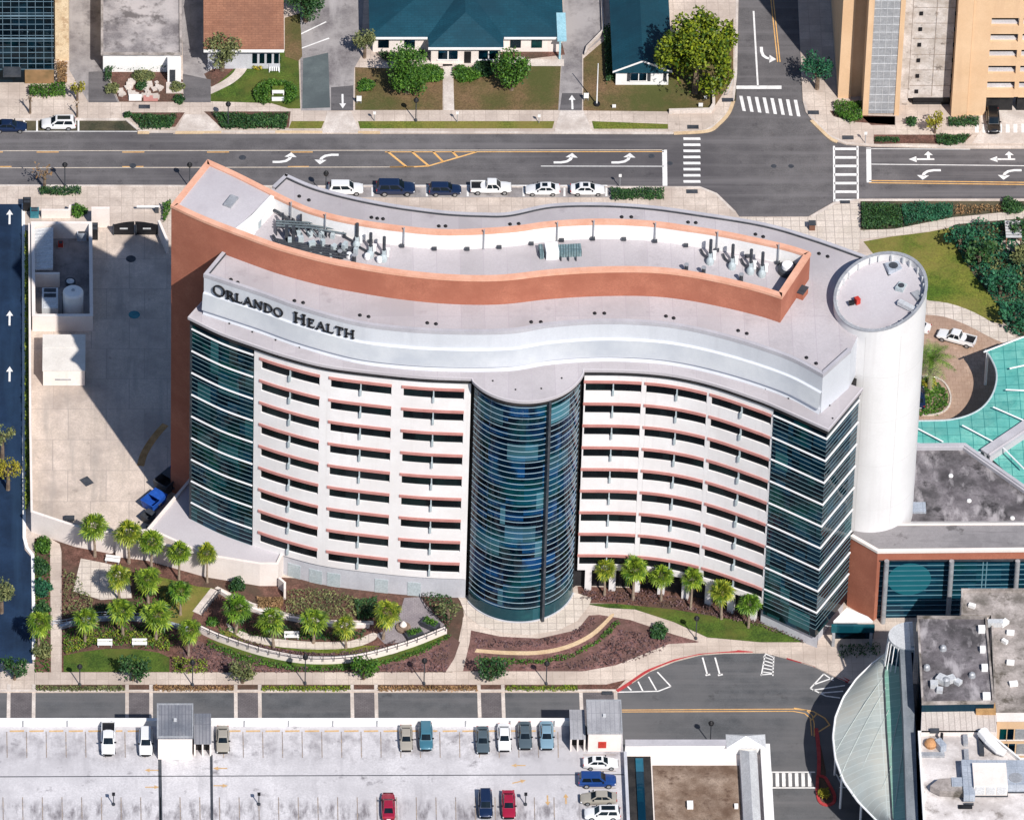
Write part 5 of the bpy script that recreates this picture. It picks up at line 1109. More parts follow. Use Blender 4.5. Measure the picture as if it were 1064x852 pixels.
for x, y, a in ((158,800,math.pi),(158,817.5,0),(229,798,math.pi),(229,816,0),(539,795,math.pi),(539,812,.3),(569,831,-math.pi/2),(588,830,math.pi/2)): darrow(x, y, a)
pieces(b, 'stall_line', M['faded_line'], deck); o_.build('ochre_mark', M['ochre_line'], deck); pieces(dk, 'expansion_joint', M['dark_metal'], deck)
def stair(label, roof, ztop, zf, small, zs, door, red=False, rm='grey_roof'):
    """stair tower: roof outline px at its top, front wall down to the deck; a lower lobby beside it with a dark opening"""
    c = P((roof[0]+roof[1])/2, roof[3], ZD); o = thing('stair_tower', label, 'stair tower', (c.x,c.y,ZD))
    A, B = P(roof[0],roof[2],ztop), P(roof[1],roof[3],ztop)
    b = MB(); b.bx(A.x+.15, B.x-.15, B.y+.15, A.y-.15, ZD if 1 else 0, ztop-.3); b.build('wall', M['cream_wall'], o)
    b = MB(); b.bx(A.x, B.x, B.y, A.y, ztop-.3, ztop); b.build('roof', M[rm], o)
    b = MB(); b.ribbon([(A.x,A.y),(A.x,B.y),(B.x,B.y),(B.x,A.y)], ztop, ztop+.12, -.02, .18, True) if 0 else b.ribbon([(A.x,B.y),(B.x,B.y),(B.x,A.y),(A.x,A.y)], ztop, ztop+.1, -.2, .0, True); b.build('roof_edge', M['grey_metal'], o)
    b = MB(); b.box(((A.x+B.x)/2,(A.y+B.y)/2,ztop+.15),(.4,.4,.3)); b.build('vent', M['light_metal'], o)
    A2, B2 = P(small[0],small[2],zs), P(small[1],small[3],zs)
    b = MB(); b.bx(A2.x, B2.x, B2.y, A2.y, zs-.2, zs); lr = b.build('lobby_roof', M[rm], o)
    b = MB(); b.bx(A2.x+.05, B2.x-.05, B2.y+1.2, A2.y-.1, ZD, zs-.2); b.build('lobby_wall', M['recess'], o)
    for x in (A2.x+.1, (A2.x+B2.x)/2, B2.x-.1): b = MB(); b.bx(x-.1, x+.1, B2.y+.05, B2.y+1.19, ZD, zs-.2); b.build('jamb', M['cream_wall'], o)
    if red:
        b = MB(); m_ = P(626,775,ZD+1.2); b.bx(m_.x-.55, m_.x+.5, B.y+.06, B.y+.15, ZD+.7, ZD+1.8); b.build('red_panel', M['red_metal'], o)
    else:
        b = MB(); b.bx(A.x+1.9, A.x+2.9, B.y+.06, B.y+.15, ZD+.1, ZD+2.1); b.build('door', M['plain_white'], o)
    return o
stair('cream stair tower with dark grey roof at the left end of the deck', (163,201,731,766), ZD+4.2, 0, (201.5,219.5,741,772), ZD+2.4, 0)
stair('cream stair tower with grey roof and red panel at the right end of the deck', (609,647,727,761), ZD+3.6, 0, (591.5,608.5,737,767), ZD+2.4, 0, True, 'grey_roof_light')
b = MB()
for x, y in ((117.5,824),(119,836),(269,830),(546,824)):
    pass
def deck_lamp(label, px, py):
    c = P(px,py,ZD); o = thing('deck_lamp', label, 'lamp', (c.x,c.y,ZD)); b = MB(); b.tube([(c.x,c.y,ZD),(c.x,c.y,ZD+1.9)], .07, 6); b.build('pole', M['dark_metal'], o)
    b = MB(); b.box((c.x,c.y,ZD+2.0),(.4,.4,.25)); b.build('lamp_head', M['black'], o); b = MB(); b.lathe((c.x,c.y,ZD),[(.22,0),(.22,.25)],10); b.build('base', M['dark_metal'], o)
deck_lamp('short dark lamp post on the deck below the white bed pickup', 118, 836); deck_lamp('short dark lamp post on the deck right of the long black joint', 269, 836); deck_lamp('short dark lamp post on the deck beside the pale red car', 546, 836)
# low building with a white parapet right of the deck
o = thing('flat_roof_pavilion', 'low building with white parapet and stained brown flat roof beside the deck', 'building', (*xy(720,860), -.01)); zt = 6.2
f = lambda x, y, z=zt: P(x, y, z)
yN2 = f(720,769).y; b = MB(); b.bx(f(649.5,770).x, f(800,770).x, f(720,990).y, yN2, -.01, zt-1.6); b.build('wall', M['cream_wall'], o)
b = MB(); b.bx(f(678,795,4.7).x, f(768,795,4.7).x, f(720,990).y, f(720,795,4.7).y, zt-1.6, zt-1.5); b.build('roof', M['roof_brown'], o)
b = MB(); b.bx(f(649.5,770).x, f(789,770).x, yN2-1.0, yN2, zt-1.6, zt); b.build('parapet', M['plain_white'], o)
b = MB(); b.bx(f(649.5,770).x+.01, f(789,770).x, yN2-1.06, yN2+.06, zt, zt+.12); b.build('coping', M['grey_roof_edge'], o)
b = MB(); xx0, xx1 = f(770,800).x, f(788,800).x; xm = (xx0+xx1)/2; b.grid([[(xx0,yN2-1.1,zt-.6),(xm,yN2-2.6,zt+.6),(xx1,yN2-1.1,zt-.6)],[(xx0,yN2-60,zt-.6),(xm,yN2-60,zt+.6),(xx1,yN2-60,zt-.6)]]); b.build('ridge_roof', M['light_metal'], o)
b = MB(); c = f(775,769,zt+.3); q = [(c.x-2.6,yN2-1.6),(c.x+2.6,yN2-1.6),(c.x+2.6,yN2+1.0),(c.x-2.6,yN2+1.0)]
for i in range(4): b.face([(*q[i],zt+.14),(*q[(i+1)%4],zt+.14),(c.x,yN2-.3,zt+1.1)])
b.build('corner_cap', M['light_metal'], o)
b = MB(); b.bx(f(790,770).x, f(800,770).x, f(720,990).y, yN2-.2, zt-1.6, zt-.4); b.build('side_wall', M['plain_white'], o)
b = MB(); b.bx(f(651,790).x, f(677,790).x, f(720,990).y, yN2-1.4, zt-1.598, zt-1.55); b.build('light_well', M['recess'], o)
b = MB(); b.bx(f(661,790).x, f(669,790).x, f(720,990).y, yN2-2.0, zt-1.54, zt-1.3); b.build('well_panel', M['glass_teal_dark'], o)
b = MB(); c = f(717,837,4.8); b.box((c.x,c.y,4.9),(.8,1.1,.7)); b.build('vent', M['plain_white'], o); b = MB(); c = f(765,838,4.8); b.box((c.x,c.y,4.9),(.5,.6,.5)); b.build('vent', M['plain_white'], o)
# ================================================================ east side: pavilion, canopy, atrium, roofs
ZV = 13.0
pav = thing('entrance_pavilion', 'brick trimmed entrance pavilion with grey roof and blue glazed front joining the white cylinder', 'building', (*xy(960,640), ZS))
front = W([(884,557),(912,573),(1064,571.5),(1150,570)], ZV)
back = W([(1150,543.5),(930,544.5),(893,542.5)], ZV)
b = MB(); b.prism(front+back, ZV-.25, ZV-.05); b.build('roof', M['pavilion_roof'], pav)
b = MB(); b.ribbon(front, ZV-.3, ZV+.12, -.4, .08); b.ribbon(back, ZV-.25, ZV+.12, -.25, .0); b.build('coping', M['cream_wall'], pav)
b = MB(); b.prism(offs(front[1:], -.12)+[back[0], back[1]], 11.3, ZV-.3); b.build('fascia', M['brick'], pav)
b = MB(); b.ribbon(front[:2], 0, ZV-.3, -2.0, -.02); b.build('brick_wall', M['brick'], pav)
b = MB(); gp = offs(front[1:], -.6); b.ribbon([(gp[0][0]+.1, gp[0][1])]+gp[1:], 0, 11.3, -.5, 0); b.build('curtain_wall', M['glass_teal_dark'], pav)
b = MB()
for i in range(12): b.ribbon(gp, .6+i*.92, .66+i*.92, .003, .09)
for x in (908, 948, 951, 1022, 1026): xx = P(x,580,11).x; b.bx(xx-.06, xx+.06, gp[1][1]-.12, gp[1][1]-.004, 0, 11.2)
b.build('mullion', M['fin_dim'], pav)
for x in (921, 988.5, 1057): 
    xx = P(x,580,11.3).x; b = MB(); b.tube([(xx, gp[1][1]-1.2, 0), (xx, gp[1][1]-1.2, 11.6)], .34, 12); b.build('column', M['grey_metal'], pav, True)
b = MB(); b.bx(P(914,580,11).x, P(1120,580,11).x, gp[1][1]-.7, gp[1][1]-.13, 11.0, 11.29); b.build('soffit_or_shade_strip', M['dark_metal'], pav)
gy = lambda x: float(np.interp(x, [gp[0][0], gp[1][0]], [gp[0][1], gp[1][1]]))
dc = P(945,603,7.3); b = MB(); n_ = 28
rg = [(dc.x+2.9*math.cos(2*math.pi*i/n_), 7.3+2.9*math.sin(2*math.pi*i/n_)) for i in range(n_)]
b.face([(x, gy(x)-.055, z) for x, z in rg]); b.grid([[(x, gy(x)-.055, z) for x, z in rg],[(x, gy(x)-.01, z) for x, z in rg]], True); b.build('reflection_disc', M['glass_reflection'], pav)  # added paler disc, a round reflection painted onto the curtain wall
# stained roof behind
o = thing('stained_roof_wing', 'single storey wing with stained dark grey roof right of the white cylinder', 'building', (*xy(1000,530), ZS)); zz = 11.4
rp_ = W([(930,540),(936,462),(1003,461.5),(1112,538.5),(1112,540)], zz)
b = MB(); b.prism(rp_, 0, zz-.3); b.build('wall', M['grey_base'], o)
b = MB(); b.sheet(rp_, zz-.28); b.build('roof', M['roof_stained'], o)
b = MB(); b.ribbon(W([(936,462),(1003,461.5),(1112,538.5)], zz)[::-1], zz-.35, zz+.25, -.9, .0); b.ribbon(W([(936,464.5),(1002,464),(1112,541.5)], zz)[::-1], zz+.25, zz+.5, -.25, .0); b.build('parapet', M['grey_roof_edge'], o)
for x, y in ((988,493),(1007,519),(1052,537)): c = P(x,y,zz); b = MB(); b.lathe((c.x,c.y,zz-.28), [(.35,0),(.3,.2),(.1,.3)], 8); b.build('roof_vent', M['plain_white'], o)
b = MB(); c = P(955,527,zz); b.box((c.x,c.y,zz-.1),(1.8,1.9,.35)); b.build('skylight', M['duct_metal'], o)
# turquoise ring canopy over the drop off
o = thing('ring_canopy', 'curved turquoise glass canopy ringing the drop off court with white struts', 'canopy', (*xy(1020,470), ZS)); zc = 6.0
innr = crom(PP([(938,438),(955,437.5),(985,436.5),(1005,432),(1020,424),(1030,412),(1035,398),(1035,385),(1030,373),(1024,364)], zc), 6)
outr = crom(PP([(938,462),(952,461),(985,472),(1020,470),(1045,458),(1070,440),(1090,415),(1098,390),(1095,365),(1085,345)], zc), 6)
b = MB(); n = len(innr); b.grid([[Vector(innr[k][:2]+(zc,)) if 0 else (innr[k][0],innr[k][1],zc), ((innr[k][0]+outr[k][0])/2,(innr[k][1]+outr[k][1])/2,zc+.35), (outr[k][0],outr[k][1],zc+.1)] for k in range(n)])
b.grid([[(innr[k][0],innr[k][1],zc-.12),(outr[k][0],outr[k][1],zc-.05)] for k in range(n)]); b.build('canopy_glass', M['canopy_teal'], o)
b = MB(); b.tube([(p[0],p[1],zc) for p in innr], .14, 6); b.build('inner_rim', M['bracket'], o)
b = MB(); b.tube([(p[0],p[1],zc+.1) for p in outr], .16, 6); b.build('outer_rim', M['bracket'], o)
for (xa, ya), (xb, yb) in (((951,444),(980,459)),((1000,442),(1034,460)),((1032,423),(1064,437)),((1045,405),(1068,406)),((1049,383),(1068,379)),((1022,366),(1064,350)),((1041,464),(1064,487))):
    b = MB(); b.tube([P(xa,ya,zc+.8), P(xb,yb,zc+.8)], .11, 6); b.build('strut', M['rail_white'], o)
b = MB(); c = P(1026,367,zc); b.tube([(c.x,c.y,0),(c.x,c.y,zc)], .2, 8); b.build('column', M['rail_white'], o)
for x, y in ((960,437),(1018,426),(1035,392)): c = P(x,y,zc); b = MB(); b.tube([(c.x+.5,c.y-.6,0),(c.x+.5,c.y-.6,zc)], .16, 8); b.build('column', M['rail_white'], o)
o = thing('walkway_roof', 'grey flat roofed walkway cutting diagonally across the turquoise canopy', 'roof', (*xy(1050,470), ZS))
b = MB(); wq = W([(1024,470),(1060,446),(1110,410)], 6.9); b.ribbon(wq, 6.6, 6.9, -.9, .9); b.build('roof', M['grey_roof_edge'], o)
b = MB(); b.ribbon(wq, 6.9, 7.05, .55, .7); b.ribbon(wq, 5.5, 6.6, .7, .85); b.build('fascia', M['membrane_lt'], o)
for i in (0, 2): b = MB(); b.tube([(*wq[i],0),(*wq[i],6.6)], .2, 8); b.build('column', M['grey_metal'], o)
o = thing('lower_canopy', 'turquoise glass canopy on the outer side of the grey walkway', 'canopy', (*xy(1060,490), ZS))
b = MB(); lq = W([(1028,474),(1064,450),(1130,420),(1130,560),(1064,508)], 5.6); b.prism(lq, 5.5, 5.6); b.build('canopy_glass', M['canopy_teal'], o)
b = MB(); b.tube([(*lq[0],0),(*lq[0],5.5)], .2, 8); b.build('column', M['rail_white'], o)
# porch beside the right glass wing
o = thing('porch', 'low white porch with teal glass band at the foot of the brick wall', 'porch', (*xy(885,660), ZS))
q = W([(866,645),(880,631),(902,640.5),(907,645)], 4.0); b = MB(); b.prism(q, 3.6, 4.0); b.build('roof', M['plain_white'], o)
b = MB(); b.bx(P(864,652,3.4).x, P(909,652,3.4).x, P(880,649,3.6).y-.3, P(880,649,3.6).y+.2, 2.4, 3.55); b.build('glass_band', M['glass_teal'], o)
b = MB(); yq = P(880,649,3.6).y; b.bx(P(868,652,2).x, P(908,652,2).x, yq+.9, yq+1.3, 0, 2.38); b.build('door_glass', M['glass_dark'], o)
for x in (866, 905): xx = P(x,680).x; b = MB(); b.bx(xx-.2, xx+.2, P(880,652,3.6).y-.1, P(880,652,3.6).y+.3, 0, 2.4); b.build('column', M['grey_metal'], o)
# vaulted glass atrium roof
o = thing('atrium_roof', 'big curved striped glass roof sweeping out in a half moon at the lower right', 'glass roof', (*xy(910,780), 0))
ry = [674,678,688,705,725,745,765,788,812,833,852,872,890]; rx = [926,922,908,890,876,868,865.5,868,877,892,911,935,952]
N = 48; rows = []
for k in range(N+1):
    py = 676+(884-676)*k/N; xr = float(np.interp(py, ry, rx)); xg = float(np.interp(py, [676,700,760,852,884], [924,918,921,927,945])); xd = float(np.interp(py, [676,690,852,884], [933,942.5,946,953])); xg = max(min(xg, xd-2), xr+.5)
    a_, g_, d_ = P(xr,py,7.5), P(xg,py,10.2), P(xd,py,11.0); r = []
    for j in range(6): t = j/5; r.append((a_.x+(g_.x-a_.x)*t, a_.y+(g_.y-a_.y)*t, 7.5+2.7*math.sin(t*math.pi/2)))
    for j in range(1, 4): t = j/3; r.append((g_.x+(d_.x-g_.x)*t, g_.y+(d_.y-g_.y)*t, 10.2+.8*t))
    rows.append(r)
b = MB(); b.grid([r[:6] for r in rows]); b.build('vault_pane', M['vault_glass'], o, True)
b = MB(); b.grid([r[5:] for r in rows]); b.build('vault_pane', M['vault_green'], o, True)
b = MB(); b.tube([r[0] for r in rows], .16, 6); b.build('rim', M['rail_white'], o)
b = MB(); b.tube([(r[5][0],r[5][1],r[5][2]+.05) for r in rows], .13, 6); b.build('gutter', M['dark_metal'], o)
b = MB(); b.tube([(r[8][0],r[8][1],r[8][2]+.05) for r in rows], .14, 6); b.build('rim', M['light_metal'], o)
def vault_z(x, y):
    ys = [r[0][1] for r in rows]; k = min(range(N+1), key=lambda i: abs(ys[i]-y)); r = rows[k]; return float(np.interp(x, [p[0] for p in r], [p[2] for p in r]))
for xa, ya, xb, yb in ((917,708,867,778),(920,718,873,802),(923,742,886,822),(941,720,925,790),(926,800,908,846),(943,745,929,850)):
    A, B = P(xa,ya,9.6), P(xb,yb,8.4); pts = []
    for i in range(17):
        q = A.lerp(B, i/16); pts.append((q.x, q.y, vault_z(q.x, q.y)+.07))
    b = MB(); b.tube(pts, .045, 4); b.build('rib', M['vault_rib'], o)
for k in range(4, N-4, 8): b = MB(); p = rows[k][0]; b.tube([(p[0]+.5,p[1],0),(p[0]+.5,p[1],7.4)], .16, 8); b.build('column', M['rail_white'], o)
# half round lantern roof above the atrium
c = P(949,662,13.5); o = thing('half_round_lantern', 'half round pale roof with radiating glass ribs at the head of the atrium', 'roof lantern', (c.x,c.y,0)); rr = 3.3
pr = [(c.x+rr*math.cos(a), c.y+2.7*math.sin(a)) for a in (math.pi/2+math.pi*i/14 for i in range(15))]
b = MB(); b.prism(pr, 13.3, 13.8); b.build('roof', M['light_metal'], o)
b = MB(); bt = [(c.x+rr*.95*math.cos(a)-.3, c.y-.5+2.8*math.sin(a)) for a in (math.pi/2+math.pi*i/14 for i in range(15))]; b.grid([[(*p,13.3) for p in offs(pr,-.1)],[(*p,9.5) for p in bt]]); b.build('glass_skirt', M['glass_teal_dark'], o)
b = MB()
for i in range(15): b.tube([(*pr[i],13.4),(bt[i][0]+.4*math.cos(math.pi/2+math.pi*i/14),bt[i][1]-1.2,10.2)], .06, 4)
b.build('rib', M['rail_white'], o)
b = MB(); b.box((c.x-.25,c.y,13.9),(.45,4.4,.3)); b.build('ridge', M['grey_metal'], o)
# tall roofs at lower right
def roofblock(name, label, pts, z, wm, rm, par=None, ph=.4, zb=0):
    q = [tuple(v) for v in W(pts, z)]; q = q if area(q) > 0 else q[::-1]; c = q[0]
    o = thing(name, label, 'building', (c[0], c[1], 0)); b = MB(); b.prism(q, zb, z-.12); b.build('wall', M[wm], o)
    b = MB(); b.sheet(offs(q, -.05, True), z-.1); b.build('roof', M[rm], o)
    if par: b = MB(); b.ribbon(q, z-.2, z+ph, -.22, .04, closed=True); b.build('parapet', M[par], o)
    return o, q
rb1, q1 = roofblock('dark_roof_block', 'block with stained dark grey roof and white coping beside the glass atrium', [(953,641),(1025,641.5),(1033,730),(958,731)], 17, 'glass_teal_dark', 'roof_stained', 'roof_grime', .25)
for x, y, s_ in ((1020,655,1.0),(1021,676,.8),(1023,695,.9),(1025,725,1.1)): c = P(x,y,17); b = MB(); b.box((c.x,c.y,17.25),(s_*.9,s_*.9,.7)); b.build('roof_hatch', M['plain_white'], rb1)
for x, y in ((980,674),(963,694),(1010,702)): c = P(x,y,17); b = MB(); b.lathe((c.x,c.y,16.9), [(.5,0),(.4,.5),(.2,.7)], 10); b.build('roof_vent', M['grey_metal'], rb1)
c = P(983,710,17); o = thing('roof_vent_cluster', 'cluster of pale vent boxes on the stained dark roof', 'roof vents', (c.x,c.y,16.9))
for k, (dx, dy, s_) in enumerate(((-1.6,-.4,1.0),(-.6,.5,1.2),(.7,.6,1.0),(-.9,-1.4,.8),(1.6,.1,.8))): b = MB(); b.box((c.x+dx,c.y+dy,16.9+s_*.35),(s_,s_,s_*.7),k); b.build('vent_box', M['light_metal'], o)
b = MB(); b.lathe((c.x,c.y,16.9),[(.5,0),(.5,.9),(.2,1.1)],10); b.build('fan', M['grey_metal'], o)
rb2, q2 = roofblock('grimy_roof_block', 'flat roofed block with blotchy grey roof at the right edge behind the dark roof', [(999,613),(1130,613),(1130,745),(1034,745),(1030,640),(999,640)], 14.5, 'cream_wall', 'roof_grime', 'roof_grime', .3)
for x, y, s_ in ((1010,630,.9),(1043,648,1.3),(1050,658,1.0),(1044,667,.8),(1050,689,1.0),(1053,711,1.1)):
    c = P(x,y,14.5); b = MB(); b.box((c.x,c.y,14.65),(s_,s_*.6,.5),s_*3); b.build('roof_vent', M['plain_white'], rb2)
c = P(1034,649,14.5); b = MB(); b.box((c.x,c.y,14.8),(2.0,.8,.8)); b.build('duct_box', M['light_metal'], rb2)
rb3, q3 = roofblock('white_roof_block', 'long white flat roof crowded with ducts in the lower right corner', [(954,762),(1026,762),(1060,790),(1130,790),(1130,900),(962,900)], 15, 'glass_teal_dark', 'roof_white', 'plain_white', .5)
rb4, q4 = roofblock('ribbed_roof_block', 'narrow ribbed cream roof between the dark roof and the white roof', [(958,733),(1034,733),(1036,760),(957,760.5)], 15.6, 'cream_wall', 'ribbed_cream', None)
c = P(1024,737,15.6); b = MB(); b.box((c.x,c.y,15.75),(2.6,1.8,.5)); b.build('roof_grate', M['rust'], rb4); c = P(971,759.5,15.6); b = MB(); b.box((c.x,c.y,15.7),(1.2,.5,.5)); b.build('grille', M['dark_metal'], rb4)
# peach wall with windows
o = thing('peach_annex', 'peach walled annex with two rows of dark windows at the right edge', 'building', (*xy(1060,800), 0)); zt = 15.3
pq = W([(1036,749),(1140,749)], zt); y0 = pq[0][1]; b = MB(); b.bx(pq[0][0], pq[1][0], y0, y0+1.2, 0, zt); b.build('wall', M['garage_cream'], o)
b = MB(); b.bx(pq[0][0]-.1, pq[1][0], y0-.12, y0+1.3, zt, zt+.25); b.build('coping', M['cream_wall'], o)
for zz in (12.9, 10.2):
    for x0, x1, m in ((1036+2.5,1045.5,'glass_dark'),(1046.5,1053,'glass_dark'),(1054.5,1080,'grey_metal')):
        a_, b2 = P(x0,760,zz).x, P(x1,760,zz).x; b = MB(); b.bx(a_, b2, y0-.06, y0+.05, zz-.95, zz+.95); wn = b.build('window', M[m], o); b = MB(); b.bx(a_-.1, b2+.1, y0-.16, y0-.002, zz-1.1, zz-.96); b.build('sill', M['cream_wall'], wn)
# ducts and plant on the white roof
def roofthing(name, label, cat, px, py, parts, z=15.0):
    c = P(px,py,z); o = thing(name, label, cat, (c.x,c.y,z-.1))
    for pn, m, f in parts: b = MB(); f(b, c.x, c.y, z-.1); b.build(pn, M[m], o)
    return o
roofthing('l_shaped_duct', 'big grey blue L shaped duct on the white roof', 'duct', 1006, 825, [('duct_run','duct_metal',lambda b,x,y,z:(b.bx(x-.7,x+.75,y-1.6,y+5.0,z+.4,z+1.5))),('duct_branch','duct_metal',lambda b,x,y,z:(b.bx(x+.76,x+16,y+3.0,y+5.0,z+.5,z+1.4))),('elbow','grey_metal',lambda b,x,y,z:b.bx(x+5.2,x+7.2,y+1.6,y+2.9,z+.5,z+1.3)),
    ('support','dark_metal',lambda b,x,y,z:[b.bx(x-.6,x+.6,y+k,y+k+.15,z,z+.4) for k in (-2,1,4)])])
roofthing('rooftop_unit', 'large pale box unit inside the bend of the L shaped duct', 'cooling unit', 1028, 816, [('casing','cream_wall',lambda b,x,y,z:b.bx(x-2.2,x+2.2,y-1.9,y+2.3,z+.2,z+2.0)),('panel','light_metal',lambda b,x,y,z:[b.bx(x-2.0+k*1.4,x-.8+k*1.4,y-1.97,y-1.9,z+.4,z+1.8) for k in range(3)]),('base_frame','dark_metal',lambda b,x,y,z:b.bx(x-2.3,x+2.3,y-2.0,y+2.4,z,z+.2))])
roofthing('rooftop_unit', 'blue grey rooftop unit at the right edge beside the pale box unit', 'cooling unit', 1055, 816, [('casing','duct_metal',lambda b,x,y,z:b.bx(x-1.6,x+2.2,y-1.2,y+1.6,z+.2,z+1.5)),('fan_grille','grey_metal',lambda b,x,y,z:b.lathe((x,y,z+1.5),[(.9,0),(.9,.1)],14)),('base_frame','dark_metal',lambda b,x,y,z:b.bx(x-1.7,x+2.3,y-1.3,y+1.7,z,z+.2))])
roofthing('tapered_duct', 'grimy grey tapered duct left of the L shaped duct', 'duct', 990, 820, [('duct_run','roof_grime',lambda b,x,y,z:b.prism([(x-3,y-.4),(x-1.8,y-1.3),(x+1.4,y-1.6),(x+1.4,y+1.2),(x-1.8,y+.9)],z+.2,z+1.2)),('flange','duct_metal',lambda b,x,y,z:b.bx(x-.2,x+1.4,y-.6,y+1.0,z+1.2,z+1.35)),('support','dark_metal',lambda b,x,y,z:b.bx(x-1.5,x+1,y-.3,y+.3,z,z+.2))])
roofthing('copper_fan', 'copper coloured round fan at the top left corner of the white roof', 'fan', 967, 774, [('housing','copper',lambda b,x,y,z:b.lathe((x,y,z),[(.75,0),(.85,.5),(.6,.9),(.2,1.1)],14)),('base_frame','grey_metal',lambda b,x,y,z:b.box((x,y-1.9,z+.2),(3.4,.7,.4)))])
roofthing('roof_fan', 'blue grey fan with black stack right of the copper fan', 'fan', 977, 777, [('casing','duct_metal',lambda b,x,y,z:b.box((x,y,z+.6),(.9,1.5,1.2),.5)),('stack','black',lambda b,x,y,z:b.tube([(x+.2,y+1.2,z),(x+.2,y+1.2,z+1.6)],.2,8))])
roofthing('pipe_stub', 'upper short grey pipe on the white roof below the ribbed roof', 'pipe', 1003, 770, [('pipe','grey_metal',lambda b,x,y,z:b.box((x,y,z+.3),(.6,1.7,.6)))])
roofthing('pipe_stub', 'lower short grey pipe on the white roof above the L shaped duct', 'pipe', 1004, 786, [('pipe','grey_metal',lambda b,x,y,z:b.box((x,y,z+.3),(.6,1.9,.6)))])
roofthing('fan_cowl', 'white curved cowl at the left end of the peach wall', 'ventilation cowl', 1031, 780, [('cowl','plain_white',lambda b,x,y,z:b.tube([(x-1.2,y+2.4,z+1.2),(x-.4,y+.8,z+1.2),(x+.8,y-.6,z+.8),(x+1.6,y-1.0,z+.6)],[.8,.75,.65,.5],10)),('base','dark_metal',lambda b,x,y,z:b.box((x-1.4,y+.6,z+.3),(.6,3.0,.6)))])
roofthing('roof_grate', 'dark flat grate at the bottom of the white roof', 'grate', 1003, 838, [('frame','black',lambda b,x,y,z:b.box((x,y,z+.1),(1.8,.6,.25)))])
# wall strip between atrium and blocks
o = thing('atrium_side_wall', 'tall grey metal wall strip between the curved glass roof and the roof blocks', 'wall', (*xy(950,800), 0))
aw = [P(945,650,14).xy, P(950,745,14).xy, P(955,900,14).xy]; b = MB(); b.ribbon([tuple(a) for a in aw][::-1], 0, 13.6, -1.4, .1); b.build('wall_run', M['metal_dull'], o)
# overlook shelter in the woods and small slatted platform
c = P(1052,252); o = thing('garden_shelter', 'small slatted wooden shelter among the trees at the right edge', 'shelter', (c.x,c.y,Z2))
b = MB()
for i in range(6): b.bx(c.x-1.1,c.x+1.1,c.y-1.6+i*.6,c.y-1.2+i*.6,2.3,2.42)
b.build('roof_slats', M['light_metal'], o)
for sx in (-1,1):
    for sy in (-1.4,1.4): b = MB(); b.bx(c.x+sx-.08,c.x+sx+.08,c.y+sy-.08,c.y+sy+.08,Z2,2.3); b.build('post', M['shingle_brown'], o)
b = MB(); b.bx(c.x-1.6,c.x+1.8,c.y-2.6,c.y+1.9,Z2,Z2+.2); b.build('floor', M['tile_cream'], o)
# ================================================================ vegetation
def leaf_mesh(name, pts, size, seed, m, flat=.0, parent=None):
    """many small separate leaf faces at the given points, each turned its own way"""
    g = np.random.default_rng(seed); p = np.asarray(pts, float); n = len(p)
    d = g.normal(size=(n,3)); d[:,2] = np.abs(d[:,2])*(1+flat*3)+.25; d /= np.linalg.norm(d, axis=1)[:,None]
    t = np.cross(d, g.normal(size=(n,3))); t /= np.linalg.norm(t, axis=1)[:,None]; u = np.cross(d, t)
    s = (size*g.uniform(.6,1.4,n))[:,None]; e = .6
    v = np.stack([p-t*s, p-u*s*e+d*s*.15, p+t*s, p+u*s*e+d*s*.15], 1).reshape(-1,3)
    off = np.zeros(3)
    if parent is not None: off = np.array(parent.location)
    v = v-off; me = bpy.data.meshes.new(name); me.vertices.add(4*n); me.vertices.foreach_set('co', v.ravel())
    me.loops.add(4*n); me.loops.foreach_set('vertex_index', np.arange(4*n, dtype=np.int32)); me.polygons.add(n)
    me.polygons.foreach_set('loop_start', np.arange(0,4*n,4, dtype=np.int32)); me.polygons.foreach_set('loop_total', np.full(n,4, dtype=np.int32))
    me.materials.append(m); me.update(calc_edges=True); me.validate()
    o = bpy.data.objects.new(name, me); COL.objects.link(o)
    if parent is not None: o.parent = parent
    return o
def blob_pts(g, c, r, n, shell=.5):
    d = g.normal(size=(n,3)); d /= np.linalg.norm(d, axis=1)[:,None]; rad = (1-shell*g.random(n)**1.6)[:,None]
    return np.array(c)+d*rad*np.array(r)
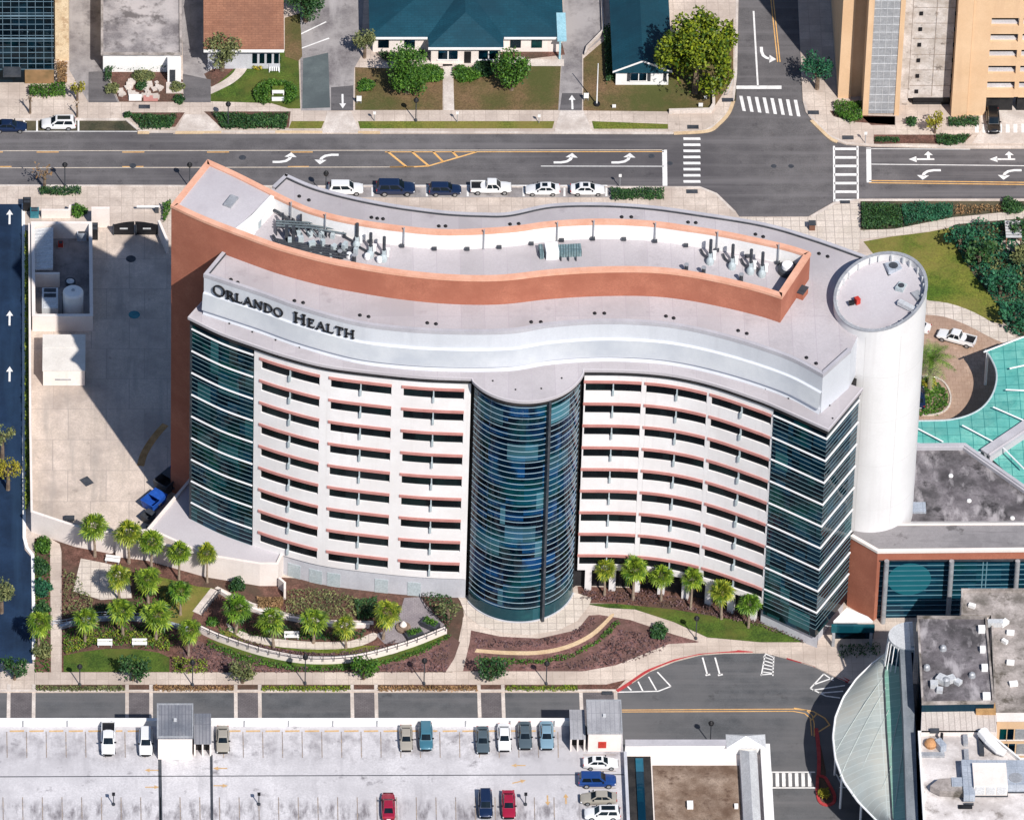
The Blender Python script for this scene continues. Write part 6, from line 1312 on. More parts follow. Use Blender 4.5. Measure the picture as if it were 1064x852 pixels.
def tree(label, px, py, zc, r, h=None, m='leaf_green', group=None, lobes=9, dens=1.0, leaf=.17, seed=None, squash=.8, sparse=False, name='tree', cat='tree', trunk_r=None, lr_=(.30,.50), rr_=(.25,.68), hubd=35):
    c = P(px, py, zc); seed = seed or int(px*7+py*13); g = np.random.default_rng(seed)
    o = thing(name, label, cat, (c.x, c.y, ZS), 0, group); P_ = []; hub = np.array((c.x, c.y, zc)); hubs = []
    for k in range(lobes):
        a = 2*math.pi*k/lobes*1.0+g.uniform(-.4,.4)+k*2.4; rr = r*g.uniform(*rr_); zz = g.uniform(-.55,.7)*math.sqrt(max(.1,1-(rr/r)**2))*r*squash if rr_[1] > .7 else g.uniform(-.5,.62)*r*squash
        lc = hub+np.array((rr*math.cos(a), rr*math.sin(a), zz)); lr = r*g.uniform(*lr_); hubs.append(lc)
        n = int(dens*lr*lr*(70 if not sparse else 22)/(leaf/.22)**1.6); P_.append(blob_pts(g, lc, (lr, lr, lr*squash), n, .75))
    n = int(dens*r*r*(hubd if not sparse else 6)/(leaf/.22)**1.6); P_.append(blob_pts(g, hub, (r*.85, r*.85, r*.8*squash), n, .8))
    leaf_mesh('crown', np.concatenate(P_), leaf, seed, M[m], parent=o)
    b = MB(); tr = trunk_r or .035*zc+.05*r; b.tube([(c.x,c.y,ZS-.05),(c.x+.05,c.y,zc*.5),(c.x,c.y,zc)], [tr*1.3,tr,tr*.6], 7)
    for l in hubs[:7]: b.tube([(c.x,c.y,zc*.55), tuple((hub+l)/2-np.array((0,0,.15*r))), tuple(l)], [tr*.5,tr*.35,tr*.12], 5)
    b.build('trunk', M['bark'], o); return o
def shrub(label, px, py, r, h, m='leaf_green', z0=Z2, name='shrub', cat='shrub', group=None, dens=1.0, leaf=.17, squash=1.0):
    c = P(px, py, z0+h*.5); o = thing(name, label, cat, (c.x,c.y,z0), 0, group); g = np.random.default_rng(int(px*5+py*3)); P_ = []
    for k in range(6): a = k*1.05+g.uniform(-.3,.3); rr = r*g.uniform(.2,.6); P_.append(blob_pts(g, (c.x+rr*math.cos(a), c.y+rr*math.sin(a)*squash, z0+h*g.uniform(.3,.65)), (r*.5, r*.5, h*.4), int(60*dens*max(r,.6)**2)+12, .7))
    leaf_mesh('foliage', np.concatenate(P_), leaf, int(px+py), M[m], parent=o)
    b = MB(); b.tube([(c.x,c.y,z0-.03),(c.x,c.y,z0+h*.6)], [.09,.04], 5); b.build('stem', M['bark'], o); return o
def poly_fill(q, n, g):
    q = np.array(q); lo, hi = q.min(0), q.max(0); out = []
    x1, y1 = q[:,0], q[:,1]; x2, y2 = np.roll(x1,-1), np.roll(y1,-1)
    while len(out) < n:
        s = g.random((max(64, n*2), 2))*(hi-lo)+lo; X, Y = s[:,0:1], s[:,1:2]
        ins = ((((y1 > Y) != (y2 > Y)) & (X < (x2-x1)*(Y-y1)/(y2-y1+1e-12)+x1)).sum(1) % 2) == 1
        out += list(s[ins])
    return np.array(out[:n])
def foliage_pts(q, z0, h, dens, seed, lump=.25):
    g = np.random.default_rng(seed); A = abs(area([tuple(p) for p in q])); n = int(A*dens)+30; s = poly_fill(q, n, g)
    ph = g.uniform(0,6,4); hh = h*(1-lump+lump*(.5*np.sin(s[:,0]*1.7+ph[0])+.5*np.sin(s[:,1]*1.9+s[:,0]*.8+ph[1])))
    z = z0+hh*np.sqrt(g.random(n)); return np.column_stack([s, z])
def hedge(label, px, h, m='leaf_dark', z0=Z1, dens=130, leaf=.135, name='hedge', cat='hedge', group=None, lump=.25, n=0):
    q = W(px, z0+h*.6, n); c = np.array(q).mean(0); o = thing(name, label, cat, (c[0], c[1], z0), 0, group)
    leaf_mesh('foliage', foliage_pts(q, z0, h, dens, int(px[0][0]*3+px[0][1]*7)), leaf, int(px[0][0]+px[0][1]), M[m], parent=o)
    b = MB(); i = offs(q if area(q) > 0 else q[::-1], -.15, True); g = np.random.default_rng(5)
    for s in poly_fill(q, 4, g): b.tube([(s[0],s[1],z0-.03),(s[0]+.1,s[1],z0+h*.6)], [.05,.03], 4)
    pieces(b, 'stem', M['bark'], o); return o
def cover(name, polys, h, m, z0, dens=30, leaf=.14, lump=.5, n=0):
    pts = np.concatenate([foliage_pts(W(p, z0+h*.5, n), z0, h, dens, 11+k, lump) for k, p in enumerate(polys)])
    return tag(leaf_mesh(name, pts, leaf, 3, M[m]), kind='stuff')
# ---- broad trees
tree('largest tree, a bright yellow green crown spreading over the corner by the teal roofed house', 724, 55, 7.6, 6.4, m='leaf_bright', lobes=46, dens=2.0, leaf=.25, seed=9, squash=1.15, lr_=(.14,.27), rr_=(.2,.86), hubd=7, trunk_r=.38)
tree('dark green tree on the dry lawn left of the clinic front path', 423, 74, 4.2, 3.5, m='leaf_green', squash=1.1, lobes=16, dens=1.3)
tree('dark green tree on the dry lawn right of the clinic front path', 532, 72, 4.0, 3.0, m='leaf_green', squash=1.15, lobes=14, dens=1.3)
tree('small round pale green tree at the corner of the lane beside the clinic', 379, 41, 3.6, 1.75, m='leaf_olive', lobes=8, dens=1.5, squash=1)
tree('olive grey tree beside the brown shingle roofed building', 231, 52, 4.0, 2.8, m='leaf_olive', lobes=11, dens=1.1)
tree('dark tree at the top edge above the slanted parking lines', 318, -2, 4.5, 3.2, m='leaf_dark', lobes=10, dens=1.2)
tree('half sunlit tree between the cross street and the peach parking structure', 850, 70, 4.2, 2.7, m='leaf_teal', lobes=10, dens=1.0)
tree('small yellow green tree at the mouth of the left driveway', 80, 91, 2.6, 1.4, m='leaf_yellow', lobes=7, dens=.8)
tree('small bright yellow green tree before the panelled tower of the parking structure', 972, 126, 2.4, 1.5, m='leaf_yellow', lobes=7, dens=1.2)
tree('sparse orange leaved street tree near the far left kerb', 46, 178, 3.4, 1.8, m='leaf_brown', lobes=8, dens=.5, sparse=True, leaf=.2)
tree('upper bright tree leaning over the blue road at the left edge', 2, 452, 4.5, 1.9, m='leaf_olive', lobes=8)
tree('yellow green tree across the blue road just below the bright tree', 8, 487, 4.0, 2.2, m='leaf_yellow', lobes=8, dens=.8)
tree('lower pale tree leaning over the blue road at the left edge', 1, 612, 4.5, 2.2, m='leaf_olive', lobes=9)
for l, x, y, r, m_ in (('leftmost small street tree beside the blue road', 15,693,2.0,'leaf_dark'), ('small dark street tree below the crescent lawn', 138,694,2.3,'leaf_dark'), ('small olive street tree below the curved railing at its left end', 252,697,2.0,'leaf_olive'),
        ('small dark street tree below the middle of the curved railing', 378,693,2.1,'leaf_green'), ('small dark street tree right of the path to the drum', 510,694,2.3,'leaf_dark')):
    tree(l, x, y, 2.4, r, m=m_, group='small trees along the lower pavement', lobes=9, dens=1.0, leaf=.19)
tree('bare thin pavement tree left of the white parked off-roader', 31,102,3.0,1.0,m='leaf_brown',lobes=5,sparse=True,dens=.4,leaf=.12); tree('bare thin pavement tree right of the white parked off-roader', 80,108,2.6,.8,m='leaf_brown',lobes=5,sparse=True,dens=.4,leaf=.12)
tree('sparse greyish tree beside the foot of the glass drum', 466,632,2.4,1.9,m='leaf_olive',lobes=8,sparse=True,dens=1.2,leaf=.18)
# ---- palms
def palm_parts(root, h, r, seed, m='palm_leaf', nf=34):
    g = random.Random(seed); b = MB()
    b.tube([(0,0,-.05),(.05*seed-.2,0,h*.3),(.0,.05*seed-.2,h*.75),(0,0,h)], [.24,.17,.16,.2], 8); b.build('trunk', M['palm_bark'], root)
    b = MB()
    for k in range(nf):
        az = k*2.39996+g.uniform(-.35,.35); el = math.radians(84-128*(k/nf)**.9+g.uniform(-14,14)); L = r*g.uniform(.42,.70); fr = r*g.uniform(.42,.62)
        d = Vector((math.cos(az)*math.cos(el), math.sin(az)*math.cos(el), math.sin(el))); o_ = Vector((0,0,h)); tip = o_+d*L+Vector((0,0,-.08*L))
        side = d.cross(Vector((0,0,1))); side = side.normalized() if side.length > .05 else Vector((1,0,0)); tw = g.uniform(-.5,.5); nrm = side.cross(d); side = side*math.cos(tw)+nrm*math.sin(tw)
        b.face([o_-side*.025, o_+side*.025, tip+side*.025, tip-side*.025])
        ns = 11
        for i in range(ns):
            a = math.radians(-120+240*i/(ns-1)); w_ = math.radians(9); e = tip+(d*math.cos(a)+side*math.sin(a))*fr*g.uniform(.8,1.15)-Vector((0,0,.24*fr))
            p1 = tip+(d*math.cos(a-w_)+side*math.sin(a-w_))*fr*.6; p2 = tip+(d*math.cos(a+w_)+side*math.sin(a+w_))*fr*.6
            b.face([tip, p1, e, p2])
    b.build('crown', M[m], root)
PALMS = {}
def palm(label, px, py, h, kind=0, s=1.0, group=None):
    c = P(px, py, h*s)
    if kind not in PALMS:
        o = thing('palm_tree', label, 'palm tree', (0,0,0), 0, group); palm_parts(o, (5.6,4.6,4.6)[kind % 3], (1.95,1.9,2.05)[kind % 3], 3+kind, nf=(34,31,36)[kind % 3])
        if 1:
            b = MB(); g = random.Random(2); H0 = (5.6,4.6,4.6)[kind % 3]
            for k in range((5,6,16)[kind % 3]):
                a = k*(1.3,2.1,.45)[kind % 3]+g.uniform(-.2,.2); q = g.uniform(.75,1.1); b.face([(0,0,H0-.2),(.9*q*math.cos(a-.2),.9*q*math.sin(a-.2),H0-.8),(1.3*q*math.cos(a),1.3*q*math.sin(a),H0-1.35*q),(.9*q*math.cos(a+.2),.9*q*math.sin(a+.2),H0-.8)])
            b.build('dry_fronds', M['palm_dry'], o)
        PALMS[kind] = o
    else:
        o = copy_tree(PALMS[kind]); o['label'] = label
        if group: o['group'] = group
        elif 'group' in o: del o['group']
    hh = (5.6,4.6,4.6)[kind % 3]*s; c = P(px, py, hh)
    gq = random.Random(int(px*31+py*17)); o.location = (c.x, c.y, Z1); o.rotation_euler = (R(gq.uniform(-4,4)), R(gq.uniform(-4,4)), (px*1.7+py) % 6.28); q_ = gq.uniform(.82,1.12); s *= gq.uniform(.93,1.06); o.scale = (s*q_, s*q_, s)
    pm2 = M[('palm_leaf','palm_leaf_dark','palm_leaf_lime')[gq.randrange(3)]]
    for ch in o.children:
        if ch.name.split('.')[0] == 'crown': paint(ch, pm2)
    return o
G1, G2, G3 = 'palms along the long white screen wall', 'palms in the terraced garden', 'palms on the lawn below the right facade'
for l, x, y, s in (('leftmost palm of the row against the long white screen wall',98.5,545,1.08), ('second palm from the left against the long white screen wall',134,553,1.05), ('middle palm of the five against the long white screen wall',157.5,562,1.0),
        ('fourth palm from the left against the long white screen wall',186,571,1.03), ('rightmost palm of the row against the screen wall, nearest the podium',215.5,577,.92)): palm(l, x, y, 5.6, 0, s, G1)
for l, x, y, k, s in (('palm at the right edge of the pale patio',124,600,1,.95), ('palm between the patio and the small yellow lawn',154,600,1,1.05), ('palm standing alone on the yellow lawn below the podium',187.5,615,1,.95),
        ('palm left of the two white benches, beside the straight path',88,640,1,1.15), ('palm rising between the two white benches',127.5,635,1,1.05), ('palm just right of the right white bench',162,637,1,1.1),
        ('palm at the left end of the curved retaining wall',196,654,1,1.1), ('palm beside the blue road left of the straight path',40,649,1,1.0), ('palm with yellowed hanging fronds beside the short ramp',245,633,2,1.0),
        ('left palm of three between the upper and lower curved walks',284.5,646,1,1.05), ('middle palm of three between the upper and lower curved walks',326,643,1,1.0), ('right palm of three between the upper and lower curved walks',360,649,1,.98),
        ('full green palm at the left edge of the paved plaza',398.5,636,1,1.12)): palm(l, x, y, 4.6, k, s, G2)
for l, x, y, s in (('leftmost palm of the six below the right facade, nearest the drum',629,592,.95), ('second palm from the left below the right facade',659,593,1.05), ('third palm from the left below the right facade',688,597,.95),
        ('fourth palm from the left below the right facade',719,604,1.02), ('fifth palm from the left below the right facade',751,613,1.05), ('rightmost palm of the six below the right facade, by the glass corner',779,625,.95)): palm(l, x, y, 5.6, 0, s*.93, G3)
# big feathery date palm on the drop off island
c = P(968,372,6.0); o = thing('date_palm', 'big feathery date palm on the oval island of the drop off court', 'palm tree', (c.x,c.y,Z2)); b = MB(); b.tube([(c.x,c.y,Z2),(c.x,c.y,3),(c.x,c.y,6)], [.38,.3,.34], 9); b.build('trunk', M['palm_bark'], o)
b = MB(); g = random.Random(4)
for k in range(38):
    az = k*2.4; el = math.radians(78-95*(k/38)); L = g.uniform(3.1,3.9); pts = []
    for i in range(9):
        t = i/8; rr = L*t*math.cos(el)*1.0+.25*t*L*(1-math.cos(el)); zz = 6+L*t*math.sin(el)-.9*t*t*L*.55; pts.append(Vector((c.x+rr*math.cos(az), c.y+rr*math.sin(az), zz)))
    sd = Vector((-math.sin(az), math.cos(az), 0))
    for i in range(8):
        w_ = .75*math.sin(math.pi*min(.98,(i+1)/9))+.12; p, q = pts[i], pts[i+1]; dr_ = Vector((0,0,-.18*w_))
        for s in (-1,1):
            for f in (0,.5): a_ = p.lerp(q, f); e = p.lerp(q, f+.8)+sd*s*w_+dr_; b.face([a_, p.lerp(q, f+.22), e])
b.build('crown', M['palm_leaf_dark'], o)
# ---- hedges and shrubs, north
hedge('clipped bright green hedge at the foot of the glass office block', [(30,88),(68,87),(68,98),(30,99)], 1.3, 'leaf_green')
hedge('brownish hedge column at the foot of the stone pier', [(59,64),(70,63),(69,86),(60,87)], 1.5, 'leaf_brown')
hedge('dark hedge against the white front wall of the flat roofed building', [(109,64),(173,64),(173,71),(117,71),(115,83),(109,83)], 1.3, 'leaf_dark')
shrub('small dark round bush in the middle of the rock garden', 147,89,1.0,.9,'leaf_dark'); shrub('loose yellow green bush left of the rock garden', 117,92,1.3,.8,'leaf_olive'); shrub('yellow green bush at the top of the rock garden', 148,79,1.9,.9,'leaf_olive',squash=.5); shrub('dark bush at the right end of the rock garden', 186,103,.9,.8,'leaf_dark'); shrub('yellow green bush right of the rock garden', 184,90,1.2,.8,'leaf_olive')
hedge('dark hedge on the kerb island by the left parking bay', [(134,118),(184,119),(178,132),(147,132)], 1.0, 'leaf_dark'); shrub('small round bush at the left tip of the kerb island', 132,119,.6,.7,'leaf_dark')
hedge('long dark hedge on the kerb island below the oval hedge', [(221,117),(300,118),(297,132),(232,132)], 1.1, 'leaf_dark')
ov = [(286+23*math.cos(a), 96+13.5*math.sin(a)) for a in (math.radians(120+300*i/20) for i in range(21))]; ovi = [(288+10*math.cos(a), 98+6*math.sin(a)) for a in (math.radians(120+300*i/20) for i in range(21))]
hedge('oval clipped hedge curling round the pale garden bench', ov+ovi[::-1], 1.1, 'leaf_green', Z2, 130)
hedge('short dark hedge at the right foot of the brown roofed building', [(270,58),(292,59),(292,63),(271,63)], .9, 'leaf_dark', Z2); shrub('pale yellow bush at the left foot of the brown roofed building', 267,66,1.2,1.0,'leaf_yellow')
hedge('dark hedge under the left front window of the clinic', [(449,57),(474,57),(474,62),(449,62)], .8, 'leaf_dark', Z2); hedge('dark hedge under the right front window of the clinic', [(492,56),(516,56),(516,61),(493,61)], .8, 'leaf_dark', Z2)
hedge('reddish hedge along the right wing of the clinic', [(530,44),(578,44),(580,49),(532,49)], .8, 'leaf_brown', Z2); hedge('dark bushes along the left wing of the clinic', [(392,55),(440,52),(444,60),(400,62)], .8, 'leaf_dark', Z2)
shrub('low spreading bush by the tree left of the clinic path', 447,75,2.4,1.0,'leaf_green'); shrub('low spreading bush right of the clinic path', 485,77,2.2,.9,'leaf_green'); shrub('broad low bush beside the tree right of the clinic path', 503,71,1.8,1.0,'leaf_dark'); shrub('small bush at the far left of the clinic lawn', 381,88,1.6,.7,'leaf_green')
hedge('dark bushes along the left wall of the teal roofed house', [(627,28),(637,26),(641,80),(630,84)], 1.3, 'leaf_dark', Z2); hedge('dark bushes before the gable of the teal roofed house', [(662,80),(690,79),(690,84),(664,84)], .8, 'leaf_dark', Z2)
# ---- street hedges south of the main street and by the parking structure
hedge('dark hedge in a kerb cut near the far left corner of the street', [(40,194),(84,194),(85,201),(42,201)], .9, 'leaf_dark'); hedge('dark hedge at the right end of the row of cars behind the hospital', [(634,195),(690,195),(690,205),(636,206)], 1.0, 'leaf_dark')
shrub('bright green clipped bush between two cream walls of the north yard', 82,219,1.2,1.2,'leaf_green',squash=1.6); hedge('dark hedge squeezed between the yard and the brick spine', [(169,212),(177,206),(178,214),(170,230)], 1.4, 'leaf_green')
hedge('long thin green hedge strip beside the blue road', [(25.6,240),(30.2,240),(30.7,520),(26.1,528)], 1.9, 'leaf_lime', Z1, 150)
hedge('dark green bushes at the foot of the panelled tower', [(866,106),(895,104),(896,122),(884,126),(868,118)], 1.2, 'leaf_green'); hedge('low hedge left of the kerb bed before the parking structure', [(909,142),(934,143),(935,147),(909,146)], .7, 'leaf_dark'); hedge('low dark hedge right of the kerb bed before the parking structure', [(973,140),(1008,139),(1003,147),(985,150),(973,148)], .8, 'leaf_dark'); hedge('dark hedge under the peach wall beside the ramp', [(985,121),(1018,121),(1017,129),(986,130)], 1.0, 'leaf_dark'); shrub('dark upright bush left of the yellow green tree', 947,126,1.0,1.5,'leaf_dark')
hedge('dense dark hedge along the kerb east of the crosswalk', [(895,211),(935,211),(938,233),(896,236)], 1.3, 'leaf_dark'); hedge('dense green hedge in the middle of the east kerb bed', [(937,211),(990,211),(990,224),(940,232)], 1.3, 'leaf_teal'); hedge('thin reddish hedge at the right end of the east kerb bed', [(992,212),(1075,211),(1075,217),(992,222)], .8, 'leaf_brown', dens=30); shrub('dark bush at the right end of the east kerb bed', 1052,214,1.8,1.3,'leaf_dark')
# ---- woodland garden on the right
cover('shrubbery', [[(990,234),(1010,229),(1085,228),(1085,360),(1046,342),(1040,318),(1018,290),(998,262)]], 1.6, 'leaf_teal', Z2, 26, .22); cover('shrubbery', [[(1010,240),(1045,236),(1048,275),(1030,290),(1015,270)], [(1055,255),(1085,255),(1085,320),(1058,300)]], 1.2, 'leaf_olive', Z2, 14, .2)
for l, x, y, r, m_ in (('dark tree at the upper left corner of the woodland garden',998,245,2.2,'leaf_teal'), ('dark tree left of the slatted shelter',1018,262,2.4,'leaf_dark'), ('tall teal green tree below the slatted shelter',1040,292,2.6,'leaf_teal'),
        ('dark tree at the lower tip of the woodland garden',1054,325,2.6,'leaf_teal'), ('olive tree right of the slatted shelter',1068,262,2.4,'leaf_olive'), ('dark tree at the top right of the woodland garden',1060,236,2.0,'leaf_dark')): tree(l, x, y, 2.8, r, m=m_, lobes=8, dens=.9, leaf=.26)
cover('ground_cover', [[(953,398),(975,396),(985,408),(986,420),(975,430),(953,431)]], .6, 'leaf_green', Z2, 60, .16); shrub('yellowish clump at the foot of the big date palm', 966,397,1.2,1.2,'leaf_yellow')
sg_ = MB(); sg_.ribbon(W([(940,428),(955,432),(972,432),(984,426),(988,414),(982,400),(970,393),(955,393)],0,4), ZS, .34, -.12, .12); structure('kerb', sg_, M['tile_cream'])
# ---- garden planting
shrub('dense round dark green shrub at the corner of the podium', 246,608,1.15,2.2,'leaf_dark',dens=1.8); shrub('big dark shrub alone on the mulch slope below the right path', 684,655,1.35,1.5,'leaf_dark',dens=1.4); shrub('bright green clump in the shade below the ramp', 221,646,.9,.9,'leaf_green'); 
hedge('olive brown shrub bank below the grey base wall of the hospital', [(297,613),(330,610),(352,613),(376,622),(384,632),(374,640),(340,640),(297,637)], 1.1, 'leaf_olive', dens=32); hedge('low dark shrubs on a ledge beside the podium door', [(267,620),(294,620),(294,630),(268,630)], .7, 'leaf_brown')
hedge('dark shrubs between the plaza and the drum', [(438,616),(466,612),(474,630),(466,652),(450,634)], 1.2, 'leaf_dark', dens=34); hedge('dark blue green shrubs behind the plaza palm', [(368,622),(392,620),(392,640),(372,642)], 1.2, 'leaf_dark')
hedge('green hedge arc outside the curved railing', [(216,664),(262,684),(312,692),(363,691),(405,684),(440,673),(468,657),(469,661),(440,678),(405,689),(363,696),(312,697),(255,689),(214,670)], .55, 'leaf_green', Z2, 55)
hedge('dark shrubs between the lower walk and the retaining wall', [(240,660),(290,674),(340,679),(390,672),(412,664),(410,668),(388,676),(340,682),(285,677),(240,664)], .5, 'leaf_purple', Z3, 40); hedge('dark shrubs under the palms between the two curved walks', [(250,638),(300,650),(345,655),(380,654),(378,659),(345,664),(300,661),(250,648)], .7, 'leaf_dark', Z3, 34)
hedge('clipped green hedge following the ochre curb on the mulch slope', [(500,683),(560,685),(592,679),(618,666),(634,650),(641,644),(645,647),(634,658),(615,672),(590,684),(558,689),(502,688)], .7, 'leaf_green', Z2, 60)
hedge('yellow green shrubs behind the two white benches', [(66,664),(95,656),(150,654),(176,660),(176,676),(150,667),(100,667),(68,680)], .8, 'leaf_lime', Z2, 34); hedge('yellow green shrub bank right of the crescent lawn', [(178,682),(215,684),(216,698),(180,698)], .8, 'leaf_lime', Z2, 36)
hedge('dark shrubs beside the straight path left of the patio', [(66,590),(82,598),(88,612),(98,625),(92,640),(66,640)], 1.1, 'leaf_olive', Z2, 26); hedge('dark shaded shrubs below the patio', [(70,640),(104,626),(136,628),(134,640),(104,640)], .9, 'leaf_dark', Z2, 36); hedge('dark shrubs in the shade right of the patio', [(165,615),(180,600),(185,640),(168,640)], .8, 'leaf_dark', Z2, 30)
for l, y, m_ in (('topmost leafy shrub in the strip between road and straight path',565,'leaf_green'), ('second shrub from the top of the strip beside the straight path',588,'leaf_dark'), ('third shrub from the top of the strip beside the straight path',610,'leaf_teal'), ('fourth shrub from the top of the strip beside the straight path',632,'leaf_dark'), ('lowest shrub of the strip beside the straight path',675,'leaf_olive')): shrub(l, 43+(y % 3), y, 1.4, 1.3, m_, Z1, squash=1.8)
hedge('low shrubs under the right facade behind the palms', [(604,612),(680,614),(800,638),(842,664),(838,668),(790,650),(700,630),(604,622)], .6, 'leaf_purple', Z2, 22)
cover('ground_cover', [[(228,672),(300,692),(360,696),(420,688),(468,668),(464,698),(230,698)], [(182,676),(215,668),(250,690),(250,698),(220,698)]], .35, 'leaf_purple', Z2, 15, .17); cover('ground_cover', [[(492,662),(540,666),(590,660),(615,640),(622,645),(600,664),(550,672),(495,672)], [(490,690),(560,694),(610,684),(645,654),(700,660),(690,674),(655,688),(605,695)]], .35, 'leaf_purple', Z2, 15, .17)
cover('ground_cover', [[(36,562),(52,565),(52,698),(36,698)], [(66,654),(100,646),(165,648),(190,660),(176,676),(110,668),(66,678)], [(140,590),(162,596),(164,645),(140,640)], [(225,650),(285,655),(380,660),(380,664),(300,664),(230,658)]], .45, 'leaf_green', Z2, 16, .16)
k_ = 0
for x0, x1, m_, lab in ((37,130,'leaf_olive','first planting strip from the left along the service road'), (159,243,'leaf_brown','brownish planting strip below the crescent lawn trees'), (272,364,'leaf_lime','yellow green planting strip below the middle of the garden'), (393,496,'leaf_brown','reddish planting strip left of the path to the drum'), (525,600,'leaf_lime','yellow green planting strip left of the red kerb')):
    hedge(lab, [(x0,712),(x1,712),(x1,717),(x0,717)], .45, m_, Z1, 70, .13, 'planting_strip', 'planting')
for o_, c, d in PLANTS:
    g = np.random.default_rng(3); n = 160; pp = np.column_stack([c.x+(g.random(n)-.5)*d[0]*.85, c.y+(g.random(n)-.5)*d[1]*.8, Z3+d[2]+g.random(n)*.45]); rz = o_.rotation_euler[2]
    leaf_mesh('foliage', pp, .15, 4, M['leaf_green'], parent=o_)
shrub('green and yellow plant on the red island by the crosswalk', 857,824,.9,1.2,'leaf_yellow',.15); hedge('dark shrubs in the shade below the porch', [(872,668),(915,668),(915,680),(872,681)], .8, 'leaf_dark', Z1, 30)
# ================================================================ vehicles
PAINT = {}
def paint_mat(k, c, rough=.28):
    m = bpy.data.materials.new('paint_'+k); m.use_nodes = True; b = m.node_tree.nodes['Principled BSDF']; b.inputs['Base Color'].default_value = (*c, 1); b.inputs['Roughness'].default_value = rough
    b.inputs['Coat Weight'].default_value = .6; b.inputs['Coat Roughness'].default_value = .06; b.inputs['Metallic'].default_value = .15; PAINT[k] = m
for k, c in (('white',(.78,.78,.78)),('navy',(.008,.02,.06)),('blue',(.012,.05,.20)),('silver',(.42,.43,.44)),('beige',(.36,.33,.28)),('grey',(.08,.11,.13)),('red',(.32,.012,.04)),('black',(.01,.011,.013)),('teal',(.05,.16,.22)),('steel',(.20,.32,.40))): paint_mat(k, c)
M['tyre'] = mat('tyre', (.012,.012,.013), (.02,.02,.022), 3, .9); M['rim'] = mat('rim', (.35,.36,.37), (.45,.46,.47), 3, .35, metal=.6)
M['headlight'] = mat('headlight', (.65,.67,.7), (.75,.77,.8), 3, .2, spec=.6); M['taillight'] = mat('taillight', (.3,.01,.01), (.4,.02,.02), 3, .25, spec=.6)
KINDS = {  # L, W, hull stations (x, halfwidth, zbottom, ztop), greenhouse base (x0,x1,hw,z), roof (x0,x1,hw,z)
 'sedan': (4.85, [(-2.42,.70,.42,.78),(-2.3,.80,.30,.98),(-1.6,.89,.24,1.02),(-.6,.91,.22,.98),(.9,.90,.22,.93),(1.7,.88,.24,.80),(2.25,.80,.30,.68),(2.42,.64,.40,.58)], (-1.85,1.05,.80,.95), (-1.05,.30,.60,1.43)),
 'suv': (4.85, [(-2.42,.76,.45,.95),(-2.32,.86,.34,1.08),(-1.6,.93,.28,1.10),(-.5,.94,.27,1.08),(.95,.93,.27,1.06),(1.8,.91,.30,.98),(2.28,.84,.34,.86),(2.42,.70,.44,.70)], (-2.33,1.12,.84,1.06), (-2.05,.38,.66,1.72)),
 'pickup': (5.75, [(-2.87,.84,.55,.92),(-2.82,.92,.45,1.00),(-1.6,.95,.36,1.00),(-.75,.96,.34,1.08),(1.0,.95,.34,1.08),(2.1,.93,.36,1.02),(2.72,.86,.40,.90),(2.87,.72,.5,.74)], (-.72,1.42,.85,1.06), (-.48,.72,.68,1.82)),
}
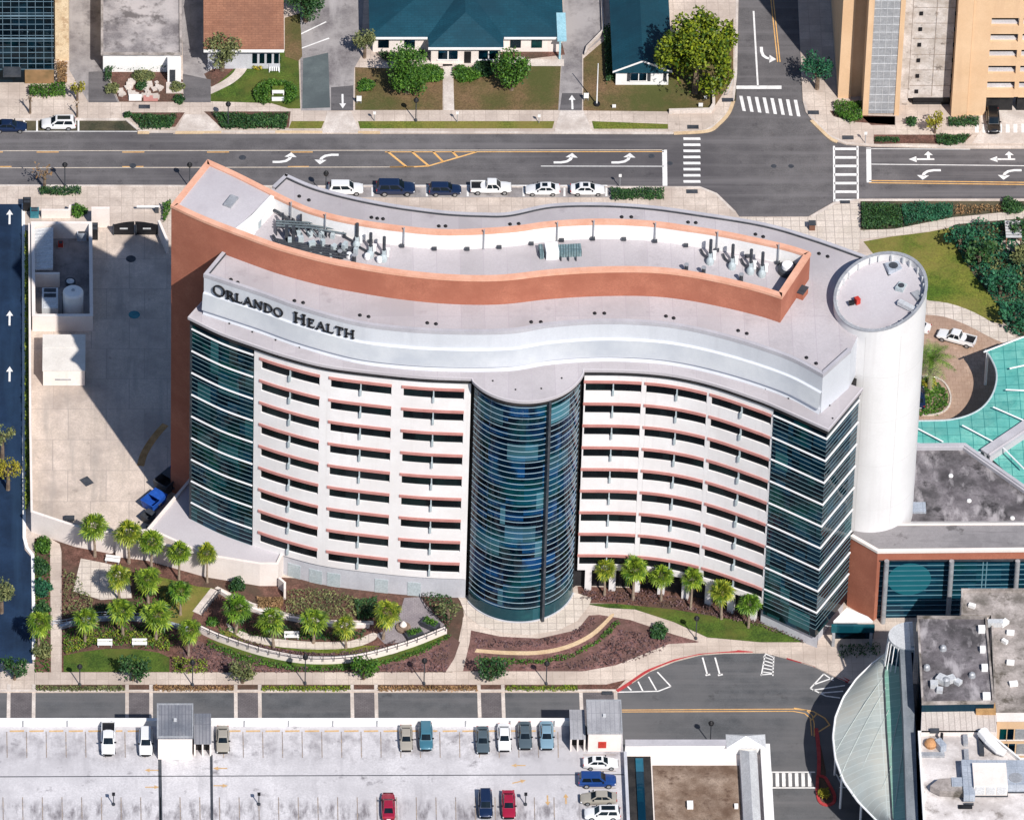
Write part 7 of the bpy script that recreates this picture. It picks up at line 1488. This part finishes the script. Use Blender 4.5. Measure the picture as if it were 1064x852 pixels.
def build_vehicle(kind, root, roofdark=False):
    L, st, gb, gr = KINDS[kind]; b = MB(); rows = []
    for x, w_, zb, zt in st:
        half = [(w_*.82,zb),(w_*.98,zb+.12),(w_,zb+.3),(w_,zt-.18),(w_*.93,zt-.05),(w_*.72,zt),(w_*.3,zt+.015)]
        rows.append([(x,y,z) for y, z in half]+[(x,-y,z) for y, z in half[::-1]])
    b.grid(rows, True); b.face(rows[0][::-1]); b.face(rows[-1])
    X0, X1, HW, Z0 = gb; R0, R1, RW, RZ = gr
    base = [(X0,-HW*.93,Z0-.02),(X1,-HW*.9,Z0-.02),(X1,HW*.9,Z0-.02),(X0,HW*.93,Z0-.02)]; top = [(R0,-RW,RZ),(R1,-RW*.97,RZ-.02),(R1,RW*.97,RZ-.02),(R0,RW,RZ)]
    up_ = [(R0+.15,-RW*.8,RZ+.04),(R1-.12,-RW*.78,RZ+.025),(R1-.12,RW*.78,RZ+.025),(R0+.15,RW*.8,RZ+.04)]
    b.grid([base, top, up_], True); b.face(up_)
    if kind == 'pickup':
        for y in (-.88,.80): b.bx(-2.8,-.72,y,y+.08,.98,1.22)
        b.bx(-2.84,-2.74,-.88,.88,.98,1.20)
    body = b.build('body', PAINT['white'], root, True)
    def pane(name, i, j, u0, u1, v0=.08, v1=.90, out=.012):
        A, B, C_, D = Vector(base[i]), Vector(base[j]), Vector(top[j]), Vector(top[i]); q = []
        for u, v in ((u0,v0),(u1,v0),(u1,v1),(u0,v1)): q.append((A.lerp(B,u)).lerp(D.lerp(C_,u), v))
        nn = (q[1]-q[0]).cross(q[3]-q[0]).normalized(); cen = Vector(((X0+X1)/2,0,Z0))
        if nn.dot(q[0]-cen) < 0: nn = -nn
        m_ = MB(); f = [p+nn*out for p in q]; k_ = [p-nn*.02 for p in q]; m_.face(f)
        for a in range(4): m_.face([k_[a], k_[(a+1) % 4], f[(a+1) % 4], f[a]])
        m_.build(name, M['car_glass'], root)
    pane('windscreen', 1, 2, .06, .94); pane('rear_window', 3, 0, .08, .92)
    for i, j, fl in ((0,1,0),(2,3,1)):
        for u0, u1 in (((.06,.45),(.50,.93)) if kind == 'pickup' else ((.10,.47),(.51,.90))):
            if fl: u0, u1 = 1-u1, 1-u0
            pane('side_window', i, j, u0, u1)
    if roofdark:
        m_ = MB(); m_.bx(R0+.4, R1-.2, -RW*.6, RW*.6, RZ+.03, RZ+.055); m_.build('sunroof', M['car_glass'], root)
    xw = L*.5-.92; r = .34 if kind == 'sedan' else .39
    for x in (xw-.05, -xw+.12):
        for s in (-1, 1):
            yw = st[3][1]-.02; m_ = MB(); m_.tube([(x,s*(yw-.2),r),(x,s*(yw+.03),r)], r, 14); wl = m_.build('wheel', M['tyre'], root)
            m_ = MB(); m_.tube([(x,s*(yw+.031),r),(x,s*(yw+.045),r)], r*.6, 10); m_.build('rim', M['rim'], wl)
    zf = st[-2][3]; zr = st[1][3]
    for s in (-1, 1):
        m_ = MB(); m_.box((L/2-.17, s*st[-2][1]*.80, zf-.14), (.16,.34,.13), s*-.25); m_.build('headlight', M['headlight'], root)
        m_ = MB(); m_.box((-L/2+.09, s*st[1][1]*.82, zr-.15), (.12,.28,.2), s*.15); m_.build('taillight', M['taillight'], root)
        m_ = MB(); m_.box((X1-.35, s*(HW*.93+.16), Z0+.1), (.16,.24,.14)); m_.build('mirror', M['black'], root)
    m_ = MB(); m_.box((L/2-.01, 0, .5), (.06, 1.0, .2)); m_.build('grille', M['black'], root)
    m_ = MB(); m_.bx(-L/2-.02, -L/2+.02, -.26, .26, .52, .65) if kind != 'pickup' else m_.bx(-L/2-.02, -L/2+.02, -.26, .26, .6, .73); m_.build('number_plate', M['plain_white'], root)
    if kind == 'pickup':
        m_ = MB(); m_.bx(-2.74,-.74,-.80,.80,1.015,1.03); m_.build('cargo_bed', M['black'], root)
PROTO = {}
def car(label, kind, px, py, col, deg, z=0.0, cat='car', s=1.0, roofdark=False, group=None):
    """px,py = centre of the vehicle in the photograph, at half its height"""
    key = (kind, roofdark); c = P(px, py, z+.65)
    if key not in PROTO:
        o = thing({'sedan':'parked_car','suv':'parked_car','pickup':'pickup_truck'}[kind], label, cat, (0,0,0), 0, group); build_vehicle(kind, o, roofdark); PROTO[key] = o
    else:
        o = copy_tree(PROTO[key]); o['label'] = label; o['category'] = cat
        if group: o['group'] = group
        elif 'group' in o: del o['group']
    for ch in o.children:
        if ch.name.split('.')[0] == 'body': paint(ch, PAINT[col])
    o.location = (c.x, c.y, z); o.rotation_euler = (0, 0, R(deg)); o.scale = (s,s,s); return o
zk = ZS+.02; GS, GD = 'cars parked along the main street', 'cars parked on the deck'
car('dark blue car cut off by the left edge of the street', 'sedan', 10, 131, 'navy', 0, 0, 'car', 1, False, GS)
car('white off-roader parked in the bay near the glass office block', 'suv', 61, 128.5, 'white', 180, 0, 'car', 1.0, True, GS)
car('white off-roader, leftmost of the row behind the hospital', 'suv', 359.5, 196, 'white', 0, zk, 'car', 1, False, GS)
car('big dark blue off-roader between two white vehicles and the navy car', 'suv', 411, 196, 'navy', 0, zk, 'car', 1.12, False, GS)
car('dark navy car right of the big dark blue off-roader', 'suv', 462.5, 197, 'navy', 0, zk, 'car', .93, False, GS)
car('white pickup truck parked behind the hospital', 'pickup', 510, 195, 'white', 0, zk, 'pickup truck', 1, False, GS)
car('white car right of the white pickup truck behind the hospital', 'sedan', 564, 196.5, 'white', 180, zk, 'car', 1, True, GS)
car('white car at the right end of the row behind the hospital', 'sedan', 610.5, 196.5, 'white', 0, zk, 'car', 1, True, GS)
car('dark off-roader on the apron of the parking structure', 'suv', 1032, 126, 'black', -90, ZS+.03)
car('white pickup truck with dark bed in the drop off court', 'pickup', 994, 351, 'white', 158, Z1, 'pickup truck', .95)
car('white car mostly hidden by the white cylinder at the drop off', 'sedan', 949, 338, 'white', 160, Z1)
car('blue car parked under trees on the palm island edge', 'sedan', 955, 412, 'navy', 90, Z1, 'car', .9)
car('white pickup truck with black bed on the deck', 'pickup', 112.5, 768, 'white', -90, ZD, 'pickup truck', 1.0, False, GD)
car('white car beside the left stair tower', 'suv', 151.5, 771, 'white', -90, ZD, 'car', .98, False, GD)
car('beige car right of the left stair tower', 'sedan', 231.5, 768, 'beige', -90, ZD, 'car', .98, False, GD)
car('silver grey car, left of the pair in the middle of the deck', 'sedan', 422, 766.5, 'beige', -90, ZD, 'car', .95, False, GD)
car('dark blue teal car, right of the pair in the middle of the deck', 'suv', 442.5, 765.5, 'teal', -90, ZD, 'car', .98, False, GD)
car('dark grey car left of the white car in the row of four', 'sedan', 501.5, 768.5, 'grey', -90, ZD, 'car', .98, False, GD)
car('white car second in the row of four before the right stair tower', 'sedan', 524, 766, 'white', -90, ZD, 'car', 1, False, GD)
car('dark grey blue car third in the row of four', 'sedan', 545.5, 764, 'grey', -90, ZD, 'car', 1, False, GD)
car('pale steel blue car nearest the right stair tower', 'sedan', 568, 764, 'steel', -90, ZD, 'car', 1.02, False, GD)
car('white sedan at the top of the column at the right edge of the deck', 'sedan', 624, 792, 'white', 0, ZD, 'car', .96, True, GD)
car('bright blue off-roader in the column at the right edge of the deck', 'suv', 620.5, 810.5, 'blue', 0, ZD, 'car', 1.02, False, GD)
car('beige sedan in the column between the blue and lowest white car', 'sedan', 622, 828.5, 'beige', 180, ZD, 'car', 1, False, GD)
car('lowest white car of the column at the right edge of the deck', 'suv', 626, 845, 'white', 180, ZD, 'car', .98, True, GD)
car('crimson car standing alone in the lower row of stalls', 'sedan', 403.5, 837, 'red', 90, ZD, 'car', 1, False, GD)
car('navy blue car beside the crimson car in the lower row', 'suv', 504.5, 835.5, 'navy', -90, ZD, 'car', .98, False, GD)
car('crimson car right of the navy blue car in the lower row', 'sedan', 528.5, 835.5, 'red', -90, ZD, 'car', 1, False, GD)
# ================================================================ lamps and poles
LP = []
def lamp(label, px, yh, yb, z0=ZS):
    h = (yb-yh)/5.6
    if not LP:
        o = thing('street_lamp', label, 'street lamp', (0,0,0), 0, 'black globe street lamps')
        b = MB(); b.tube([(0,0,0),(0,0,4.0)], .075, 7); b.build('pole', M['dark_metal'], o)
        b = MB(); b.lathe((0,0,4.0), [(.12,0),(.34,.12),(.40,.4),(.22,.7),(.05,.85)], 10); b.build('lamp_head', M['black'], o)
        b = MB(); b.lathe((0,0,0), [(.22,0),(.2,.35),(.1,.5)], 8); b.build('base', M['dark_metal'], o); LP.append(o)
    else: o = copy_tree(LP[0]); o['label'] = label
    c = P(px, yb, z0); o.location = (c.x, c.y, z0); o.scale = (1,1,h/4.4); return o
for a in (('black street lamp at the kerb beside the sparse orange tree', 67.5,171,193), ('black street lamp at the kerb beside the rooftop corner at left', 197,171,195), ('black street lamp behind the leftmost white off-roader', 338.5,180,206),
          ('black lamp on the pavement above the long dark hedge', 237,108,131), ('black lamp on the clinic lawn left of its front path', 432,104,126), ('black lamp on the lower pavement left of the crescent lawn tree', 83,692,712), ('black lamp on the lower pavement right of the crescent lawn', 200,688,712),
          ('thin black lamp on the lower pavement below the middle of the railing', 317,682,711), ('black lamp on the pavement left of the path to the drum', 440.5,686,711), ('black lamp on the pavement below the ochre curb', 567.5,689,711), ('black lamp beside the path crossing below the right palms', 723,642,664), ('black lamp at the kerb beside the flat roofed pavilion', 738,751,772,)):
    lamp(*a)
c = P(620,109,ZS); o = thing('flag_pole', 'tall white pole with a dark foot on the lawn by the stony drive', 'pole', (c.x,c.y,ZS)); b = MB(); b.tube([(c.x,c.y,ZS),(c.x,c.y,7.8)], [.11,.06], 7); b.build('pole', M['rail_white'], o); b = MB(); b.lathe((c.x,c.y,ZS), [(.5,0),(.45,.3)], 10); b.build('foot', M['black'], o)
def pole(label, px, yt, yb, m='grey_metal'):
    h = (yb-yt)/5.6; c = P(px, yb, ZS); o = thing('pole', label, 'pole', (c.x,c.y,ZS)); b = MB(); b.tube([(c.x,c.y,ZS),(c.x,c.y,ZS+h)], .06, 6); b.build('shaft', M[m], o); b = MB(); b.box((c.x,c.y-.05,ZS+h-.25),(.4,.05,.5)); b.build('sign_plate', M['plain_white'], o)
pole('thin sign pole by the right end of the car row', 644,181,194); pole('thin sign pole on the pavement left of the clinic path', 389,116,126); pole('thin sign pole on the pavement right of the clinic path', 475,116,127); pole('thin sign pole at the kerb below the stony drive', 560,119,128); pole('thin sign pole on the pavement before the yellow green tree', 899,137,149)
c = P(843,238,ZS); o = thing('pavement_cabinet', 'small dark red cabinet on the tiled pavement left of the east hedge', 'cabinet', (c.x,c.y,ZS)); b = MB(); b.bx(c.x-.3,c.x+.5,c.y-.4,c.y+.4,ZS,1.2); b.build('casing', M['shingle_brown'], o); b = MB(); b.bx(c.x-.4,c.x+.6,c.y-.5,c.y+.5,1.2,1.3); b.build('lid', M['dark_metal'], o)
